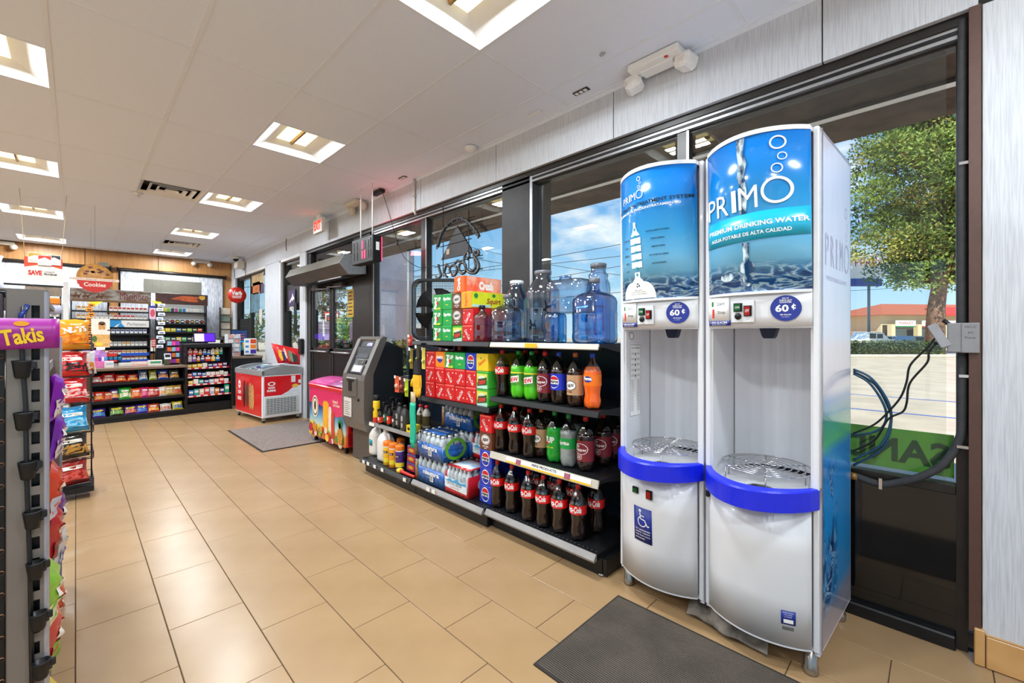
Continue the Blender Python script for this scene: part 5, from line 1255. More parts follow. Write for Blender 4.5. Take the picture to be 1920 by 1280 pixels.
x, y = jp(904, 2.17); jug(.072, .275, .020, m_pink, 'small pinkish grey jug with a black cap beside the cartons', x, y, ZT, m_black, 2, None, False, .04)
x, y = jp(951, 2.21); jug(.124, .345, .028, m_jug, 'squat blue jug with a narrow neck, first blue one from the left', x, y, ZT, m_caps, 1)
x, y = jp(969, 2.43); jug(.10, .475, .050, m_jugd, 'blue jug with a white lid standing behind the squat jug', x, y, ZT, m_capw, 2)
x, y = jp(1018, 2.30); jug(.118, .50, .056, m_jug, 'tall blue jug with a wide grey lid and black tap', x, y, ZT, m_caps, 3, .12)
x, y = jp(1115, 2.19); jug(.135, .39, .028, m_jugd, 'deep blue jug with a slim neck at the right end of the top shelf', x, y, ZT, m_caps, 1)
x, y = jp(1122, 2.47); jug(.08, .53, .050, m_jug, 'tall blue jug with a grey lid at the back by the machine', x, y, ZT, m_caps, 3)
# square jug with the lying jug on top of it
def square_jug(c, d, h, mat, label, name='water_jug'):
    q = MB(); n = 28
    pr = [(.92, .0), (1, .012), (1, h-.03), (.96, h-.012), (.85, h)]
    vs = []
    for r, z in pr:
        for i in range(n):
            t = 2*PI*i/n; k = (abs(math.cos(t))**5+abs(math.sin(t))**5)**(-.2); vs.append((d[0]/2*r*k*math.cos(t), d[1]/2*r*k*math.sin(t), z))
    q.add(vs, [(j*n+i, j*n+(i+1) % n, (j+1)*n+(i+1) % n, (j+1)*n+i) for j in range(len(pr)-1) for i in range(n)]+[list(range(n))[::-1], [(len(pr)-1)*n+i for i in range(n)]], True)
    o = q.build('water_jug', mat, None, loc=c); return tag(o, label, 'water jug', 'blue refillable water jugs')
x, y = jp(1042, 2.13); o = square_jug((x, y, ZT), (.12, .11), .185, m_jugd, 'small square blue jug with a price sticker beneath the lying jug')
bx('price_sticker', (-.062, .012, .09), (-.0605, .032, .13), M('sticker_brown', '#6b5148', .5), o); bx('seam', (-.0615, -.012, .01), (-.0600, -.010, .18), m_jugd, o)
x, y = jp(1080, 2.20); o = square_jug((x-.02, y+.03, ZT+.187), (.20, .29), .205, m_jug, 'large blue dispenser jug lying across the small square jug'); tap(o, (-.098, .10, .04), .3)
q = MB(); q.tube([(-.05, -.04, .2), (-.05, -.04, .222), (-.05, .04, .222), (-.05, .04, .2)], .008, 8); q.build('handle', m_jugd, o)

# ---------------------------------------------------------------- box fan
fp_, fq = Vector((2.13, 3.385, 1.3005)), Vector((2.44, 3.06, 1.3005)); fw = (fq-fp_).length; fa = math.atan2(fq.y-fp_.y, fq.x-fp_.x)
fn = thing('box_fan', 'black box fan with a wire grille standing on the top shelf', 'fan', fp_, fa); FH = .56
def rrect(w_, h_, r, n=6):
    pts = []
    for cx_, cz_, a in [(w_-r, r, -PI/2), (w_-r, h_-r, 0), (r, h_-r, PI/2), (r, r, PI)]: pts += [(cx_+r*math.cos(a+PI/2*k/n), cz_+r*math.sin(a+PI/2*k/n)) for k in range(n+1)]
    return pts
q = MB(); A = rrect(fw, FH, .08); B = [(fw/2+(a-fw/2)*.93, FH/2+(b-FH/2)*.93) for a, b in A]; n = len(A)
q.add([(a, 0, b) for a, b in A]+[(a, .11, b) for a, b in A]+[(a, 0, b) for a, b in B]+[(a, .11, b) for a, b in B], [(i, n+i, n+(i+1) % n, (i+1) % n) for i in range(n)]+[(2*n+i, 2*n+(i+1) % n, 3*n+(i+1) % n, 3*n+i) for i in range(n)]+[(i, (i+1) % n, 2*n+(i+1) % n, 2*n+i) for i in range(n)]+[(n+i, 3*n+i, 3*n+(i+1) % n, n+(i+1) % n) for i in range(n)]); q.build('housing', M('fan_black', '#17181a', .35, var=.1), fn)
q = MB()
for k in range(1, 34): q.tube([(fw*k/34, .012, .03), (fw*k/34, .012, FH-.03)], .0016, 4)
for k in range(1, 38): q.tube([(.03, .014, FH*k/38), (fw-.03, .014, FH*k/38)], .0016, 4)
q.build('wire_grille', m_black, fn)['kind'] = 'stuff'
for k in range(5):
    q = MB(); a0 = k*2*PI/5
    q.sheet(lambda a, b, o: (fw/2+(.03+.17*a)*math.cos(a0+(b-.5)*(.5+.5*a)), .05+(b-.5)*.04+o, FH/2+(.03+.17*a)*math.sin(a0+(b-.5)*(.5+.5*a))), 6, 5, .003); q.build('blade', M('fan_blade', '#1b1b1d', .5), fn)
q = MB(); q.cyl((fw/2, .03, FH/2), .035, .06, 16, 'y'); q.build('motor_hub', m_black, fn)

# ---------------------------------------------------------------- bottled water packs
m_w = glassy('water_clear', '#e3ebee', .16, .05, .7, .25); m_bwrap = M('wrap_blue', '#1f5fae', .3, var=.12, coat=.4); m_rwrap = M('wrap_red', '#c81f24', .3, var=.1, coat=.4)
def mk_pack(kind):
    t = thing('water_pack', 'x', 'water pack', group='shrink wrapped water packs'); ny, nx = (6, 4); r = .0325
    W_, D_ = ny*2*r, nx*2*r; bm_ = MB(); cm = MB()
    for i in range(ny):
        for j in range(nx):
            c = (r+j*2*r, -W_/2+r+i*2*r, 0); bm_.lathe([(.026, 0), (.031, .01), (.031, .09), (.029, .12), (.031, .14), (.024, .165), (.012, .183), (.012, .19)], c, 9, cap=False); cm.lathe([(.014, .185), (.014, .200), (0, .201)], c, 8)
    o = bm_.build('bottles', M('water_plastic', '#c4ccd0', .1, var=.3, scale=30, coat=.6), t); o['kind'] = 'stuff'; o = cm.build('caps', WHITE, t); o['kind'] = 'stuff'
    wrap = m_bwrap if kind == 'blue' else m_rwrap
    q = MB(); P = []
    def bump(u): return -.004*abs(math.sin(u*PI*ny))-.001
    q.sheet(lambda a, b, o: (bump(a)-o, W_/2-W_*a, .004+(.125 if kind == 'blue' else .055)*b), ny*6, 1, .001)
    q.sheet(lambda a, b, o: (D_*a, -W_/2-.002+.004*-abs(math.sin(a*PI*nx))-o, .004+(.10 if kind == 'blue' else .155)*b), nx*6, 1, .001)
    if kind == 'red': q.sheet(lambda a, b, o: (D_*a, W_/2+.002+o, .004+.155*b), 8, 1, .001); q.sheet(lambda a, b, o: (D_*.05+D_*.9*a, -W_/2+W_*b, .204+o), 2, 2, .0006)
    w = q.build('wrap', wrap, t)
    f = F_nx(-.0065, 0, 0)
    if kind == 'blue':
        lettering('niagara', f, .03, .088, .22, .046, WHITE, w, bold=.04); lettering('drinking water', f, .02, .058, .09, .010, WHITE, w)
        q = MB(); rect(q, f, .015, .03, .06, .085); q.build('barcode_patch', WHITE, w)
        q = MB(); [rect(q, F_nx(-.0068), .02+.004*k, .035, .022+.004*k, .075) for k in range(8)]; q.build('bar_marks', BLACKP, w)
        q = MB(); q.sheet(lambda a, b, o: (-.0062-o, W_/2-.045*a-.0, .004+.17*b), 4, 1, .0006); q.build('printed_picture', M('wrap_picture', '#b87b4e', .4, col2='#2f4a2a', scale=30), t)
        fs_ = lambda u, v: (D_/2+u, -W_/2-.008, .095+v)
        q = MB(); disc(q, fs_, 0, 0, .105, .088, 32, r0=.72); q.build('green_handle_print', M('wrap_green', '#5fae1f', .35, var=.1), t)
        q = MB(); rect(q, fs_, -.06, -.005, .06, .035, 2); q.build('blue_print', m_bwrap, t)
        q = MB(); q.sheet(lambda a, b, o: (D_*.15+D_*.7*a, -W_/2+W_*(.15+.7*b), .203+o), 2, 2, .0006); o = q.build('top_label', m_bwrap, t); lettering('niagara', lambda u, v: (D_/2-v, -u, .2046), 0, 0, .2, .045, WHITE, o)
    else:
        q = MB(); poly(q, f, [(-.19, .045), (.19, .035), (.19, .11), (-.19, .125)]); a = q.build('label_panel', M('label_ice', '#dfe9f0', .4, var=.08, scale=10), t)
        q = MB(); poly(q, F_nx(-.0068), [(-.18, .095), (-.1, .118), (-.05, .105), (.02, .124), (.08, .104), (.18, .112), (.18, .09)]); q.build('mountain_print', M('label_mountain', '#4aa3d6', .4), a)
        lettering('CRYSTAL GEYSER', F_nx(-.0074), -.02, .082, .26, .022, M('print_ink', '#0b1c30', .4), a); lettering('ALPINE SPRING WATER', F_nx(-.0074), -.02, .055, .17, .009, m_rwrap, a)
        fs_ = lambda u, v: (D_/2+u, -W_/2-.0078, .095+v); q = MB(); disc(q, fs_, .02, -.01, .055, .048, 24); q.build('clear_window', M('water_plastic', '#c4ccd0', .1), t)
        q = MB(); q.sheet(lambda a, b, o: (D_*.2+D_*.65*a, -W_/2+W_*(.1+.8*b), .205+o), 2, 2, .0006); o = q.build('top_label', M('label_ice', '#dfe9f0', .4), t); lettering('CRYSTAL GEYSER', lambda u, v: (D_/2-v, -u, .2068), 0, 0, .3, .04, M('label_mountain', '#4aa3d6', .4), o)
    return t
pb, pr_ = Series(lambda: mk_pack('blue')), Series(lambda: mk_pack('red'))
pb((2.015, 2.935, .1408), .01, 'blue wrapped water pack on the bottom shelf under another')
pb((2.015, 2.955, .3440), -.02, 'blue wrapped water pack with a green handle print, second tier')
for k, l_ in enumerate(['blue water pack at the back on the bottom shelf', 'blue water pack in the middle of the back stack', 'blue water pack on top of the back stack']): pb((2.283, 2.93, .1408+k*.2032), 0, l_)
a = pr_((2.015, 2.585, .1408), .02, 'red wrapped water pack at the front with a mountain label'); a.scale.y = .68
for k, l_ in enumerate(['red water pack behind the front red pack', 'red water pack on top of the hidden rear red pack']):
    a = pr_((2.283, 2.585, .1408+k*.209), 0, l_); a.scale.y = .62

# ---------------------------------------------------------------- car care goods, left section
def lath(name, prof, mat, loc, label, cat, group=None, n=18, sq=0):
    q = MB(); q.lathe(prof, n=n, sq=sq); return tag(q.build(name, mat, None, loc=loc), label, cat, group)
def at(px, x, z): return (x, x*ratio(px), z)
def whitejug(loc, label, band=None):
    q = MB(); n = 20; q.lathe([(.055, 0), (.07, .01), (.072, .03), (.072, .19), (.068, .21), (.045, .255), (.022, .275), (.022, .29)], n=n, sq=4)
    o = q.build('plastic_jug', M('jug_white', '#e9e4dc', .4, var=.03), None, loc=loc); tag(o, label, 'jug', 'white plastic jugs')
    q = MB(); q.lathe([(.026, .284), (.026, .304), (0, .306)], n=14); q.build('cap', WHITE, o); q = MB(); q.tube([(.0, -.03, .268), (.0, -.062, .25), (.0, -.072, .21), (0, -.066, .17)], .009, 8); q.build('handle', M('jug_white', '#e9e4dc', .4), o)
    if band: q = MB(); q.sheet(lambda a, b, o: (-.0745-o, .03-.06*a, .10+.06*b), 2, 1, .001); q.build('label', M('label_teal', '#1f8fa3', .4), o)
whitejug(at(708, 2.16, .1408), 'rear white jug with a small teal label, nearest the cash machine', 1); whitejug(at(724, 2.11, .1408), 'front white jug next to the orange lidded canisters')
def canister(loc, col, label):
    q = MB(); q.lathe([(.036, 0), (.040, .006), (.040, .175), (.037, .18)], n=20); o = q.build('canister', M('can_'+col.strip('#'), col, .4, var=.05), None, loc=loc); tag(o, label, 'canister', 'orange lidded wipe canisters')
    q = MB(); q.lathe([(.041, .178), (.042, .182), (.042, .212), (.038, .22), (0, .221)], n=20); q.build('lid', M('lid_orange', '#f07a1a', .35), o); q = MB(); q.lathe([(.0405, .168), (.0415, .178)], n=20, cap=False); q.build('lid_ring', WHITE, o)
    q = MB(); q.lathe([(.0405, .03), (.0405, .07)], n=20, cap=False); q.build('label_band', M('can_yel', '#e9d23a', .4), o)
    q = MB(); f = F_cyl(.0408); rect(q, f, -.04, .115, .04, .135, 6); q.build('label_stripe', BLACKP, o); lettering('ARMOR ALL', F_cyl(.0408, 0, PI, .0012), 0, .125, .06, .010, WHITE, o, bold=.03)
canister(at(727, 2.05, .1408), '#e8b32a', 'yellow canister with an orange lid, first in the row'); canister(at(738, 2.05, .1408), '#f0981f', 'amber canister with an orange lid, second in the row'); canister(at(750, 2.05, .1408), '#4a2a7a', 'purple canister with an orange lid, third in the row'); canister(at(752, 2.2, .1408), '#d8561f', 'orange canister set back behind the purple one')
for k in range(3):
    x, y = jp(769, 2.03); q = MB(); q.bbox((0, -.075, 0), (.13, .06, .073), .006); o = q.build('sponge_box', M('box_purple', '#3b2a78', .45), None, loc=(x, y-.005*k, .1408+.030+k*.0745)); tag(o, 'purple and red sponge box, %s of the stack' % ['bottom', 'middle', 'top'][k], 'box', 'stack of sponge boxes')
    q = MB(); f = F_nx(0, 0, .037); poly(q, f, [(-.05, -.025), (.065, -.03), (.07, .02), (-.045, .028)]); q.build('red_print', M('box_red', '#b8202a', .45), o); q = MB(); disc(q, lambda u, v: (f(u, v)[0]-.0006, *f(u, v)[1:]), .01, 0, .04, .015, 14); q.build('gold_print', M('box_gold', '#c9a13c', .45), o)
x, y = jp(757, 2.0); q = MB(); q.tube(smooth([(x, y+.05, .158), (x, y, .158), (x-.005, y-.10, .160), (x, y-.17, .160)]), [.016]*6+[.014]*6+[.012]*7, 10); o = q.build('squeegee', M('squeegee_red', '#c22018', .35)); tag(o, 'red plastic tool with a yellow head lying in front of the sponge boxes', 'tool')
q = MB(); q.bbox((x-.02, y+.04, .1415), (x+.03, y+.10, .175), .01); q.build('head', M('squeegee_yellow', '#f0c81a', .35), o)
# bottles on the upper shelf of the left section
def spray(loc, body, lab, label, h=.20, r=.026, trig=True):
    q = MB(); q.lathe([(r*.9, 0), (r, .008), (r, h*.55), (r*.8, h*.66), (r*.4, h*.78), (r*.38, h*.84)], n=16, sq=3); o = q.build('spray_bottle', M('plastic_'+body.strip('#'), body, .3), None, loc=loc); tag(o, label, 'bottle', 'car care bottles on the left shelf')
    q = MB()
    if trig: q.bbox((-.035, -.011, h*.86), (.018, .011, h), .005); q.bbox((-.033, -.004, h*.74), (-.024, .004, h*.88), .002)
    else: q.lathe([(r*.45, h*.82), (r*.5, h*.84), (r*.5, h), (0, h)], n=12)
    q.build('sprayer', m_black, o); q = MB(); q.lathe([(r+.0008, h*.12), (r+.0008, h*.48)], n=16, cap=False, sq=3); q.build('label', M('lab_'+lab.strip('#'), lab, .4, var=.1), o)
    q = MB(); disc(q, F_cyl(r*1.0, 0, PI, .003), 0, h*.36, r*.55, r*.6, 14); q.build('label_mark', M('label_face', '#e8d9cf', .5), o); return o
q = MB(); q.lathe([(.033, 0), (.034, .004), (.034, .20), (.028, .215)], n=18); loc = at(706, 2.10, .4875); o = q.build('spray_can', M('can_yellow', '#f0c41a', .35, var=.1), None, loc=loc); tag(o, 'yellow and red aerosol can with a black cap by the cash machine', 'spray can')
q = MB(); q.lathe([(.029, .213), (.031, .217), (.029, .262), (.02, .27), (0, .27)], n=16); q.build('cap', m_black, o); q = MB(); rect(q, F_cyl(.034), -.05, .0, .05, .05, 10); q.build('red_print', M('box_red2', '#d8301f', .45), o); q = MB(); disc(q, F_cyl(.034, 0, PI, .0012), -.01, .13, .022, .02, 14); q.build('round_mark', BLACKP, o)
for k, (px, x, b, l_, h, lab) in enumerate([(714, 2.08, '#1a1a1c', '#d8452a', .15, 'small black spray bottle with an orange label'), (724, 2.12, '#141416', '#1e6b4a', .215, 'black spray bottle with a green label'), (731, 2.10, '#141416', '#d8301f', .20, 'black spray bottle with a red label'), (741, 2.10, '#1a1a1c', '#3a3a3c', .19, 'black spray bottle with a charcoal label'), (737, 2.24, '#141416', '#555555', .24, 'taller black spray bottle behind the others'), (748, 2.25, '#141416', '#555555', .24, 'second taller black spray bottle at the back')]): spray(at(px, x, .4875), b, l_, lab+' on the left shelf', h)
for k, (px, x) in enumerate([(750, 2.13), (760, 2.10)]):
    q = MB(); q.lathe([(.034, 0), (.038, .006), (.038, .13), (.03, .17), (.014, .195), (.014, .205)], n=16, sq=4); o = q.build('oil_bottle', M('oil_grey', '#3d3b3a', .4), None, loc=at(px, x, .4875)); tag(o, ['dark grey oil bottle with a pale badge', 'dark grey oil bottle beside the yellow box'][k], 'bottle', 'oil bottles')
    q = MB(); q.lathe([(.017, .2), (.017, .228), (0, .229)], n=12); q.build('cap', m_black, o); q = MB(); disc(q, F_cyl(.040), 0, .11, .022, .026, 14); rect(q, F_cyl(.040), -.02, .03, .02, .07, 4); q.build('badge', M('badge_grey', '#a9a7a4', .5), o)
x, y = jp(764, 2.07); o = bx('yellow_box', (x, y-.07, .4876), (x+.09, y+.02, .55), M('box_yellow', '#e9c81f', .45)); tag(o, 'small yellow box at the right end of the car care shelf', 'box'); q = MB(); disc(q, F_nx(x, y-.02, .52), 0, 0, .02, .014, 12); q.build('printed_mark', m_black, o)
# two silver-brown bottles behind the green gloves
for k, (px, x) in enumerate([(789, 2.30), (800, 2.30)]):
    q = MB(); q.lathe([(.034, 0), (.038, .006), (.038, .12), (.034, .14), (.016, .175), (.016, .185)], n=18); loc = at(px, x, .5475 if 0 else .4875); o = q.build('fuel_bottle', M('bottle_silver', '#c9c4b8', .35, var=.05), None, loc=loc if x*ratio(px) > 3.15 else (x, x*ratio(px), .4875)); tag(o, 'silver and brown fuel additive bottle, %s of the pair' % ['left', 'right'][k], 'bottle', 'fuel additive bottles')
    q = MB(); q.lathe([(.019, .18), (.019, .205), (0, .206)], n=12); q.build('cap', m_capr, o); q = MB(); q.lathe([(.0388, .02), (.0388, .11)], n=18, cap=False); q.build('label', M('label_bronze', '#5a4a24', .4), o)
# hanging goods
def pegcard(px, py, x, w_, h_, col, blob, label, grp, blobshape='disc'):
    c = PX(px, py, x); q = MB(); q.bbox((0, -w_/2, -h_/2), (.004, w_/2, h_/2), .001); o = q.build('blister_card', M('card2_'+col.strip('#'), col, .45, var=.08), None, loc=c); tag(o, label, 'package', grp)
    q = MB(); q.lathe([(0, -.02), (w_*.3, -.016), (w_*.38, .0)], (0, 0, -h_*.12), 14, 'x'); q.build('bubble', M('blob_'+blob.strip('#'), blob, .3, coat=.5), o)
    q = MB(); q.tube([(-.02, 0, h_/2-.012), (XB-c.x, 0, h_/2-.012)], .002, 5); q.build('peg_hook', m_chrome, o); q = MB(); q.box((-.022, -.014, h_/2-.02), (-.020, .014, h_/2+.008)); q.build('price_tag', m_tagw, o)
pegcard(744, 720, 2.22, .075, .16, '#e8623a', '#f2a48a', 'orange air freshener pack hanging beside the cash machine', 'hanging packs by the cash machine')
pegcard(753, 722, 2.30, .075, .15, '#7a2f2a', '#c2604a', 'dark red air freshener pack behind the orange one', 'hanging packs by the cash machine')
pegcard(762, 727, 2.26, .06, .17, '#b8cc1f', '#e6f03a', 'lime yellow pack hanging left of the yellow glove', 'hanging packs by the cash machine')
for k, (px, py, col, bl, lb) in enumerate([(771, 672, '#7a6a1e', '#c9b83a', 'olive and yellow tool pack'), (783, 668, '#3a3420', '#5a5030', 'dark pack'), (794, 672, '#e6d85a', '#cfe08a', 'yellow and white pack')]): pegcard(px, py, 2.20, .055, .19, col, bl, '%s hanging under the left end of the top shelf' % lb, 'packs under the top shelf')
pegcard(769, 638, 2.32, .08, .10, '#c23a2a', '#e06a5a', 'red pack hanging left of the box fan foot', 'packs under the top shelf')
for k in range(4): c = PX(825+k*12, 652, 2.48); o = bx('candy_pack', (c.x, c.y-.02, c.z-.03), (c.x+.01, c.y+.02, c.z+.02), M('cp%d' % k, ['#8a4a4a', '#c9cbd6', '#7a86b8', '#b8453a'][k], .4)); tag(o, '%s small pack hung high behind the cartons' % ['dull red', 'pale grey', 'slate blue', 'brick red'][k], 'package', 'packs behind the cartons'); q = MB(); q.tube([(c.x-.004, c.y, c.z+.015), (XB, c.y, c.z+.015)], .0015, 5); q.build('peg_hook', m_chrome, o)
# clip strip with gloves at the post between the sections
c = PX(789, 700, 2.0)
cs = thing('clip_strip', 'black plastic clip strip hanging at the end of the middle shelves', 'clip strip', (0, 0, 0)); q = MB(); q.box((2.0, c.y-.004, .50), (2.003, c.y+.004, 1.28)); q.build('strip', m_black, cs)
for k in range(9): bx('clip', (1.992, c.y-.012, .55+k*.08), (2.0, c.y+.010, .562+k*.08), m_black, cs)
bx('hanger_arm', (2.003, c.y-.004, 1.268), (2.044, c.y+.004, 1.285), m_black, cs)
def glove(c, s, mat, cuff, label, grp, down=True):
    t = thing('work_glove', label, 'glove', c, 0, grp)
    pts = [(-.042, .0), (.042, .0), (.048, -.05), (.046, -.10), (-.046, -.10), (-.048, -.05)]
    q = MB(); q.prism([(a*s, b*s-.06*s) for a, b in pts], -.012, .012, 'x'); q.build('palm', mat, t)
    q = MB(); q.prism([(a*s*.8, (b*.7+.02)*s) for a, b in [(-.03, .05), (.03, .05), (.045, -.10), (-.045, -.10)]], -.013, .013, 'x'); q.build('cuff', cuff, t)
    for k, (yy, l_) in enumerate([(-.036, .07), (-.013, .085), (.011, .08), (.034, .06)]):
        q = MB(); q.tube([(0, yy*s, -.155*s), (0, yy*s*1.05, (-.155-l_*.6)*s), (-.004, yy*s*1.08, (-.155-l_)*s)], [.0115*s, .011*s, .008*s], 8); q.build('finger', mat, t)
    q = MB(); q.tube([(0, .045*s, -.09*s), (-.006, .066*s, -.125*s), (-.008, .070*s, -.155*s)], [.013*s, .012*s, .009*s], 8); q.build('thumb', mat, t); return t
c = PX(783, 690, 1.975); glove((1.97, c.y, c.z+.005), 1.02, M('glove_yellow', '#f0b81e', .7, var=.08, scale=20), M('glove_cuff', '#1d1f26', .7, var=.3), 'yellow work gloves with a black cuff hanging from the clip strip', 'gloves on the clip strip')
c = PX(777, 755, 1.975)
t = thing('rubber_gloves', 'long teal rubber gloves hanging below the yellow glove', 'glove', (0, 0, 0)); q = MB(); c1 = PX(777, 832, 1.975)
q.sheet(lambda a, b, o: (1.968-o, c.y+.036-.072*a+.01*math.sin(b*7)*.5, c.z-(c.z-c1.z)*b*(1-.06*abs(a-.4))), 5, 12, .014); q.build('glove_body', M('glove_teal', '#17b894', .5, var=.08), t)
q = MB(); q.sheet(lambda a, b, o: (1.966-o, c.y+.034-.068*a, c.z+.09-.10*b), 2, 2, .006); q.build('packet_header', M('packet_beige', '#c9b491', .5, var=.1), t)
for k in range(3): q = MB(); q.tube([(1.962, c.y+.02-.018*k, c1.z+.03), (1.961, c.y+.018-.018*k, c1.z-.03)], [.010, .007], 8); q.build('finger', M('glove_teal', '#17b894', .5), t)
# ================================================================ cash machine
m_atm = M('atm_grey', '#6f6a66', .35, .3, var=.05, scale=4); m_atmd = M('atm_side', '#2c3136', .3, .3, var=.1, scale=3); m_screen = M('screen_dark', '#2a2c30', .1)
at_ = thing('cash_machine', 'grey free-standing cash machine beside the low shelves', 'cash machine', (0, 0, 0)); y0, y1 = 4.15, 4.66
q = MB(); q.bbox((2.16, y0+.03, 0), (2.52, y1-.03, .40), .01); q.build('pedestal', M('atm_pedestal', '#5d5853', .4, .3, var=.05), at_)
q = MB(); q.prism([(2.14, .33), (2.52, .33), (2.52, 1.20), (2.34, 1.28), (2.20, 1.22), (2.12, .95), (2.11, .42)], y0+.02, y1-.02, 'y'); q.build('cabinet', m_atmd, at_)
def fascia(a, b, w_): return None
PF = [(2.125, .335), (2.085, .36), (2.062, .44), (2.055, .60), (2.058, .88), (2.070, .94), (2.235, 1.305), (2.275, 1.335), (2.32, 1.325)]
for (a, b, nm) in [(y0, y0+.075, 'side_cheek'), (y1-.075, y1, 'side_cheek')]:
    q = MB(); q.prism(PF+[(2.30, 1.27), (2.16, .94), (2.15, .34)], a, b, 'y'); q.build(nm, m_atm, at_)
q = MB(); q.prism(PF[:5]+[(2.072, .93), (2.16, .94), (2.15, .34)], y0+.075, y1-.075, 'y'); q.build('lower_door', m_atm, at_)
q = MB(); q.prism([(2.235, 1.305), (2.275, 1.335), (2.32, 1.325), (2.30, 1.27), (2.25, 1.27)], y0+.075, y1-.075, 'y'); q.build('top_hood', m_atm, at_)
# sloping console between the cheeks; s runs up the slope
sl0, sl1 = Vector((2.095, 0, .945)), Vector((2.245, 0, 1.28)); sd_ = (sl1-sl0).normalized(); nn_ = Vector((-sd_.z, 0, sd_.x))
def FS(off=0): return lambda u, v: (lambda p: (p.x+nn_.x*off, (y0+y1)/2-u, p.z+nn_.z*off))(sl0+sd_*v)
def slab(u0_, v0_, u1_, v1_, o0, o1, name, mat, par=at_):
    q = MB(); A, B = FS(o0), FS(o1); c_ = [(u0_, v0_), (u1_, v0_), (u1_, v1_), (u0_, v1_)]; q.add([A(*p) for p in c_]+[B(*p) for p in c_], [(3, 2, 1, 0), (4, 5, 6, 7), (0, 1, 5, 4), (1, 2, 6, 5), (2, 3, 7, 6), (3, 0, 4, 7)]); return q.build(name, mat, par)
slab(-.18, 0, .18, .37, -.02, .0, 'console', m_atmd)
sc_ = slab(-.13, .17, .13, .285, .0, .006, 'screen_bezel', m_black); slab(-.11, .18, .11, .275, .006, .007, 'screen', M('screen_grey', '#50555c', .12), sc_)
tp_ = slab(-.14, .305, .14, .355, .0, .006, 'topper_sign', m_black); q = MB(); text_to(q, 'ATM', FS(.0075), .05, .33, .11, .035, bold=.04); q.build('lettering', M('lilac_glow', '#c9b8ff', .4, emit='#b9a4ff', es=.8), tp_)
for k in range(4): slab(-.155, .18+.025*k, -.14, .19+.025*k, 0, .004, 'function_key', m_alu)
kp_ = slab(-.05, .10, .07, .155, 0, .01, 'keypad', M('keypad_beige', '#8d8478', .4))
for i in range(3):
    for j in range(3): slab(-.04+.035*i, .105+.016*j, -.015+.035*i, .115+.016*j, .01, .014, 'key', m_black, kp_)
slab(.085, .11, .13, .15, 0, .012, 'card_reader', m_black)
o = slab(-.12, .01, .12, .09, .0, .012, 'cash_tray', m_atm); slab(-.09, .015, .09, .082, .012, .013, 'lilac_lamp', M('lilac_glow', '#c9b8ff', .4, emit='#b9a4ff', es=.8), o); slab(-.075, .022, .075, .075, .0131, .015, 'tray_mouth', m_screen, o)
yc_ = (y0+y1)/2
q = MB(); q.bbox((2.045, yc_-.10, .70), (2.06, yc_+.13, .90), .02); o = q.build('dispenser_bezel', m_atm, at_); bx('slot', (2.040, yc_+.0, .76), (2.046, yc_+.07, .87), m_black, o); bx('lip', (2.036, yc_-.05, .865), (2.047, yc_+.10, .88), m_black, o)
q = MB(); q.lathe([(0, -.012), (.016, -.012), (.018, 0)], (2.058, y0+.12, .68), 14, 'x'); q.build('lock', m_black, at_)
q = MB(); q.box((2.050, yc_+.02, .48), (2.054, yc_+.20, .68)); o = q.build('notice', M('notice_paper', '#d6cfc8', .6), at_); q = MB(); f = F_nx(2.050, yc_+.11, .58)
for k in range(7): rect(q, f, -.07, -.08+.022*k, .06-(k % 3)*.02, -.074+.022*k)
q.build('printed_lines', M('ink_grey', '#6b6660', .7), o)
# ================================================================ ice cream freezers
m_fw = M('freezer_white', '#e9e9ec', .35, var=.02); m_fr = M('freezer_red', '#d8141c', .35, var=.05, coat=.3); m_rim = M('freezer_rim', '#a3a4a6', .35, .3, var=.05); m_pinkf = M('freezer_pink', '#e01f62', .35, var=.04, coat=.3)
m_lidg = M('lid_glass', '#6d7880', .06, var=.3, scale=3, coat=.6)
def caster(t, x, y, h, mat=None):
    q = MB(); q.lathe([(0, -.012), (.022, -.012), (.022, .012), (0, .012)], (x, y, .024), 14, 'y'); w_ = q.build('caster', m_black, t); q = MB(); q.bbox((x-.02, y-.018, .03), (x+.02, y+.018, h), .004); q.build('fork', mat or m_alu, w_)
f1 = thing('ice_cream_freezer', 'red and white chest freezer with curved glass lids by the checkout', 'freezer', (1.988, 7.315, 0), .085); W1, L1 = .60, 1.13
q = MB(); q.bbox((0, 0, .075), (W1, L1, .735), .012); q.build('body', m_fw, f1)
def lidz(u): return .735+.085+.045*math.sin(PI*min(1, max(0, u)))
def chest_lid(t, W_, L_, z0, hfun, rimmat, glassmat, n=12):
    P = [(0, z0)]+[(W_*k/n, hfun(k/n)) for k in range(n+1)]+[(W_, z0)]
    for a, b in ((-.006, .05), (L_-.05, L_+.006)): q = MB(); q.prism(P, a, b, 'y'); q.build('lid_end', rimmat, t)
    q = MB(); q.box((-.008, -.006, z0-.01), (.03, L_+.006, hfun(0))); q.box((W_-.03, -.006, z0-.01), (W_+.008, L_+.006, hfun(1))); q.box((0, L_/2-.015, z0), (W_, L_/2+.015, hfun(0)+.01)); q.build('rim', rimmat, t)
    for k_, (a, b) in enumerate([(.05, L_/2+.02), (L_/2-.02, L_-.05)]):
        q = MB(); q.sheet(lambda u, v, o: (.03+(W_-.06)*u, a+(b-a)*v, hfun(u)-.004-.008*k_+o), 12, 2, .004); q.build('glass_lid', glassmat, t)
chest_lid(f1, W1, L1, .735, lambda u: .80+.05*math.sin(PI*u)**.8+.03*u, m_rim, m_lidg)
q = MB(); f = F_nx(-.001, L1/2, .4); rect(q, f, -L1/2+.02, -.30, L1/2-.02, .32); o = q.build('side_print', m_fr, f1)
g = F_nx(-.002, L1/2, .4)
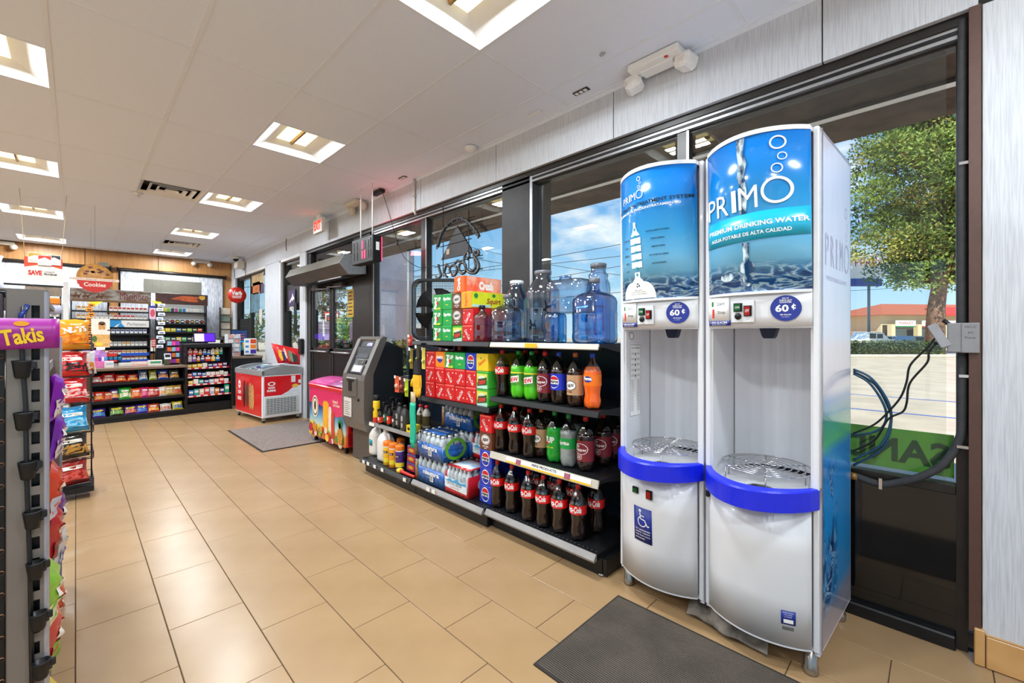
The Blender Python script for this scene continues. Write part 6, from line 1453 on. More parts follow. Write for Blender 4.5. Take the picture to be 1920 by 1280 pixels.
q = MB(); disc(q, g, -.37, .14, .055, .07, 24); text_to(q, 'GOOD', g, -.37, .01, .13, .06, bold=.05); text_to(q, 'HUMOR', g, -.37, -.09, .17, .065, bold=.05); q.build('lettering', WHITE, o)
q = MB(); disc(q, F_nx(-.003, L1/2, .4), -.37, .15, .03, .03, 16, a0=PI, a1=2*PI); q.build('heart_mark', m_fr, o)
for k, (u, col, w_, h_) in enumerate([(-.16, '#2a1a12', .05, .22), (-.03, '#5a3c28', .06, .20), (.11, '#b98a58', .07, .22), (.2, '#d09a5a', .06, .2)]):
    q = MB(); disc(q, F_nx(-.0022-.0004*k, L1/2, .4), u, .0-.01*k, w_, h_, 20); q.build('printed_ice_bar', M('print_choc%d' % k, col, .4, var=.35, scale=25), o)
q = MB(); fy = F_ny(-.001, W1/2, .4); rect(q, fy, -W1/2+.03, .01, W1/2-.02, .31); o = q.build('end_print', m_fr, f1); gy = F_ny(-.002, W1/2, .4)
q = MB(); disc(q, gy, -.165, .195, .055, .032, 24, r0=.62); text_to(q, 'GOOD', gy, -.165, .135, .10, .032, bold=.05); text_to(q, 'HUMOR', gy, -.165, .09, .13, .036, bold=.05); q.build('lettering', WHITE, o)
q = MB(); poly(q, gy, [(-.02, .01), (W1/2-.02, .01), (W1/2-.02, .15), (.16, .12), (.08, .06)]); q.build('frost_print', M('frost_print', '#dfe3ea', .4, var=.12, scale=25), o)
q = MB(); disc(q, F_ny(-.003, W1/2, .4), .19, .14, .05, .03, 20); q.build('round_badge', M('badge_gold', '#f0c04a', .4), o)
bx('card_holder', (W1/2+.13, -.014, .60), (W1/2+.19, -.002, .70), m_fw, f1); bx('white_tag', (W1-.06, -.012, .58), (W1-.02, -.002, .63), m_fw, f1)
q = MB(); q.bbox((.04, -.010, .12), (W1-.05, -.001, .39), .003); gr = q.build('grille_panel', M('grille_grey', '#c9cbc8', .45), f1)
for k in range(9): q = MB(); [q.bbox((.06+.05*i, -.016, .135+.027*k), (.10+.05*i, -.009, .145+.027*k), .002) for i in range(9)]; o = q.build('louvre_row', M('louvre_dark', '#55585a', .5), gr); o['kind'] = 'stuff'
for x, y in [(.04, .05), (W1-.05, .05), (.04, L1-.05), (W1-.05, L1-.05)]: caster(f1, x, y, .08)
for k, (u, v, col) in enumerate([(.30, .20, '#f2f2f4'), (.20, .30, '#ece8f2'), (.36, .12, '#f6f6f6')]):
    q = MB(); q.sheet(lambda a, b, o: (u-.08+.16*a, v-.05+.12*b, .868+.012*k+o+.004*a), 2, 2, .001); o = q.build('leaflet', M('leaflet%d' % k, col, .6), f1); q = MB(); q.box((u-.0, v-.02, .8705+.016*k), (u+.06, v+.03, .8712+.016*k)); q.build('leaflet_print', [M('leaf_o', '#e86a2a', .6), m_navy, M('leaf_p', '#8a3aa8', .6)][k], o)
# header board standing behind the freezer lids
hb = thing('header_board', 'red ice cream display board leaning behind the red chest freezer', 'sign', (2.02, 7.9, .80), 0)
A = [PY(*p, y) for p, y in [((508, 643), 7.66), ((560, 654), 7.52), ((567, 684), 7.50), ((521, 681), 7.62)]]
def HB(off=0):
    def F_(u, v):
        p = A[3].lerp(A[2], u).lerp(A[0].lerp(A[1], u), v); return (p.x-2.02-off*.5, p.y-7.9-off*.8, p.z-.80)
    return F_
q = MB(); q.sheet(lambda a, b, o: HB(-.012+o)(a, b), 4, 2, .012); q.build('board', m_fr, hb)
for k, (u, v, w_, h_, col) in enumerate([(.22, .45, .07, .30, '#e8b52a'), (.36, .42, .06, .28, '#2a2f6a'), (.5, .5, .07, .36, '#c9381f'), (.62, .45, .08, .34, '#7a8a6a'), (.74, .4, .06, .30, '#2c2a2a'), (.84, .4, .05, .26, '#3a2a22'), (.44, .6, .04, .3, '#e9cfc0')]):
    q = MB(); disc(q, HB(.002+.0008*k), u, v, w_, h_, 16); q.build('printed_cone', M('cone%d' % k, col, .4, var=.3, scale=30), hb)
# pink freezer
f2_ = thing('ice_cream_freezer', 'pink chest freezer with fruit pictures beside the cash machine', 'freezer', (2.115, 4.72, 0), 0); W2, L2 = .53, 1.04
def grad_mat(name, stops, z0, z1):
    m = bpy.data.materials.new(name); m.use_nodes = True; t = m.node_tree; l = t.links.new; p = t.nodes['Principled BSDF']; p.inputs['Roughness'].default_value = .35
    tc = t.nodes.new('ShaderNodeTexCoord'); s_ = t.nodes.new('ShaderNodeSeparateXYZ'); l(tc.outputs['Object'], s_.inputs[0]); n = t.nodes.new('ShaderNodeMapRange'); l(s_.outputs['Z'], n.inputs[0]); n.inputs[1].default_value = z0; n.inputs[2].default_value = z1
    r = t.nodes.new('ShaderNodeValToRGB'); l(n.outputs[0], r.inputs[0]); e = r.color_ramp.elements; e[0].position = stops[0][0]; e[0].color = (*lin(stops[0][1]), 1); e[1].position = stops[-1][0]; e[1].color = (*lin(stops[-1][1]), 1)
    for q_, c in stops[1:-1]: k = e.new(q_); k.color = (*lin(c), 1)
    l(r.outputs[0], p.inputs['Base Color']); return m
m_fg = grad_mat('freezer_picture', [(0, '#c8542a'), (.25, '#d9a04a'), (.34, '#cfe0c8'), (.6, '#5aa0c8'), (.8, '#1b3f8a'), (1, '#12205a')], .08, .55)
q = MB(); q.bbox((0, 0, .08), (W2, L2, .69), .008); q.build('body', m_fg, f2_)
q = MB(); f = F_nx(-.001, L2/2, 0)
poly(q, f, [(-L2/2, .50), (-.3, .50), (0, .47), (.12, .40), (.3, .40), (L2/2, .44), (L2/2, .69), (-L2/2, .69)]); rect(q, F_ny(-.001, 0, 0), 0, .44, W2, .69); pk = q.build('pink_print', m_pinkf, f2_)
q = MB(); q.bbox((-.012, -.012, .69), (W2+.01, L2+.012, .735), .008); q.build('rim', m_fr, f2_)
q = MB(); hf = lambda u: .735+.07*math.sin(PI*(.1+.8*u))
q.prism([(0, .733)]+[(W2*k/12, hf(k/12)) for k in range(13)]+[(W2, .733)], L2*.5, L2, 'y'); q.build('lid', M('lid_pink', '#e85aa8', .3, coat=.4), f2_)
q = MB(); q.sheet(lambda u, v, o: (.02+(W2-.04)*u, .01+L2*.5*v, hf(u)-.01+o), 12, 2, .004); q.build('glass_lid', M('lid_pink_glass', '#c9a0c4', .08, var=.2, coat=.5), f2_)
for k in range(4): q = MB(); q.sheet(lambda a, b, o: (.06+.12*k*.8+.16*a, .12+.05*k+.16*b+.06*a, .806+.004*k+o), 2, 2, .001); q.build('leaflet', WHITE, f2_)
q = MB(); disc(q, F_nx(-.0025, L2/2, 0), -.33, .46, .10, .135, 28); em = q.build('emblem', M('emblem_cream', '#f3e4c8', .4), f2_)
q = MB(); disc(q, F_nx(-.0032, L2/2, 0), -.33, .46, .085, .115, 28, r0=.85); disc(q, F_nx(-.0032, L2/2, 0), -.33, .47, .03, .06, 14); q.build('emblem_figure', M('emblem_ink', '#3a2320', .4), em)
for k, (u, w_, v0_, v1_, col) in enumerate([(.0, .085, .19, .555, '#f2a91e'), (.12, .045, .18, .50, '#f0d9c4'), (.20, .045, .14, .45, '#c9401f')]):
    q = MB(); ff = F_nx(-.003-.0005*k, L2/2, 0); poly(q, ff, [(u-w_, v0_), (u+w_, v0_), (u+w_, v1_-.03), (u+w_*.6, v1_), (u-w_*.6, v1_), (u-w_, v1_-.03)]); q.build('printed_popsicle', M('popsicle%d' % k, col, .4, var=.12, scale=12), f2_)
q = MB(); ff = F_nx(-.003, L2/2, 0); text_to(q, 'Nectar &', ff, .27, .575, .14, .035, bold=.03); text_to(q, 'Ice Cream', ff, .30, .535, .17, .035, bold=.03); q.build('lettering', M('emblem_cream', '#f3e4c8', .4), pk)
rnd = random.Random(12)
for k in range(34):
    u = -.5+rnd.random()*1.0; v = .10+rnd.random()*.13; r_ = rnd.uniform(.03, .06); q = MB(); disc(q, F_nx(-.004-.0003*k, L2/2, 0), max(-.45, min(.44, u)), v, r_, r_*.9, 10); q.build('printed_fruit', M('fruit%d' % (k % 7), ['#d8341f', '#f08a1e', '#f2c53a', '#8fc23a', '#c01f3a', '#e8dcc0', '#3f8a2e'][k % 7], .4, var=.25, scale=30), f2_)
q = MB(); disc(q, F_nx(-.016, L2/2, 0), .42, .20, .07, .10, 16); q.build('printed_pineapple', M('pine_fruit', '#c8862a', .4, var=.5, scale=60), f2_)
q = MB(); [poly(q, F_nx(-.017, L2/2, 0), [(.40, .29), (.44, .29), (.42+.09*math.sin(a), .29+.15*math.cos(a))]) for a in [-.9, -.5, -.2, .1, .4, .7, 1.0]]; q.build('printed_leaves', M('pine_leaf', '#1f7a2e', .5, var=.3), f2_)
q = MB(); q.bbox((.02, -.03, .09), (.20, -.002, .36), .006); gp = q.build('vent_panel', m_fr, f2_)
for k in range(8): bx('vent_slat', (.02, -.036, .11+.018*k), (.19, -.03, .118+.018*k), M('vent_dred', '#8a0f14', .4), gp)
bx('thermostat', (.06, -.036, .27), (.14, -.03, .33), m_black, gp)
for x, y in [(.05, .07), (W2-.05, .07), (.05, L2-.09), (W2-.05, L2-.09)]: caster(f2_, x, y, .085, m_black)
# ================================================================ bags of snacks
_bag = {}
def bag(w_, h_, t_, col, col2, txt, name='snack_bag', seed=0, txtcol='#f7f4ea', cr=1):
    """a puffed pillow bag standing on its foot; front faces -x, width along y"""
    rnd = random.Random(seed); nu, nv = 8, 10; q = MB(); ph = rnd.uniform(0, 6)
    def P(u, v, s):
        e_ = (1-(2*u-1)**4)*(1-(2*v-1)**6); wr = cr*(.006*math.sin(u*17+ph)*(1-abs(2*v-1))+.004*math.sin(v*23+u*9+ph*2))
        y = (.5-u)*w_*(1-.10*math.sin(PI*v)); x = -s*(t_/2*max(0, e_)**.6+wr*e_); z = h_*v
        if v > .93 or v < .07: x += .003*math.sin(u*40)*s*0
        return (x, y, z+(.004*math.sin(u*9+ph) if v > .9 else 0))
    for s in (1, -1): q.grid(lambda u, v: P(u, v, s), nu, nv, True, flip=(s < 0))
    o = q.build(name, M('bag_'+col.strip('#'), col, .28, var=.10, scale=14, coat=.4))
    def FP(off): return lambda u, v: (lambda p: (p[0]-off, p[1], p[2]))(P(.5+u/w_, .5+v/h_, 1))
    def patch(uv0, uv1, mat, nm, off=.0015, wav=0):
        q = MB(); n = 6
        q.grid(lambda a, b: FP(off)(uv0[0]+(uv1[0]-uv0[0])*a, uv0[1]+(uv1[1]-uv0[1])*b+wav*math.sin(a*PI)), n, 5, True); return q.build(nm, mat, o)
    patch((-w_*.44, -h_*.38), (w_*.44, -h_*.02), M('bagp_'+col2.strip('#'), col2, .3, var=.15, scale=18, coat=.3), 'printed_picture', .0012, h_*.05)
    if txt:
        q = MB(); text_to(q, txt, FP(.003), 0, h_*.16, w_*.74, h_*.20, bold=.06, rot=.12); q.build('lettering', M('bagt_'+txtcol.strip('#'), txtcol, .4), o)
    else: patch((-w_*.30, h_*.08), (w_*.30, h_*.22), M('bagt_'+txtcol.strip('#'), txtcol, .4), 'printed_logo', .003)
    return o
# ================================================================ front counter with snack shelves
CO = Vector((.169, 9.008, 0)); CA = .084; CDx, CDy = Vector((math.cos(CA), math.sin(CA), 0)), Vector((-math.sin(CA), math.cos(CA), 0))
ct = thing('snack_counter', 'low black counter unit with three shelves of snack bags and a brown top', 'counter', CO, CA); CWD = 1.135
m_ctop = M('counter_brown', '#7d6656', .5, var=.1, scale=6, stretch=(.3, 3, 3))
bx('kick', (0, .012, 0), (CWD, .5, .085), m_sh, ct); bx('end_panel', (-.02, .0, 0), (0, .55, .80), m_sh, ct); bx('end_panel', (CWD, .0, 0), (CWD+.03, .55, .80), m_sh, ct); bx('back', (0, .50, .08), (CWD, .52, .80), m_sh, ct)
q = MB(); q.bbox((-.02, -.01, .80), (CWD+.03, .60, .842), .006); q.build('worktop', m_ctop, ct)
for z, d in [(.089, .0), (.335, .03), (.605, .08)]:
    q = MB(); q.add([(0, d, z-.006), (CWD, d, z-.006), (CWD, .50, z+.02), (0, .50, z+.02), (0, d, z-.030), (CWD, d, z-.030), (CWD, .50, z-.004), (0, .50, z-.004)], [(0, 1, 2, 3), (7, 6, 5, 4), (0, 4, 5, 1), (1, 5, 6, 2), (2, 6, 7, 3), (3, 7, 4, 0)]); s_ = q.build('shelf', m_sh, ct)
    q = MB(); q.bbox((0, d-.008, z-.034), (CWD, d, z+.012), .002); q.build('shelf_lip', m_sh, s_)
CTR = lambda px: (px-173)/(345-173)*CWD
def place_bag(px, z, w_, h_, col, col2, txt, label, d, seed, tilt=.22, tc_='#f7f4ea', grp='snack bags on the counter shelves', yaw=0):
    o = bag(w_, h_, .055, col, col2, txt, seed=seed, txtcol=tc_); o['category'] = 'snack bag'; o['label'] = label; o['group'] = grp
    p = CO+CDx*CTR(px)+CDy*(d+.035); o.location = (p.x, p.y, z); o.rotation_euler = (0, tilt, CA-PI/2+PI+yaw) if False else (0, tilt, CA-PI/2+yaw+PI)
    # the bag's -x face must look towards -CDy
    o.rotation_euler = (0, tilt, CA+PI/2+yaw); return o
R1 = [(182, .155, .12, '#c8202a', '#e8e0d0', None, 'red bag with a white picture'), (203, .165, .15, '#c81e22', '#e9b09a', None, 'bright red bag with pale lettering'), (225, .15, .125, '#d4291c', '#f09a1e', None, 'red and orange bag'), (246, .15, .12, '#cf2a1c', '#f2a62a', None, 'second red and orange bag'), (266, .125, .175, '#3a6fb0', '#e4e2d4', None, 'tall blue and cream bag'), (285, .115, .165, '#a3ad1f', '#e6dfa8', None, 'yellow green bag'), (305, .16, .17, '#1f49b8', '#f2a52a', None, 'blue bag with orange chips'), (328, .15, .15, '#5a5a52', '#efa43a', None, 'grey bag with orange chips')]
R2 = [(170, .11, .16, '#d84a2a', '#f2c02a', None, 'orange red bag at the left end'), (186, .13, .15, '#d62f22', '#f4a42a', None, 'red bag with a golden picture'), (202, .12, .14, '#b84a2a', '#d4572a', None, 'brick orange bag'), (213, .125, .18, '#3a2260', '#f2a62a', None, 'purple and orange bag'), (232, .17, .19, '#25a32e', '#e9e3b8', None, 'large bright green bag'), (252, .15, .165, '#e4541e', '#f28a2a', None, 'orange bag with a dark label'), (268, .12, .175, '#c81f6a', '#e85a8a', None, 'magenta bag'), (281, .12, .165, '#d42a22', '#e8a89a', None, 'red bag near the middle'), (291, .11, .16, '#a81f22', '#d8342a', None, 'dark red bag'), (302, .13, .16, '#e6dcd2', '#f0a03a', None, 'white striped bag with orange foot'), (317, .15, .17, '#c09a4a', '#d8b87a', None, 'gold and cream bag'), (333, .14, .17, '#b8873a', '#c9452a', None, 'gold bag at the right end')]
R3 = [(183, .20, .15, '#4a2a8a', '#2a8fc8', 'Takis', 'purple and blue bag'), (216, .19, .16, '#2a2a22', '#7ab02a', 'Takis', 'black and green bag'), (241, .17, .15, '#4a1f6a', '#e8642a', 'Takis', 'purple and orange bag'), (262, .16, .155, '#43229a', '#2a7ad0', 'Takis', 'violet and blue bag'), (284, .165, .145, '#c9452a', '#f2b03a', None, 'orange red snack bag'), (308, .165, .13, '#d8d4cc', '#cf5a2a', None, 'white and red striped bag'), (332, .16, .145, '#d8c02a', '#1f6ab0', None, 'yellow and blue bag')]
for R_, z, d, nm, ti in [(R1, .605, .11, 'top', .35), (R2, .336, .06, 'middle', .45), (R3, .090, .02, 'bottom', .5)]:
    for i, (px, w_, h_, c1_, c2_, tx, lb) in enumerate(R_):
        place_bag(px, z, w_*.95, h_*1.05, c1_, c2_, tx, lb+' on the %s counter shelf' % nm, d, i*7+len(R_), ti, '#f2e21e' if tx else '#f4e9dc', yaw=.0)
# medicine rack right of the counter
MO = Vector((1.335, 9.125, 0)); MA = .12; mr = thing('merchandise_rack', 'black rack of small toiletry packs between the counter and the red freezer', 'rack', MO, MA); MW = .66
bx('kick', (0, .01, 0), (MW, .4, .16), m_sh, mr); bx('side_panel', (-.02, -.01, 0), (0, .4, 1.17), m_sh, mr); bx('side_panel', (MW, -.01, 0), (MW+.02, .4, 1.17), m_sh, mr); bx('back', (0, .30, .1), (MW, .32, 1.17), m_sh, mr); q = MB(); q.bbox((-.02, -.01, 1.13), (MW+.02, .4, 1.20), .01); q.build('header', m_sh, mr)
m_prr = M('price_strip_red', '#c41f33', .5)
for z, d in [(.30, .0), (.495, .03), (.625, .06), (.775, .10)]:
    bx('shelf', (0, d, z-.012), (MW, .30, z), m_sh, mr); o = bx('price_strip', (0, d-.008, z-.022), (MW, d, z+.008), m_prr, mr)
    for k in range(6): bx('price_tag', (.02+k*.108, d-.010, z-.018), (.08+k*.108, d-.008, z+.004), m_tagw, o)
MDx, MDy = Vector((math.cos(MA), math.sin(MA), 0)), Vector((-math.sin(MA), math.cos(MA), 0)); rnd = random.Random(31)
def pack(par_o, ax, ay, u, d, z, w_, h_, dp, col, label, grp, col2='#f0ece4', an=0, name='small_box', cat='package', hook=0):
    q = MB(); q.bbox((-w_/2, 0, 0), (w_/2, dp, h_), .003); o = q.build(name, M('pk_'+col.strip('#'), col, .45, var=.08, scale=25)); p = par_o+ax*u+ay*d; o.location = (p.x, p.y, z); o.rotation_euler.z = an; tag(o, label, cat, grp)
    q = MB(); q.box((-w_*.4, -.0015, h_*.45), (w_*.4, 0, h_*.8)); q.build('printed_panel', M('pp_'+col2.strip('#'), col2, .5, var=.1), o)
    if hook: bx('peg_hook', (-.002, dp, h_-.01), (.002, hook, h_-.006), m_chrome, o); bx('price_tag', (-.014, -.006, h_), (.014, -.004, h_+.022), m_tagw, o)
    return o
CNM = {'#d9232b': 'red', '#e03a3a': 'light red', '#2a6fc0': 'blue', '#e07a1e': 'orange', '#f0e9e0': 'white', '#f2c81e': 'yellow', '#2aa8a0': 'teal', '#8a5ab0': 'lilac', '#25357a': 'navy', '#d8c8e0': 'pale lilac', '#c81f3a': 'crimson', '#3a2a6a': 'dark purple', '#35a06a': 'green', '#f2c0b0': 'pale pink', '#7a1f2a': 'maroon', '#1fa37a': 'sea green', '#d8dcd0': 'pale grey', '#b8c4d8': 'pale blue'}
H_ = [(1.0, .12, [('#e03a3a', .07, .09), ('#e03a3a', .07, .09), ('#e07a1e', .055, .07), ('#2a6fc0', .06, .08), ('#2a6fc0', .05, .06), ('#f0e9e0', .06, .09), ('#f2c81e', .06, .10), ('#2aa8a0', .05, .10)], 'hanging row below the header'),
      (.885, .10, [('#d8c8e0', .055, .10), ('#8a5ab0', .055, .10), ('#e07a1e', .05, .07), ('#25357a', .06, .08), ('#d9232b', .085, .085), ('#f2c81e', .06, .08), ('#2a6fc0', .065, .08)], 'second hanging row')]
for z, d, it, nm in H_:
    u = .03
    for i, (c, w_, h_) in enumerate(it): u += w_/2+.008; pack(MO, MDx, MDy, u, d, z, w_, h_, .012, c, '%s hanging pack, %s from left in the %s' % (CNM[c], ORD[i], nm), 'packs on the toiletry rack', an=MA, hook=.29-d); u += w_/2
S_ = [(.776, .105, ['#f2c81e', '#f2c81e', '#f2c81e', '#f0e9e0', '#25357a', '#8a5ab0', '#d9232b', '#3a2a6a'], .075, 'upper shelf'), (.626, .065, ['#c81f3a', '#2a6fc0', '#25357a', '#2a6fc0', '#f0e9e0', '#f0e9e0', '#f2c0b0', '#d8dcd0', '#d8dcd0'], .07, 'second shelf'), (.496, .035, ['#f2c81e', '#f0e9e0', '#2aa8a0', '#25357a', '#b8c4d8', '#f2c0b0', '#e03a3a', '#f0e9e0'], .075, 'third shelf'), (.301, .01, ['#2a6fc0', '#2aa8a0', '#f2c0b0', '#e03a3a', '#b8c4d8', '#e07a1e', '#3a2a6a', '#1fa37a'], .11, 'bottom shelf')]
for z, d, it, h_, nm in S_:
    u = .02; wd = (MW-.04)/len(it)
    for i, c in enumerate(it):
        hh = h_*rnd.uniform(.8, 1.15)
        if z == .301 and i == 7: hh = .15
        pack(MO, MDx, MDy, u+wd*(i+.5), d, z, wd*.88, hh, .05, c, '%s box, %s from left on the %s of the toiletry rack' % (CNM[c], ORD[i], nm), 'packs on the toiletry rack', an=MA)
# point of sale screen
p = MO+MDx*.33+MDy*.25
o = thing('customer_display', 'lit purple customer screen above the toiletry rack', 'screen', (p.x, p.y, 1.20), MA)
q = MB(); q.T = Matrix.Rotation(-.15, 4, 'X'); q.bbox((-.17, -.01, .02), (.17, .02, .19), .008); q.T = None; q.build('casing', m_black, o)
q = MB(); q.T = Matrix.Rotation(-.15, 4, 'X'); q.box((-.155, -.0115, .035), (-.01, -.010, .175)); q.T = None; q.build('pale_panel', M('scr_lilac', '#b9a8f0', .3, emit='#b9a0f0', es=.9), o)
q = MB(); q.T = Matrix.Rotation(-.15, 4, 'X'); q.box((-.01, -.0115, .035), (.155, -.010, .175)); q.T = None; q.build('purple_panel', M('scr_purple', '#4a1fd0', .3, emit='#4a14d8', es=.9), o)
bx('stand', (-.05, .0, 0), (.05, .06, .05), m_black, o)
# ================================================================ tobacco racks behind the counter
def rack_box(name, label, x0, x1, y, zb, zt, dp, rows, header):
    t = thing(name, label, 'rack', (0, 0, 0))
    for x in (x0, x1-.02): bx('side_panel', (x, y, zb), (x+.02, y+dp, zt), m_sh, t)
    for z in rows: o = bx('shelf', (x0+.02, y, z-.018), (x1-.02, y+dp, z), m_sh, t); bx('price_rail', (x0+.02, y-.006, z-.03), (x1-.02, y, z+.002), m_sh, o)
    return t
YR = 11.2
def zr(py, y=YR, px=207): return PY(px, py, y).z
r1 = rack_box('cigarette_rack', 'large cigarette rack with a horse picture header behind the counter', -.075, 1.045, YR, .0, 2.0, .2, [zr(q_) for q_ in (583, 598, 625, 649, 665, 676, 690)], None)
bx('back_panel', (-.055, YR+.19, .0), (1.025, YR+.2, zr(604)), M('rack_back', '#2b2c2e', .6), r1)
q = MB(); q.bbox((-.08, YR-.03, zr(567)), (1.05, YR+.0, zr(543)), .004); hd = q.build('header_sign', M('header_picture', '#a8a49c', .5, var=0, col2='#6a4a34', scale=7, stretch=(1, 1, 3)), r1)
q = MB(); text_to(q, 'Marlboro', F_ny(YR-.03, .80, zr(554)), 0, 0, .42, .15, shear=0, bold=.0); q.build('lettering', M('letter_maroon', '#7a2030', .5), hd)
q = MB(); rect(q, F_ny(YR-.031), -.06, zr(567)+.0, 1.03, zr(563)); q.build('ground_strip', M('ground_brown', '#7a5a3a', .6), hd)
for k, u in enumerate([.0, .12, .30]):
    q = MB(); fh = F_ny(YR-.032, u, zr(557)); disc(q, fh, 0, 0, .045, .018, 12); [poly(q, fh, [(a, -.05), (a+.008, -.05), (a+.012, 0), (a, 0)]) for a in (-.04, -.02, .02, .035)]; poly(q, fh, [(.03, 0), (.06, .045), (.075, .035), (.045, -.005)]); disc(q, fh, -.005, .04, .012, .028, 8); q.build('printed_horse', M('horse_brown', '#6b3f26', .6), hd)
zs = zr(612); q = MB(); q.bbox((.34, YR-.02, zr(613)), (1.02, YR-.004, zr(600)), .003); sg = q.build('brand_strip', WHITE, r1)
q = MB(); poly(q, F_ny(YR-.02), [(.34, zr(613)), (.50, zr(613)), (.62, zr(603)), (.60, zr(600)), (.34, zr(600))]); poly(q, F_ny(YR-.0205), [(.55, zr(613)), (.66, zr(613)), (.60, zr(604))]); q.build('blue_shapes', M('shape_blue', '#1a8fd0', .4), sg)
lettering('Parliament', F_ny(YR-.02, .84, zr(607)), 0, 0, .28, .055, M('ink_grey', '#6b6660', .7), sg)
PK = {}
def mk_ppack(c1_, c2_):
    def g():
        q = MB(); q.bbox((-.027, 0, 0), (.027, .022, .085), .003); o = q.build('cigarette_pack', M('cig_'+c1_.strip('#'), c1_, .5)); o['category'] = 'cigarette pack'; q = MB(); q.box((-.024, -.001, .045), (.024, 0, .078)); q.build('pack_mark', M('cigm_'+c2_.strip('#'), c2_, .5), o); return o
    return Series(g)
for k, (a, b) in {'wr': ('#efe9e2', '#b8262e'), 'wg': ('#ebe8e2', '#9a9a98'), 'wo': ('#efe3cf', '#c08a3a'), 'wb': ('#e9edf2', '#33457a'), 'g': ('#2f8a4a', '#9ac46a'), 'b': ('#1f6fb0', '#5ac0e0'), 'r': ('#c22a30', '#efe9e2'), 'k': ('#2a2a2c', '#8a8a8a')}.items(): PK[k] = mk_ppack(a, b)
CW_ = {'wr': 'white and red', 'wg': 'white and grey', 'wo': 'white and tan', 'wb': 'white and navy', 'g': 'green', 'b': 'blue', 'r': 'red', 'k': 'black'}
rowsP = [(583, ['wo']*3+[None]*4+['wr']*9, 'top'), (598, ['wo']*4+['wg']*4+['wr']*5+['wg']*3, 'second'), (625, [None]*5+['b']+['wb']*9, 'third'), (649, [None]*5+['wg']*5+['wo']*2+['wg']*4, 'fourth'), (665, [None]*4+['r']*3+['wr']*3+['wo']*6, 'fifth'), (676, [None]*2+['g']*4+['b']*4+['wr']*3+['wo']*3, 'sixth'), (690, ['k']*2+['wg']*2+[None]*2+['wg']*9+['wr'], 'lowest')]
for py, ks, nm in rowsP:
    z = zr(py)+.001; n = len(ks)
    for i, k in enumerate(ks):
        if not k: continue
        if 600 < py < 652 and i < 5: continue
        PK[k]((.0+.995*(i+.5)/n+.0, YR+.02, z), 0, '%s cigarette packs standing in the %s row of the large cigarette rack' % (CW_[k], nm), 'cigarette packs in the %s row' % nm)
    if nm in ('fifth', 'sixth'):
        for a, b, c in [(.05, .30, '#1f8a5a'), (.30, .55, '#d82a22'), (.60, 1.02, '#1f55c8')]:
            o = bx('colour_strip', (a, YR-.012, z-.03), (b, YR-.006, z+.028 if nm == 'fifth' else z+.01), M('strip_'+c.strip('#'), c, .5), r1)
# narrow rack left and the white post
r0 = rack_box('cigarette_rack', 'narrow cigarette rack left of the white post, mostly hidden', -.60, -.19, YR, .0, 2.17, .2, [zr(q_) for q_ in (578, 596, 615, 640, 660)], None)
q = MB(); q.bbox((-.62, YR-.03, zr(560)), (-.18, YR, zr(541)), .004); q.build('header_sign', M('header_picture2', '#9a8a7a', .5, var=.3, scale=9), r0)
for py in (578, 596, 615, 640, 660):
    for i in range(4): PK['wg' if py > 600 else 'wo']((-.52+i*.09, YR+.02, zr(py)+.001), 0, '%s cigarette packs in the narrow rack left of the white post' % CW_['wg' if py > 600 else 'wo'], 'cigarette packs in the narrow rack')
struct(bx('trim_4', (-.165, 11.15, 0), (-.095, 11.22, 2.30), WHITE))
bx('cross_rail', (-1.6, 11.16, 2.20), (-.165, 11.19, 2.23), m_black, bpy.data.objects['trim_4'])
r2x0, r2x1 = 1.13, 1.98
r2 = rack_box('tobacco_rack', 'cigar and lighter rack with a dark brown header, right behind the counter', r2x0, r2x1, YR, .0, 2.0, .2, [zr(q_, YR, 340) for q_ in (585, 606, 622, 640)], None)
bx('back_panel', (r2x0+.02, YR+.19, 0), (r2x1-.02, YR+.2, zr(606)), M('rack_back', '#2b2c2e', .6), r2)
bx('white_back', (r2x0+.02, YR+.19, zr(606)), (r2x1-.02, YR+.2, 2.0), WHITE, r2)
q = MB(); q.bbox((r2x0-.01, YR-.03, zr(571, YR, 340)), (r2x1+.01, YR, zr(551, YR, 340)), .004); hd = q.build('header_sign', M('header_brown', '#4a2820', .45, var=.3, scale=8), r2)
q = MB(); poly(q, F_ny(YR-.03, 1.555, zr(561, YR, 340)), [(-.2, 0), (.0, .07), (.24, .06), (.24, -.06), (.05, -.04)]); o = q.build('orange_burst', M('burst_orange', '#c85a2a', .5, var=.3, scale=14), hd); q = MB(); text_to(q, 'TASTE OF', F_ny(YR-.032, 1.70, zr(557, YR, 340)), 0, 0, .28, .045, bold=.03); text_to(q, 'TEXAS', F_ny(YR-.032, 1.72, zr(563, YR, 340)), 0, 0, .2, .045, bold=.03); q.build('lettering', M('letter_orange', '#f0763a', .5), hd)
q = MB(); poly(q, F_ny(YR-.032, 1.89, zr(557, YR, 340)), [(-.05, .04), (.05, .04), (.05, -.02), (0, -.05), (-.05, -.02)]); q.build('gold_badge', M('badge_gold', '#f0c04a', .4), hd)
cols = ['#3a3a3c', '#d8c81e', '#7ac03a', '#3a2a5a', '#c83a8a', '#1f8a6a', '#2f7ac0', '#e8e4dc', '#d8dcd0', '#e8e4dc', '#d8dcd0', '#c8ccd0']
cn_ = ['charcoal', 'yellow', 'lime', 'dark violet', 'pink', 'dark green', 'sky blue', 'ivory', 'light grey', 'second ivory', 'second light grey', 'third light grey']
for i, c in enumerate(cols): q = MB(); q.bbox((-.024, 0, 0), (.024, .03, .075), .004); o = q.build('lighter_pack', M('pk_'+c.strip('#'), c, .45), None, loc=(r2x0+.08+i*.063, YR+.02, zr(585, YR, 340)+.001)); tag(o, '%s small pack on the top shelf of the cigar rack' % cn_[i], 'package', 'packs on the cigar rack'); bx('cap', (-.01, .005, .075), (.01, .025, .082), m_black, o)
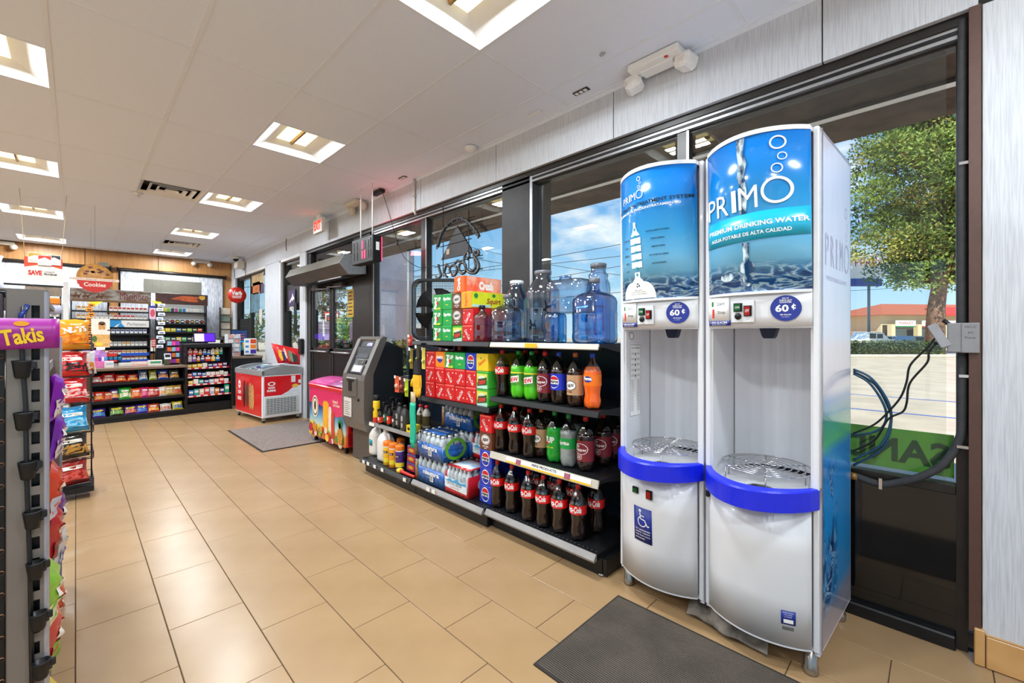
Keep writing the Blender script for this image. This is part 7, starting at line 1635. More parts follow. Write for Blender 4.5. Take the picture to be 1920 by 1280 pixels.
for i in range(9):
    q = MB(); q.lathe([(0, -.01), (.034, -.01), (.036, -.006), (.036, .02), (0, .02)], (0, 0, .037), 16, 'y'); o = q.build('tobacco_tin', m_black, None, loc=(r2x0+.10+i*.083, YR+.03, zr(606, YR, 340)+.001)); tag(o, 'round black tobacco tin, %s from left on the second cigar rack shelf' % ORD[i], 'tin', 'tins on the cigar rack')
    q = MB(); disc(q, F_ny(-.0105), 0, .037, .024, .015, 12); q.build('printed_band', [M('can_yel', '#e9d23a', .4), WHITE, m_redb][i % 3], o)
for i in range(8): pack(Vector((r2x0+.10+i*.09, YR, 0)), Vector((1, 0, 0)), Vector((0, 1, 0)), 0, .02, zr(622, YR, 340)+.001, .08, .075, .05, ['#f2c81e', '#f2c81e', '#d8c81e', '#2a6fc0', '#3a3a3c', '#7ac03a', '#3a3a3c', '#d9232b'][i], 'cigar pouch box, %s from left on the third cigar rack shelf' % ORD[i], 'boxes on the cigar rack', '#efe9a0')
for i in range(8): pack(Vector((r2x0+.10+i*.09, YR, 0)), Vector((1, 0, 0)), Vector((0, 1, 0)), 0, .02, zr(640, YR, 340)+.001, .08, .09, .05, ['#f0e9e0', '#35a06a', '#3a3a3c', '#f2c81e', '#35a06a', '#3a3a3c', '#f0e9e0', '#3a3a3c'][i], 'cigar pouch box, %s from left on the fourth cigar rack shelf' % ORD[i], 'boxes on the cigar rack', '#d8dcd0')
# ================================================================ on and above the counter
def cpt(px, d): return CO+CDx*CTR(px)+CDy*d
TZ = .843
p = cpt(180, .30); t = thing('candy_display', 'pink cardboard display full of small tubes at the left of the counter', 'display box', (p.x, p.y, TZ), CA)
bx('box', (-.16, -.06, 0), (.16, .08, .10), M('disp_pink', '#e87ab8', .5, var=.1), t); q = MB(); q.prism([(-.16, 0), (.16, 0), (.16, .22), (.09, .27), (-.09, .27), (-.16, .22)], .08, .09, 'y'); q.build('header_card', M('disp_lilac', '#c08ad0', .5, var=.3, scale=18), t)
for k in range(9): q = MB(); q.lathe([(.012, 0), (.014, .005), (.014, .10), (.008, .12), (0, .12)], (-.14+k*.035, .0, .045), 10); q.build('tube', M('tube%d' % (k % 4), ['#3a8fd0', '#e0408a', '#5a3aa0', '#e8e0f0'][k % 4], .4), t)
pack(CO, CDx, CDy, CTR(204), .12, TZ, .10, .10, .08, '#f0e9e0', 'small white box on the front edge of the counter', 'small things on the counter', '#b8c4d8', CA)
pack(CO, CDx, CDy, CTR(290), .15, TZ, .17, .09, .10, '#f0e9e0', 'white carton with a green mark at the right of the counter', 'small things on the counter', '#35a06a', CA)
pack(CO, CDx, CDy, CTR(270), .3, TZ, .30, .07, .06, '#f2c0b0', 'long pinkish row box behind the white carton', 'small things on the counter', '#f0e9e0', CA)
pack(CO, CDx, CDy, CTR(240), .3, TZ, .20, .06, .06, '#d8dcd0', 'low grey box in the middle of the counter', 'small things on the counter', '#f0e9e0', CA)
p = cpt(315, .15); t = thing('card_terminal', 'dark olive card payment terminal with a tilted screen', 'card terminal', (p.x, p.y, TZ), CA)
q = MB(); q.bbox((-.045, 0, 0), (.03, .06, .11), .01); q.build('base', M('term_olive', '#4a4f35', .5), t); q = MB(); q.T = Matrix.Translation((0, 0, .10)) @ Matrix.Rotation(-.5, 4, 'X'); q.bbox((-.045, 0, 0), (.045, .02, .11), .005); q.T = None; q.build('head', M('term_grey', '#c8ccd0', .4), t); q = MB(); q.T = Matrix.Translation((0, 0, .10)) @ Matrix.Rotation(-.5, 4, 'X'); q.box((-.035, -.001, .035), (.035, 0, .09)); q.T = None; q.build('screen', m_screen, t)
p = cpt(329, .22); t = thing('gum_rack', 'tiered rack of pink and purple gum packs beside the toiletry rack', 'rack', (p.x, p.y, TZ), CA)
bx('frame', (-.09, .06, 0), (.09, .08, .42), M('gum_maroon', '#5a2a38', .5), t)
for r_ in range(4):
    bx('tier', (-.09, .0, .02+r_*.10), (.09, .06, .03+r_*.10), m_sh, t)
    for k in range(3): bx('gum_pack', (-.08+k*.055, .005, .03+r_*.10), (-.03+k*.055, .05, .10+r_*.10), M('gum%d' % ((r_+k) % 4), ['#e84a9a', '#9a3ab0', '#e0702a', '#8fc0e0'][(r_+k) % 4], .4, var=.2), t)
# posters and strips hanging over the counter
def hang_card(px0, py0, px1, py1, y, mat, label, name='hanging_sign', cat='sign', grp=None, th=.004):
    a, b = PY(px0, py0, y), PY(px1, py1, y); t = thing(name, label, cat, ((a.x+b.x)/2, y, b.z), 0, grp); w_, h_ = b.x-a.x, a.z-b.z
    bx('card', (-w_/2, 0, 0), (w_/2, th, h_), mat, t); return t, w_, h_
t, w_, h_ = hang_card(171, 597, 206, 651, 9.5, M('poster_cream', '#e6ddcf', .5, var=.06), 'cream food poster with a cup and a sandwich above the counter', 'food_poster')
q = MB(); f = F_ny(0, 0, 0, .001); poly(q, f, [(-.02, h_*.62), (.05, h_*.62), (.06, h_*.82), (-.03, h_*.82)]); q.build('printed_cup', M('p_tan', '#c98f52', .5, var=.3, scale=30), t); q = MB(); disc(q, f, .015, h_*.84, .04, .03, 14); disc(q, f, .10, h_*.6, .03, .01, 10); q.build('printed_cream', M('p_brown', '#5a3a2e', .5), t)
q = MB(); rect(q, F_ny(0, 0, 0, .0006), -w_/2, .01, w_/2, h_*.45); q.build('lower_picture', M('p_ochre', '#d6a45a', .5, var=.15, scale=20), t); q = MB(); disc(q, F_ny(0, 0, 0, .0012), -.07, h_*.30, .03, .05, 14); q.build('printed_jar', M('p_green', '#4a6a2a', .5), t); q = MB(); disc(q, F_ny(0, 0, 0, .0012), .06, h_*.2, .07, .035, 16); q.build('printed_bun', M('p_bun', '#e0b070', .5), t); q = MB(); disc(q, F_ny(0, 0, 0, .0016), -.02, h_*.12, .045, .03, 14); q.build('printed_lemon', M('can_yel', '#e9d23a', .4), t); bx('stand_foot', (-.05, -.02, -.04), (.05, .03, .0), WHITE, t)
bx('stand_post', (-.012, .004, PY(188, 651, 9.5).z*-1+TZ), (.012, .012, .0), WHITE, t)
for nm, px, y, cA, cB, lb in [('a', 170, 9.75, '#e88a1e', '#2a2320', 'clip strip of orange and black packets under a yellow triangle'), ('b', 302, 9.9, '#e9ecf2', '#5a6a9a', 'clip strip of white and blue packets under a yellow triangle')]:
    A_, B_ = PY(px, 566, y), PY(px, 652, y); t = thing('hanging_strip', lb, 'clip strip', (A_.x, y, 0)); bx('strip', (-.006, .004, B_.z), (.006, .007, A_.z), m_black, t); bx('hanging_wire', (-.001, .005, A_.z), (.001, .007, HC+.001), m_wire, t)
    q = MB(); q.prism([(-.02, A_.z), (.14, A_.z+.015), (.02, A_.z-.09)] if nm == 'a' else [(-.15, A_.z+.02), (.0, A_.z), (.02, A_.z-.09)], -.004, .0, 'y'); q.build('yellow_flag', M('flag_yellow', '#f2dc1e', .5), t)
    n = 10
    for k in range(n):
        z = A_.z-(A_.z-B_.z)*(k+.7)/n; wd = .045 if nm == 'a' else .055
        q = MB(); q.bbox((-wd+.012*(-1)**k, -.01, z-.025), (wd*.8+.012*(-1)**k, .0, z+.03), .006); q.build('packet', M('pkt_'+cA.strip('#'), cA, .4, var=.2, scale=40), t)
        q = MB(); q.box((-wd*.6+.012*(-1)**k, -.0115, z-.01), (wd*.4+.012*(-1)**k, -.01, z+.008)); q.build('packet_print', M('pktp_'+cB.strip('#'), cB, .5), t)
t, w_, h_ = hang_card(280, 573, 292, 598, 10.2, M('card_mauve', '#d8b8cc', .5), 'narrow red white and blue upright card between the racks'); bx('top_band', (-w_/2, -.001, h_*.85), (w_/2, 0, h_), m_navy, t); q = MB(); disc(q, F_ny(0, 0, 0, .001), 0, h_*.45, .035, .07, 14); q.build('printed_face', M('print_pinkred', '#c8485a', .5, var=.3, scale=40), t); bx('hanger', (-.001, .001, h_), (.001, .003, HC-PY(286, 598, 10.2).z), m_wire, t)
t, w_, h_ = hang_card(284, 635, 292, 651, 10.2, m_redb, 'small red upright sign between the racks'); q = MB(); [rect(q, F_ny(0, 0, 0, .001), -w_*.4, h_*(.2+.25*k), w_*.4, h_*(.32+.25*k)) for k in range(3)]; q.build('white_lines', WHITE, t); bx('post', (-.006, .001, -PY(288, 651, 10.2).z+.001), (.006, .012, .0), m_black, t)
# hanging save sign
t, w_, h_ = hang_card(45, 480, 117, 528, 7.6, M('sign_greyish', '#d8cfc6', .5, var=.03), 'hanging red and grey SAVE sign with printed cigarette packs')
q = MB(); poly(q, F_ny(0, 0, 0, .001), [(-w_/2, h_), (w_/2, h_), (w_/2, h_*.55), (.1*w_, h_*.68), (-.05*w_, h_*.70), (-w_/2, h_*.55)]); q.build('red_field', M('save_red', '#e0401c', .5), t)
for k, (u, v, c1_, c2_) in enumerate([(-.22, .78, '#efe4c8', '#b8902a'), (.28, .74, '#f2eee6', '#2a2a2c'), (.03, .70, '#f2eee6', '#d8321c')]):
    q = MB(); q.bbox((u*w_-.056, -.012-.004*k, v*h_-.01), (u*w_+.056, -.004, v*h_+.11), .003); o = q.build('pack_cutout', M('cut_'+c1_.strip('#'), c1_, .5), t); q = MB(); f = F_ny(-.0125-.004*k, u*w_, v*h_, .0006); poly(q, f, [(-.052, .105), (.052, .105), (.052, .055), (0, .085), (-.052, .055)]); q.build('pack_chevron', M('cutc_'+c2_.strip('#'), c2_, .5), o)
    lettering('Marlboro', F_ny(-.0125-.004*k, u*w_, v*h_+.015, .0008), 0, 0, .09, .018, M('ink_grey', '#6b6660', .7), o)
lettering('SAVE', F_ny(0, -w_*.22, h_*.32, .001), 0, 0, w_*.36, h_*.22, M('save_dred', '#b8241c', .5), t, bold=.06)
q = MB(); text_to(q, 'LOYALTY', F_ny(0, w_*.16, h_*.38, .001), 0, 0, w_*.28, h_*.07, bold=.02); text_to(q, 'PROGRAM', F_ny(0, w_*.18, h_*.28, .001), 0, 0, w_*.34, h_*.09, bold=.04); q.build('lettering', BLACKP, t)
for s_ in (-1, 1): q = MB(); q.tube([(s_*w_*.48, .002, h_), (s_*w_*.62, .002, HC-PY(80, 528, 7.6).z+.001)], .003, 5); q.build('cord', M('cord_beige', '#cbb794', .8), t)
# hanging cookie sign
A_ = PY(178, 520, 7.9); t = thing('hanging_sign', 'round hanging cookie sign with a red lower half and a banner', 'sign', (A_.x, 7.9, A_.z))
R_ = .175; q = MB(); q.lathe([(0, 0), (R_, 0), (R_, .005), (0, .005)], n=40, axis='y'); q.build('disc', M('cookie_tan', '#b07a3a', .5, var=.25, scale=22), t)
q = MB(); q.add([(R_*1.0*math.cos(PI+PI*k/24)*(1.03 if k % 2 else .97), -.002, R_*math.sin(PI+PI*k/24)*(1.03 if k % 2 else .97)-.02) for k in range(25)], [list(range(25))]); q.build('red_half', M('save_dred', '#b8241c', .5), t)
q = MB(); q.box((-R_*1.35, -.005, -.045), (R_*1.35, -.002, -.012)); o = q.build('banner', M('banner_pale', '#e0c8b8', .5), t); lettering('FRESH BAKED COOKIES', F_ny(-.005, 0, -.028, .0006), 0, 0, R_*2.3, .014, M('print_brown', '#5a3020', .5), o)
lettering('Cookies', F_ny(-.0022, 0, -.095, .0006), 0, 0, R_*1.2, .055, M('banner_pale', '#e0c8b8', .5), t, bold=.03)
rnd = random.Random(3)
for k in range(9): q = MB(); a = rnd.uniform(.2, 2.9); r_ = rnd.uniform(.05, .14); disc(q, F_ny(0, 0, 0, .001), r_*math.cos(a), r_*math.sin(a)*.9+.02, .022, .014, 8); q.build('printed_chip', M('print_brown', '#5a3020', .5), t)
q = MB(); q.tube([(0, .002, R_), (0, .002, HC-A_.z+.006)], .0012, 4); q.build('cord', m_wire, t)
# ================================================================ checkout beside the wall
cb_ = thing('checkout_counter', 'brown topped checkout counter running back along the right wall', 'counter', (0, 0, 0)); bx('carcass', (2.10, 9.55, 0), (2.598, 11.6, .90), m_sh, cb_); q = MB(); q.bbox((2.06, 9.50, .90), (2.598, 11.65, .945), .006); q.build('worktop', m_ctop, cb_)
def stand(px, py, y, z=.946): p = PY(px, py, y); return Vector((p.x, y, z))
p = Vector((2.13, 9.72, .946)); t = thing('acrylic_rack', 'clear tiered rack of small packets at the checkout corner', 'rack', p, .25)
for x in (-.11, 0, .11): bx('divider', (x-.003, -.06, 0), (x+.003, .06, .42), M('acrylic', '#d6dde2', .1, var=.05), t)
for r_ in range(5):
    bx('shelf', (-.11, -.06, r_*.085), (.11, .06, r_*.085+.004), M('acrylic', '#d6dde2', .1, var=.05), t)
    for k in range(2): bx('packet', (-.10+k*.11, -.055, r_*.085+.005), (-.015+k*.11, .0, r_*.085+.07), M('acp%d' % ((r_+k) % 3), ['#e6e0dc', '#d89a90', '#cfd6dc'][(r_+k) % 3], .4, var=.15, scale=40), t)
p = Vector((2.30, 9.85, .946)); t = thing('lottery_terminal', 'teal and yellow lottery terminal on a black stand', 'terminal', p, .15)
bx('stand', (-.10, -.03, 0), (.10, .12, .10), m_black, t); q = MB(); q.T = Matrix.Translation((0, 0, .09)) @ Matrix.Rotation(-.2, 4, 'X'); q.bbox((-.11, -.02, 0), (.11, .02, .20), .008); q.T = None; q.build('housing', M('term_teal', '#1f9fbf', .4), t); q = MB(); q.T = Matrix.Translation((0, 0, .09)) @ Matrix.Rotation(-.2, 4, 'X'); q.box((-.06, -.022, .12), (.03, -.020, .17)); q.T = None; q.build('screen', m_navy, t); q = MB(); q.T = Matrix.Translation((0, 0, .09)) @ Matrix.Rotation(-.2, 4, 'X'); q.bbox((.03, -.022, .03), (.08, -.020, .16), .001); q.T = None; q.build('yellow_shape', m_yel, t)
p = Vector((2.36, 10.25, .946)); t = thing('price_monitor', 'dark blue lottery monitor behind the teal terminal', 'monitor', p, .1)
bx('pole', (-.02, 0, 0), (.02, .03, .22), m_black, t); q = MB(); q.bbox((-.15, -.02, .20), (.15, .02, .52), .006); q.build('bezel', m_black, t); bx('screen', (-.14, -.022, .22), (.14, -.020, .50), M('scr_blue', '#1a3560', .2, emit='#16335e', es=.5), t); q = MB(); [rect(q, F_ny(-.022), -.12, .26+.05*k, .10, .275+.05*k) for k in range(4)]; q.build('screen_text', M('scr_red', '#a8403a', .4, emit='#a8403a', es=.4), t)
p = Vector((2.40, 9.62, .946)); t = thing('counter_sign', 'white, orange and purple chart board standing at the checkout edge', 'sign', p, .1)
q = MB(); q.bbox((-.10, 0, .02), (.12, .01, .34), .003); q.build('board', WHITE, t); bx('foot', (-.06, -.04, 0), (.06, .06, .02), m_black, t)
for k, (a, z, c) in enumerate([(.01, .24, '#e04a1e'), (.01, .14, '#f0861e'), (.01, .04, '#4a2a9a')]): bx('colour_block', (a, -.002, z), (.11, 0, z+.08), M('cb%d' % k, c, .5), t)
for k in range(3): bx('small_logo', (-.08, -.002, .06+.1*k), (-.02, 0, .10+.1*k), M('logo_b', '#4a8ad0', .5), t)
# paper rack at the corner and round red sign
t = thing('paper_rack', 'wall rack of beige and green leaflets in the far corner', 'rack', (0, 0, 0)); pz = PY(441, 580, 11.9)
for k in range(4):
    z = 1.98-.17*k; bx('wire_tray', (2.36, 11.84, z-.155), (2.56, 11.97, z-.15), m_black, t); q = MB(); q.bbox((2.37, 11.87, z-.15), (2.55, 11.88, z), .003); q.build('leaflets', M('lf%d' % k, ['#d6c8b4', '#7f8f80', '#d0c4b0', '#dcd0c0'][k], .6, var=.1), t)
bx('rack_side', (2.352, 11.84, 1.30), (2.358, 11.99, 2.0), m_black, t)
c = PX(444, 553, 2.44); t = thing('round_sign', 'round red double-sided sign on the corner window', 'sign', c, -.35)
q = MB(); q.lathe([(0, 0), (.17, 0), (.17, .012), (0, .012)], n=32, axis='y'); q.build('face', m_redb, t); q = MB(); q.lathe([(.15, .012), (.15, .07)], n=32, axis='y', cap=False); q.build('drum', m_alu, t); q = MB(); q.lathe([(0, .07), (.17, .07), (.17, .082), (0, .082)], n=32, axis='y'); q.build('rear_face', M('face_purple', '#6a2a5a', .4), t)
q = MB(); text_to(q, 'Verb', F_ny(0, 0, .045), 0, 0, .20, .10, bold=.05); rect(q, F_ny(0), -.09, -.035, .09, -.02); rect(q, F_ny(0), -.08, -.065, .08, -.05); q.build('lettering', WHITE, t)
bx('wall_arm', (-.01, .082, -.01), (.01, .24, .01), m_black, t)
# posters in the checkout window
for k, (a, b, c_, d_, col, lb) in enumerate([(472, 518, 494, 531, '#b89a6a', 'tan poster at the top of the checkout window'), (474, 531, 489, 549, '#b8642a', 'orange brown poster in the checkout window'), (471, 551, 487, 584, '#5a8090', 'slate blue poster low in the checkout window'), (487, 531, 495, 549, '#4a3a5a', 'purple striped poster beside the orange one')]):
    A_, B_ = PX(a, b, 2.655), PX(c_, d_, 2.655); o = bx('window_poster', (2.652, min(A_.y, B_.y), min(A_.z, B_.z)), (2.656, max(A_.y, B_.y), max(A_.z, B_.z)), M('wp%d' % k, col, .6, var=.3, scale=10)); tag(o, lb, 'poster', 'posters in the checkout window'); bx('tape', (2.650, min(A_.y, B_.y), max(A_.z, B_.z)-.03), (2.652, min(A_.y, B_.y)+.03, max(A_.z, B_.z)+.01), WHITE, o)
# notice papers, dispenser by the door
A_ = PX(488, 592, 2.600); o = bx('wall_notice', (2.598, A_.y-.12, A_.z-.14), (2.603, A_.y+.06, A_.z+.14), M('paper_beige', '#cfc8ba', .6, var=.08, scale=20)); tag(o, 'beige papers pinned to the wall between the two side windows', 'notice'); bx('loose_sheet', (2.588, A_.y-.12, A_.z-.16), (2.598, A_.y-.02, A_.z-.0), M('paper_beige', '#cfc8ba', .6), o)
A_ = PX(566, 650, 2.55); t = thing('wall_dispenser', 'black wall dispenser left of the entrance doors', 'dispenser', (2.54, 7.36, A_.z)); q = MB(); q.bbox((0, -.055, -.125), (.064, .07, .13), .015); q.build('cover', m_black, t); bx('nozzle', (.02, -.01, -.14), (.04, .02, -.125), m_alu, t)
A_, B_ = PX(541, 556, 2.69), PX(556, 580, 2.69)
t = thing('window_decal', 'purple parcel service decal with a white arrow in the narrow window', 'sign', (2.655, 8.05, 2.0)); bx('sheet', (0, -.16, -.15), (.004, .16, .14), M('decal_purple', '#3f2a5a', .5), t); q = MB(); poly(q, F_nx(0), [(-.12, -.06), (.02, .03), (.02, .09), (.13, -.02), (.0, -.06), (.02, -.02), (-.1, -.09)]); q.build('arrow', WHITE, t); lettering('FED', F_nx(0), 0, -.19, .2, .07, WHITE, t, bold=.03)
q = MB(); q.prism([(-.09, -.50), (.02, -.55), (.06, -.45), (.05, .02), (-.07, .03), (-.08, -.2)], -.006, .0, 'x'); tag(q.build('dark_cutout', m_black, None, loc=(2.652, 7.87, 1.88)), 'dark torn film patch on the narrow window by the doors', 'film')
# ================================================================ air curtain, door closer, clock sign, neon
cx_, cz_ = 2.44, 2.235; hexp = [(-.17, .0), (-.10, .125), (.14, .125), (.17, .08), (.17, -.10), (-.05, -.125)]
t = thing('air_curtain', 'long grey hexagonal air curtain above the entrance doors', 'air curtain', (cx_, 5.22, cz_))
q = MB(); q.prism(hexp, .012, 1.96, 'y'); q.build('housing', M('curtain_grey', '#5c574c', .4, .4, var=.15, scale=3), t); q = MB(); q.prism([(a*1.03, b*1.03) for a, b in hexp], 0, .012, 'y'); ec = q.build('end_cap', M('curtain_end', '#85878a', .4, .4, var=.08), t)
q = MB(); q.lathe([(0, -.006), (.016, -.006), (.02, 0)], (.02, 0, .0), 12, 'y'); q.build('screw', m_alu, ec); bx('outlet_slot', (-.03, .2, -.128), (.10, 1.85, -.121), m_black, t); bx('outlet_lip', (-.045, .25, -.14), (-.03, 1.0, -.12), m_alu, t)
for y in (.3, 1.6): bx('wall_bracket', (.17, y, -.05), (.224, y+.06, .05), m_black, t)
t = thing('door_closer', 'dark door closer arm above the right door leaf', 'door closer', (2.60, 5.9, 2.06)); q = MB(); q.bbox((-.005, 0, -.02), (.062, .26, .03), .004); q.build('body', M('closer_grey', '#4c4a48', .4, .5), t); q = MB(); q.tube([(.02, .1, -.022), (-.06, .35, -.02), (.06, .65, -.02)], .008, 6); q.build('arm', m_alu, t)
t = thing('door_closer', 'dark door closer arm above the left door leaf', 'door closer', (2.60, 6.75, 2.06)); q = MB(); q.bbox((-.005, 0, -.02), (.062, .26, .03), .004); q.build('body', M('closer_grey', '#4c4a48', .4, .5), t); q = MB(); q.tube([(.02, .1, -.022), (-.06, -.1, -.02), (.06, -.3, -.02)], .008, 6); q.build('arm', m_alu, t)
q = MB(); q.box((2.655, 5.66, 1.60), (2.662, 5.85, 1.98)); o = tag(q.build('yellow_notice', M('notice_yellow', '#b8921e', .5)), 'yellow notice strip on the right door frame', 'notice'); q = MB(); [rect(q, F_nx(2.655, 5.755, 1.79), -.07, .14-.05*k, .07-.02*(k % 2), .155-.05*k) for k in range(7)]; q.build('printed_lines', BLACKP, o)
t = thing('led_clock_sign', 'black box sign with two lit red digits hanging by the doors', 'clock', (2.30, 4.62, 2.32))
q = MB(); q.bbox((-.02, -.22, -.155), (.09, .28, .135), .006); q.build('case', m_black, t)
m_led = M('led_red', '#ff2a4a', .4, emit='#ff2850', es=3.0); m_ledoff = M('led_off', '#3a3432', .35)
for k, u in enumerate([-.23, -.15, -.02, .04, .12, .17]):
    for v in (-.06, .05): bx('digit_segment', (-.024, -u-.007, v-.045), (-.02, -u+.007, v+.045), m_led if (k in (2,) or (k == 3 and v < 0)) else m_ledoff, t)
for u in (-.19, .145): bx('digit_segment', (-.024, -u-.03, .09), (-.02, -u+.03, .105), m_ledoff, t)
bx('rating_label', (.02, -.2215, -.03), (.06, -.22, .06), WHITE, t); bx('led_edge', (.086, -.224, -.14), (.092, -.214, .12), m_led, t)
for y in (.16, -.12): q = MB(); q.tube([(.03, y, .135), (.03, y, HC-2.32-.003)], .007, 6); q.build('hanging_rod', WHITE, t)
pl_ = bpy.data.lights.new('led_glow', 'AREA'); pl_.shape = 'RECTANGLE'; pl_.size = .25; pl_.size_y = .12; pl_.energy = 1.6; pl_.color = (1, .12, .15); po_ = bpy.data.objects.new('led_glow', pl_); COL.objects.link(po_); po_.location = (2.40, 4.55, 2.36); po_.rotation_euler = Vector((-.5, .55, -1)).to_track_quat('Z', 'Y').to_euler()
t = thing('power_adapter', 'black power adapter stuck to the ceiling with a wire to the neon sign', 'adapter', (0, 0, 0)); c = PZ(708, 360, HC-.02); q = MB(); q.bbox((c.x-.03, c.y-.11, HC-.045), (c.x+.04, c.y+.10, HC-.005), .006); q.build('block', m_black, t)
q = MB(); q.tube(smooth([(c.x, c.y-.1, HC-.02)]+[tuple(PX(a, b, 2.58)) for a, b in [(728, 395), (738, 430), (750, 465), (758, 482), (772, 494), (790, 502), (815, 498)]]), .0035, 5); q.build('cord', m_black, t); b_ = PX(745, 455, 2.58); q = MB(); q.tube([b_+Vector((0, 0, .03)), b_-Vector((0, 0, .03))], .009, 6); q.build('inline_switch', m_black, t)
# neon beer sign, unlit, read from behind
XN = 2.62
ns = thing('neon_sign', 'unlit neon mountain sign with looping letters, seen from behind', 'neon sign', (0, 0, 0))
def NP(l_, x=XN): return [tuple(PX(a, b, x)) for a, b in l_]
m_neon = M('neon_tube', '#3a3a3c', .25, var=.2, coat=.5); m_wirek = m_black
for l_ in [[(831, 388), (831, 520)], [(879, 395), (879, 512)], [(816, 439), (905, 413)], [(823, 450), (888, 430)], [(826, 463), (884, 447)], [(815, 501), (905, 478)], [(840, 424), (890, 405)], [(870, 482), (905, 484)], [(845, 508), (905, 504)]]: q = MB(); q.tube(NP(l_), .0045, 6); q.build('support_bar', m_wirek, ns)
for (a, b) in [(831, 388), (879, 395)]: pz = PX(a, b, XN); q = MB(); q.tube([pz, (pz.x, pz.y, 2.665)], .002, 4); q.build('hanging_wire', m_wirek, ns)
q = MB(); q.tube(smooth(NP([(821, 463), (826, 445), (833, 430), (845, 417), (860, 409), (873, 413), (884, 422), (893, 434), (898, 443)])), .017, 8); q.build('arc_letters', M('neon_can', '#26272a', .5, var=.3, scale=40), ns)
for k in range(13):
    tt = k/12; pts = smooth(NP([(821, 463), (826, 445), (833, 430), (845, 417), (860, 409), (873, 413), (884, 422), (893, 434), (898, 443)]), 6); p = pts[int(tt*(len(pts)-1))]; q = MB(); q.cbox((p[0]-.012, p[1], p[2]), (.012, .014, .044)); q.build('arc_letter', m_neon, ns)
mt_ = NP([(827, 487), (857, 423), (862, 432), (882, 465), (884, 474)]); q = MB(); n = len(mt_); q.add(mt_+[(a+.02, b, c_) for a, b, c_ in mt_], [list(range(n)), list(range(2*n-1, n-1, -1))]+[(i, n+i, n+(i+1) % n, (i+1) % n) for i in range(n)]); mo = q.build('mountain_panel', M('neon_panel', '#2c2d30', .5, var=.2, scale=8), ns)
a_ = PX(840, 472, XN-.002); bx('maker_sticker', (a_.x-.002, a_.y-.025, a_.z-.028), (a_.x, a_.y+.025, a_.z+.028), M('sticker_tan', '#a8937c', .6, var=.3, scale=60), mo)
for l_ in [[(895, 473), (890, 469), (893, 479), (898, 476), (896, 470), (888, 478), (896, 490), (898, 502), (891, 512), (879, 510), (873, 500), (870, 490), (872, 478), (877, 474), (880, 480), (876, 486)],
           [(889, 484), (892, 500), (886, 508), (880, 505)],
           [(868, 492), (862, 495), (861, 506), (867, 513), (873, 508), (873, 497), (868, 492)], [(850, 497), (844, 501), (844, 511), (850, 517), (856, 511), (856, 501), (850, 497)],
           [(838, 494), (836, 500), (833, 513), (839, 519)], [(822, 496), (824, 505), (827, 517), (820, 522), (817, 518)], [(864, 491), (858, 489), (853, 494)], [(843, 500), (838, 497)]]:
    q = MB(); q.tube(smooth(NP(l_, XN-.01), 5), .0135, 7); q.build('script_tube', m_neon, ns)
# ================================================================ ceiling and high wall fittings
t = thing('emergency_light', 'big white twin-head emergency light on the ceiling above the machines', 'emergency light', (0, 0, 0)); c = PZ(1228, 108, HC)
q = MB(); q.bbox((c.x-.06, c.y-.17, HC-.05), (c.x+.06, c.y+.16, HC-.003), .01); q.build('body', m_refl, t); q = MB(); q.bbox((c.x-.015, c.y-.11, HC-.062), (c.x+.075, c.y+.10, HC-.045), .01); q.build('cover', m_refl, t); bx('test_button', (c.x-.05, c.y-.10, HC-.054), (c.x-.03, c.y-.08, HC-.049), m_redb, t)
for s_, a in ((-1, .3), (1, -.3)):
    q = MB(); q.T = Matrix.Translation((c.x+.05, c.y+s_*.17, HC-.075)) @ Matrix.Rotation(a, 4, 'X') @ Matrix.Rotation(.25*s_, 4, 'Z'); q.bbox((-.06, -.055, -.045), (.06, .055, .045), .022); q.T = None; hd_ = q.build('lamp_head', M('lamp_head_white', '#f2f2f0', .3, coat=.3), t); q = MB(); q.tube([(c.x+.02, c.y+s_*.12, HC-.045), (c.x+.045, c.y+s_*.15, HC-.065)], .014, 8); q.build('joint', m_alu, t)
t = thing('emergency_light', 'cream twin-head emergency light on the ceiling near the clock sign', 'emergency light', (0, 0, 0)); c = PZ(663, 378, HC)
q = MB(); q.bbox((c.x-.06, c.y-.17, HC-.05), (c.x+.06, c.y+.16, HC-.003), .012); q.build('body', M('cream_plastic', '#dcd4c6', .4), t)
for s_ in (-1, 1): q = MB(); q.lathe([(0, -.035), (.045, -.03), (.06, .0), (.05, .03), (0, .035)], (c.x+.05, c.y+s_*.15, HC-.075), 14, 'x'); q.build('lamp_head', M('cream_plastic', '#dcd4c6', .4), t)
t = thing('smoke_detector', 'white smoke detector on the ceiling near the windows', 'smoke detector', PZ(883, 276, HC-.002)); q = MB(); q.lathe([(.055, 0), (.055, -.014), (.045, -.022), (.04, -.034), (.02, -.04), (0, -.04)], n=24); q.build('housing', m_refl, t); q = MB(); q.lathe([(.058, 0), (.058, -.006), (.05, -.006)], n=24); q.build('base_ring', m_tee, t)
t = thing('exit_sign', 'white exit sign with red letters above the doors', 'exit sign', (2.40, 6.25, 2.90)); q = MB(); q.bbox((0, -.15, -.10), (.05, .15, .10), .006); q.build('case', m_refl, t); lettering('EXIT', F_nx(0), 0, 0, .25, .13, M('exit_red', '#ff3a2a', .4, emit='#ff3420', es=1.2), t, bold=.06); bx('canopy', (.01, -.06, .10), (.04, .06, .153), m_refl, t)
t = thing('dome_camera', 'white dome camera with a dark globe in the far ceiling corner', 'camera', PZ(442, 482, HC-.002)); q = MB(); q.lathe([(.08, 0), (.08, -.03), (.06, -.04)], n=20); q.build('base', m_refl, t); q = MB(); q.lathe([(.055, -.04), (.048, -.075), (.025, -.095), (0, -.098)], n=18); q.build('globe', m_screen, t)
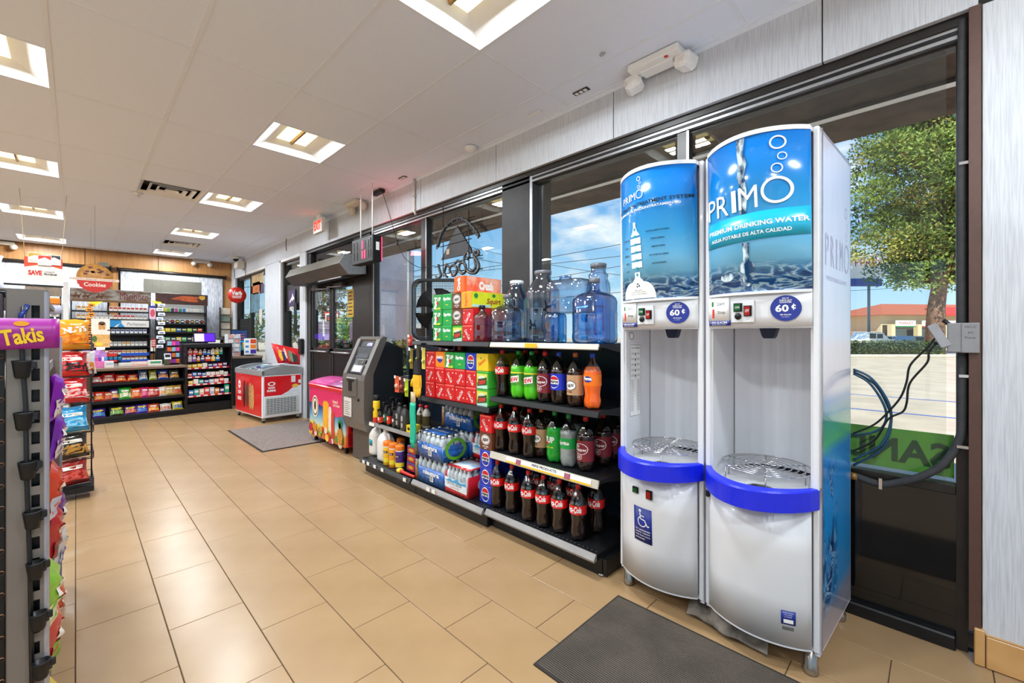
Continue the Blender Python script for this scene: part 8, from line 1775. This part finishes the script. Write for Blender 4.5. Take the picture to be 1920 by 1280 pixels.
t = thing('wall_speaker', 'small beige box speaker at the top of the wall in the far corner', 'speaker', (2.50, 10.9, 2.88)); q = MB(); q.bbox((-.06, -.14, -.07), (.099, .14, .08), .02); q.build('body', M('cream_plastic', '#dcd4c6', .4), t); q = MB(); q.tube(smooth([(.08, -.10, -.05), (.09, -.18, -.15), (.085, -.16, -.3), (.09, -.20, -.42)]), .005, 5); q.build('cable', m_black, t)
for k, (px, py, y) in enumerate([(378, 493, 11.93), (2, 458, 11.93)]):
    c = PY(px, py, y); t = thing('emergency_light', ['small twin lamp on the far wall above the cigar rack', 'small twin lamp on the far wall at the left edge'][k], 'emergency light', c); bx('body', (-.16, .0, .0), (.16, .068, .06), M('cream_plastic', '#dcd4c6', .4), t)
    for s_ in (-1, 1): q = MB(); q.lathe([(0, -.06), (.05, -.05), (.05, .0), (0, .02)], (s_*.15, .0, -.03), 12, 'y'); q.build('lamp_head', M('cream_plastic', '#dcd4c6', .4), t)
for k, (px, py) in enumerate([(1090, 171), (755, 333), (1003, 212)]):
    c = PZ(px, py, HC-.001); t = thing('ceiling_bracket', ['dark and white rectangular bracket remnant on the ceiling by the emergency light', 'small dark bracket remnant on the ceiling before the power adapter', 'pale bracket remnant on the ceiling between the other two'][k], 'bracket', c)
    bx('plate', (-.022, -.06, -.004), (.022, .06, 0), m_black if k < 2 else m_tee, t); [bx('tape_patch', (-.014, -.045+.035*i, -.006), (.014, -.02+.035*i, -.004), m_refl, t) for i in range(3)]
t = thing('ceiling_hook', 'tiny metal hook in the big ceiling tile near the emergency light', 'hook', PZ(1130, 101, HC-.001)); q = MB(); q.tube([(0, -.02, 0), (0, -.01, -.012), (0, .01, -.012), (0, .02, 0)], .003, 5); q.build('wire', m_alu, t); q = MB(); q.lathe([(.012, 0), (.012, -.003)], n=10); q.build('plate', m_alu, t)
t = thing('sprinkler', 'white sprinkler head under the ceiling past the large air vent', 'sprinkler', PZ(258, 362, HC-.002)); q = MB(); q.lathe([(.05, 0), (.05, -.006), (.02, -.01), (.015, -.04), (.03, -.045), (0, -.047)], n=16); q.build('head', m_refl, t); q = MB(); q.lathe([(.055, 0), (.055, -.003)], n=16); q.build('escutcheon', m_alu, t)
a_ = PX(778, 345, 2.598); t = thing('wall_conduit', 'white conduit running from the ceiling to the window head', 'conduit', (2.588, a_.y, 0)); q = MB(); q.tube([(0, 0, HC-.005), (0, 0, 2.70), (0.01, -.02, 2.66)], .014, 8); q.build('pipe', M('conduit_white', '#ddd6d0', .4), t); bx('clip', (-.012, -.02, 2.85), (.015, .02, 2.87), m_alu, t)
for k, (px, y0_, y1_) in enumerate([(537, 442, 470), (440, 500, 520)]):
    a_ = PX(px, y0_, 2.598); b_ = PX(px, y1_, 2.598); q = MB(); q.tube([a_, b_.lerp(a_, .4)+Vector((0, .03, 0)), b_], .005, 5); tag(q.build('loose_cable', m_black), ['loose black cable hanging from the ceiling between door and narrow window', 'loose black cable in the far corner by the wall top'][k], 'cable', 'loose black cables')

# ================================================================ foreground gondola end at the left edge
YG = 1.55
m_up = M('upright_grey', '#7d7670', .38, .3, var=.06, scale=5); m_up2 = M('upright_side', '#5c5450', .4, .3)
gd = thing('gondola_shelving', 'tall grey slotted shelving end at the left edge, close up', 'shelf', (0, 0, 0))
x_l, x_r = -.1145, -.047; zt = 1.456
q = MB(); z = .02; k = 0; sw_, sh_ = .014, .030; xs0 = -.076
# front web of the upright with a column of real slots
prev = 0
zz = 0.02
while zz < zt-.03:
    q.box((x_l, YG, prev), (x_r-.008, YG+.004, zz)); q.box((x_l, YG, zz), (xs0, YG+.004, zz+sh_)); q.box((xs0+sw_, YG, zz), (x_r-.008, YG+.004, zz+sh_)); prev = zz+sh_; zz += .0508
q.box((x_l, YG, prev), (x_r-.008, YG+.004, zt)); q.build('slotted_face', m_up, gd)
q = MB(); q.lathe([(.008, 0), (.008, zt)], (x_r-.008, YG+.008, 0), 16, a0=-PI/2, a1=0, cap=False); q.build('rounded_edge', M('upright_edge', '#a9a9b4', .3, .4, var=.05), gd)
bx('upright_side', (x_r-.002, YG+.008, 0), (x_r, YG+.05, zt), m_up2, gd); bx('upright_back', (x_l, YG+.02, 0), (x_r-.004, YG+.024, zt), m_black, gd); bx('upright_inner', (x_l-.002, YG+.004, 0), (x_l, YG+.05, zt), m_up2, gd)
bx('top_cap', (x_l-.08, YG+.002, zt), (x_r-.001, YG+.05, zt+.004), m_up, gd)
q = MB(); q.box((-.34, YG+.012, .0), (x_l-.004, YG+.020, 1.380)); pbd = q.build('end_pegboard', m_black, gd); q = MB()
zz = .03
while zz < 1.30:
    q.lathe([(.0052, 0), (.0040, -.0015)], (-.1235, YG+.0115, zz), 10, 'y', cap=False); zz += .0508
q.build('hole_rims', M('peg_copper', '#c08a6a', .4, .3), pbd)['kind'] = 'stuff'
q = MB(); q.bbox((-.34, YG-.004, 1.382), (x_l-.006, YG+.03, 1.452), .008); q.build('corner_bracket', M('bracket_lilac', '#6b6068', .35, .3), gd)
# clip strip with cup clips, leaning to the right as it goes down
cs = thing('clip_strip', 'black plastic clip strip hooked to the slotted shelving end', 'clip strip', (0, 0, 0))
top, bot = PY(44, 575, YG-.006), PY(62, 1400, YG-.006)
q = MB(); q.tube([top, PY(40, 640, YG-.006), PY(48, 760, YG-.006), PY(50, 900, YG-.006), PY(56, 1050, YG-.006), bot], .0048, 6); q.build('strip', M('strip_black', '#16181c', .35), cs)
q = MB(); q.tube([PY(52, 572, YG), PY(40, 590, YG-.010), PY(38, 605, YG-.008)], .005, 6); q.build('hook', M('hook_blue', '#2a3f8a', .25, .4), cs)
for (px, py) in [(41, 693), (44, 790), (52, 882), (61, 975), (67, 1070), (72, 1165), (78, 1255), (84, 1345)]:
    c = PY(px, py, YG-.014); t_ = MB(); t_.lathe([(.0105, -.020), (.0125, -.016), (.0165, .018), (.0170, .022), (.014, .022), (.0095, -.014), (0, -.016)], (0, 0, 0), 16); cp = t_.build('clip_cup', m_black, cs, loc=c)
    m_ = MB(); m_.bbox((.012, -.004, .002), (.024, .004, .020), .002); m_.bbox((.010, -.006, -.004), (.018, .006, .004), .002); m_.build('clip_jaw', M('strip_black', '#16181c', .35), cp)
# the magenta header card
sgn = thing('header_card', 'magenta header card with yellow lettering on the shelving end', 'sign', (0, 0, 0))
a_, b_ = PY(112, 598, YG-.02), PY(108, 652, YG-.02)
q = MB(); x1c = a_.x; q.sheet(lambda a, b, o: (-.235+(x1c+.235)*a, YG-.024-o-.010*(1-a)**2, b_.z-.005*(1-a)+(a_.z-b_.z+.005*(1-a))*b), 14, 2, .0015); q.build('card', M('card_magenta', '#9c128e', .35, var=.04, coat=.3), sgn)
def fcd(off): return lambda u, v: (-.098+u, YG-.0258-off-.004, (a_.z+b_.z)/2+v)
lettering('Takis', fcd(.0), .009, -.006, .068, .037, M('letter_yellow', '#f2c81a', .4), sgn, bold=.03, rot=.17, res=4)
q = MB(); disc(q, fcd(.0), .008, .023, .0125, .006, 16); q.build('printed_chip', M('chip_orange', '#f2a81e', .4), sgn)
# bag on top of the unit
o = bag(.19, .12, .06, '#dcdcea', '#2230a8', None, seed=3, txtcol='#20306a'); o['category'] = 'snack bag'; o['label'] = 'white and blue bag lying on top of the grey shelving end'; o.location = (-.215, YG+.12, 1.458); o.rotation_euler = (0, .9, PI/2); o.rotation_euler = (.0, .55, PI/2+.2)
bx('top_deck', (-.5, YG+.05, 1.440), (x_r-.012, YG+.9, 1.455), m_up, gd)
# shelves of the run behind the end: edge rails and hanging bags on the aisle side
YE = 3.3
for z in (.14, .42, .70, .98, 1.22): q = MB(); q.box((-.45, YG+.06, z-.02), (-.09, YE, z)); s_ = q.build('shelf', m_sh, gd); bx('price_rail', (-.09, YG+.06, z-.035), (-.084, YE, z+.004), m_alu, s_)
bx('kick', (-.45, YG+.06, 0), (-.07, YE, .10), m_sh, gd); bx('spine', (-.47, YG+.06, 0), (-.45, YE, 1.44), m_sh, gd)
bx('upright', (-.47, 3.3, 0), (-.10, 3.31, 1.34), m_black, gd); bx('upright', (-.10, 3.3, 0), (-.062, 3.345, 1.34), M('upright_brown', '#7a6a64', .45, .2), gd); bx('upright_trim', (-.062, 3.3, 0), (-.053, 3.345, 1.34), M('upright_edge', '#a9a9b4', .3, .4), gd)
rnd = random.Random(77)
AB = [(.98, 2.7, '#8a1fb0', '#e6dfd2', 'purple and cream bag on the aisle side, upper of two'), (.80, 2.75, '#7a2ab0', '#dcd2c0', 'purple and cream bag on the aisle side, lower of two'), (.70, 2.2, '#d8452a', '#c9c9d8', 'red and silver bag on the aisle side below the purple ones'), (.50, 2.35, '#b8202a', '#2a2a3a', 'dark red bag under the silver one on the aisle side'), (.42, 2.0, '#8ac83a', '#e6f0c0', 'lime green bag low on the aisle side'), (.24, 2.1, '#c8323a', '#7ab82a', 'red and green bag below the lime one'), (.14, 1.8, '#e9c83a', '#f0f0e0', 'yellow bag on the lowest aisle shelf'), (.42, 2.9, '#6a2a8a', '#e0e0e0', 'violet bag far along the aisle shelf'), (.14, 2.6, '#c8452a', '#e8e0d0', 'orange bag far along the lowest aisle shelf'), (.14, 3.3, '#d8d8dc', '#3a5ab0', 'silver blue bag far along the lowest aisle shelf')]
for i, (z, y, a, b, lb) in enumerate(AB):
    o = bag(.17, .20, .06, a, b, None, seed=40+i, cr=1.4); tag(o, lb, 'snack bag', 'bags on the left aisle shelves'); o.location = (-.085, y, z+.002); o.rotation_euler = (0, -.12, PI+.0)
# wire bag rack past the end of the run
wr_ = thing('wire_bag_rack', 'black wire rack of bags facing the aisle past the tall shelving', 'rack', (0, 0, 0)); YW = 5.0
for x, y in [(.095, YW+.33), (-.18, YW+.02), (-.18, YW+.32)]: q = MB(); q.tube([(x, y, 0.0), (x, y, 1.36)], .006, 6); q.build('post', m_black, wr_)
bx('base_tray', (-.19, YW, .055), (.105, YW+.34, .10), m_sh, wr_)
q = MB(); q.lathe([(.01, 0), (.012, .055)], n=8)
for z in (.10, .32, .54, .78, 1.00, 1.22):
    q = MB(); r_ = .0028
    for h_ in (.012, .06): q.tube([(-.02, YW, z+h_), (.10, YW, z+h_), (.10, YW+.34, z+h_), (-.02, YW+.34, z+h_)], r_, 5)
    for k in range(5): q.tube([(-.18, YW+.02+.075*k, z+.004), (.10, YW+.02+.075*k, z+.004), (.10, YW+.02+.075*k, z+.06)], r_, 5)
    q.build('basket', m_black, wr_); bx('red_price_card', (.1035, YW+.05, z+.005), (.106, YW+.16, z+.055), M('price_dred', '#7a1418', .5), wr_)
WB = [(.108, '#a8241c', '#d8584a', 'dark red patterned bag in the lowest wire basket'), (.328, '#2c281c', '#c08a3a', 'black bag with golden marks in the second wire basket'), (.548, '#2a9fd8', '#8fd0ee', 'bright blue bag in the third wire basket'), (.788, '#d81f24', '#f0b8b0', 'red bag with a white flash in the fourth wire basket'), (1.008, '#d6201e', '#2a1414', 'red bag with a dark band in the fifth wire basket'), (1.228, '#e89a1a', '#e0701a', 'golden orange nuts bag at the top of the wire rack')]
for i, (z, a, b, lb) in enumerate(WB):
    top_ = i == 5; o = bag(.24 if not top_ else .22, .21 if not top_ else .25, .10, a, b, 'NUTS' if top_ else None, seed=60+i, cr=1.7, txtcol='#f7f4ea' if not top_ else '#ffffff'); tag(o, lb, 'snack bag', 'bags in the wire rack'); o.location = (-.03 if not top_ else -.02, YW+.10, z); o.rotation_euler = (0, .25 if not top_ else .05, PI/2+.35)
o = bag(.20, .20, .08, '#e2e0e4', '#d8861e', None, seed=71); tag(o, 'white bag with orange chips tucked behind the red bag', 'snack bag', 'bags in the wire rack'); o.location = (.03, YW+.26, 1.012); o.rotation_euler = (0, .2, PI/2+.2)
q = MB(); q.lathe([(0, -.03), (.02, -.022), (.03, 0), (.02, .022), (0, .03)], n=14); o = q.build('lollipop', M('lolly_white', '#c8c8dc', .3), None, loc=PY(103, 580, 3.32)); tag(o, 'pale round lollipop top peeking over the shelving', 'candy'); q = MB(); q.bbox((-.025, -.02, .025), (.02, .02, .062), .006); q.build('orange_wrapper', M('lolly_orange', '#f08a1e', .4), o); q = MB(); q.tube([(0, 0, -.03), (0, 0, -.15)], .004, 6); q.build('stick', WHITE, o)
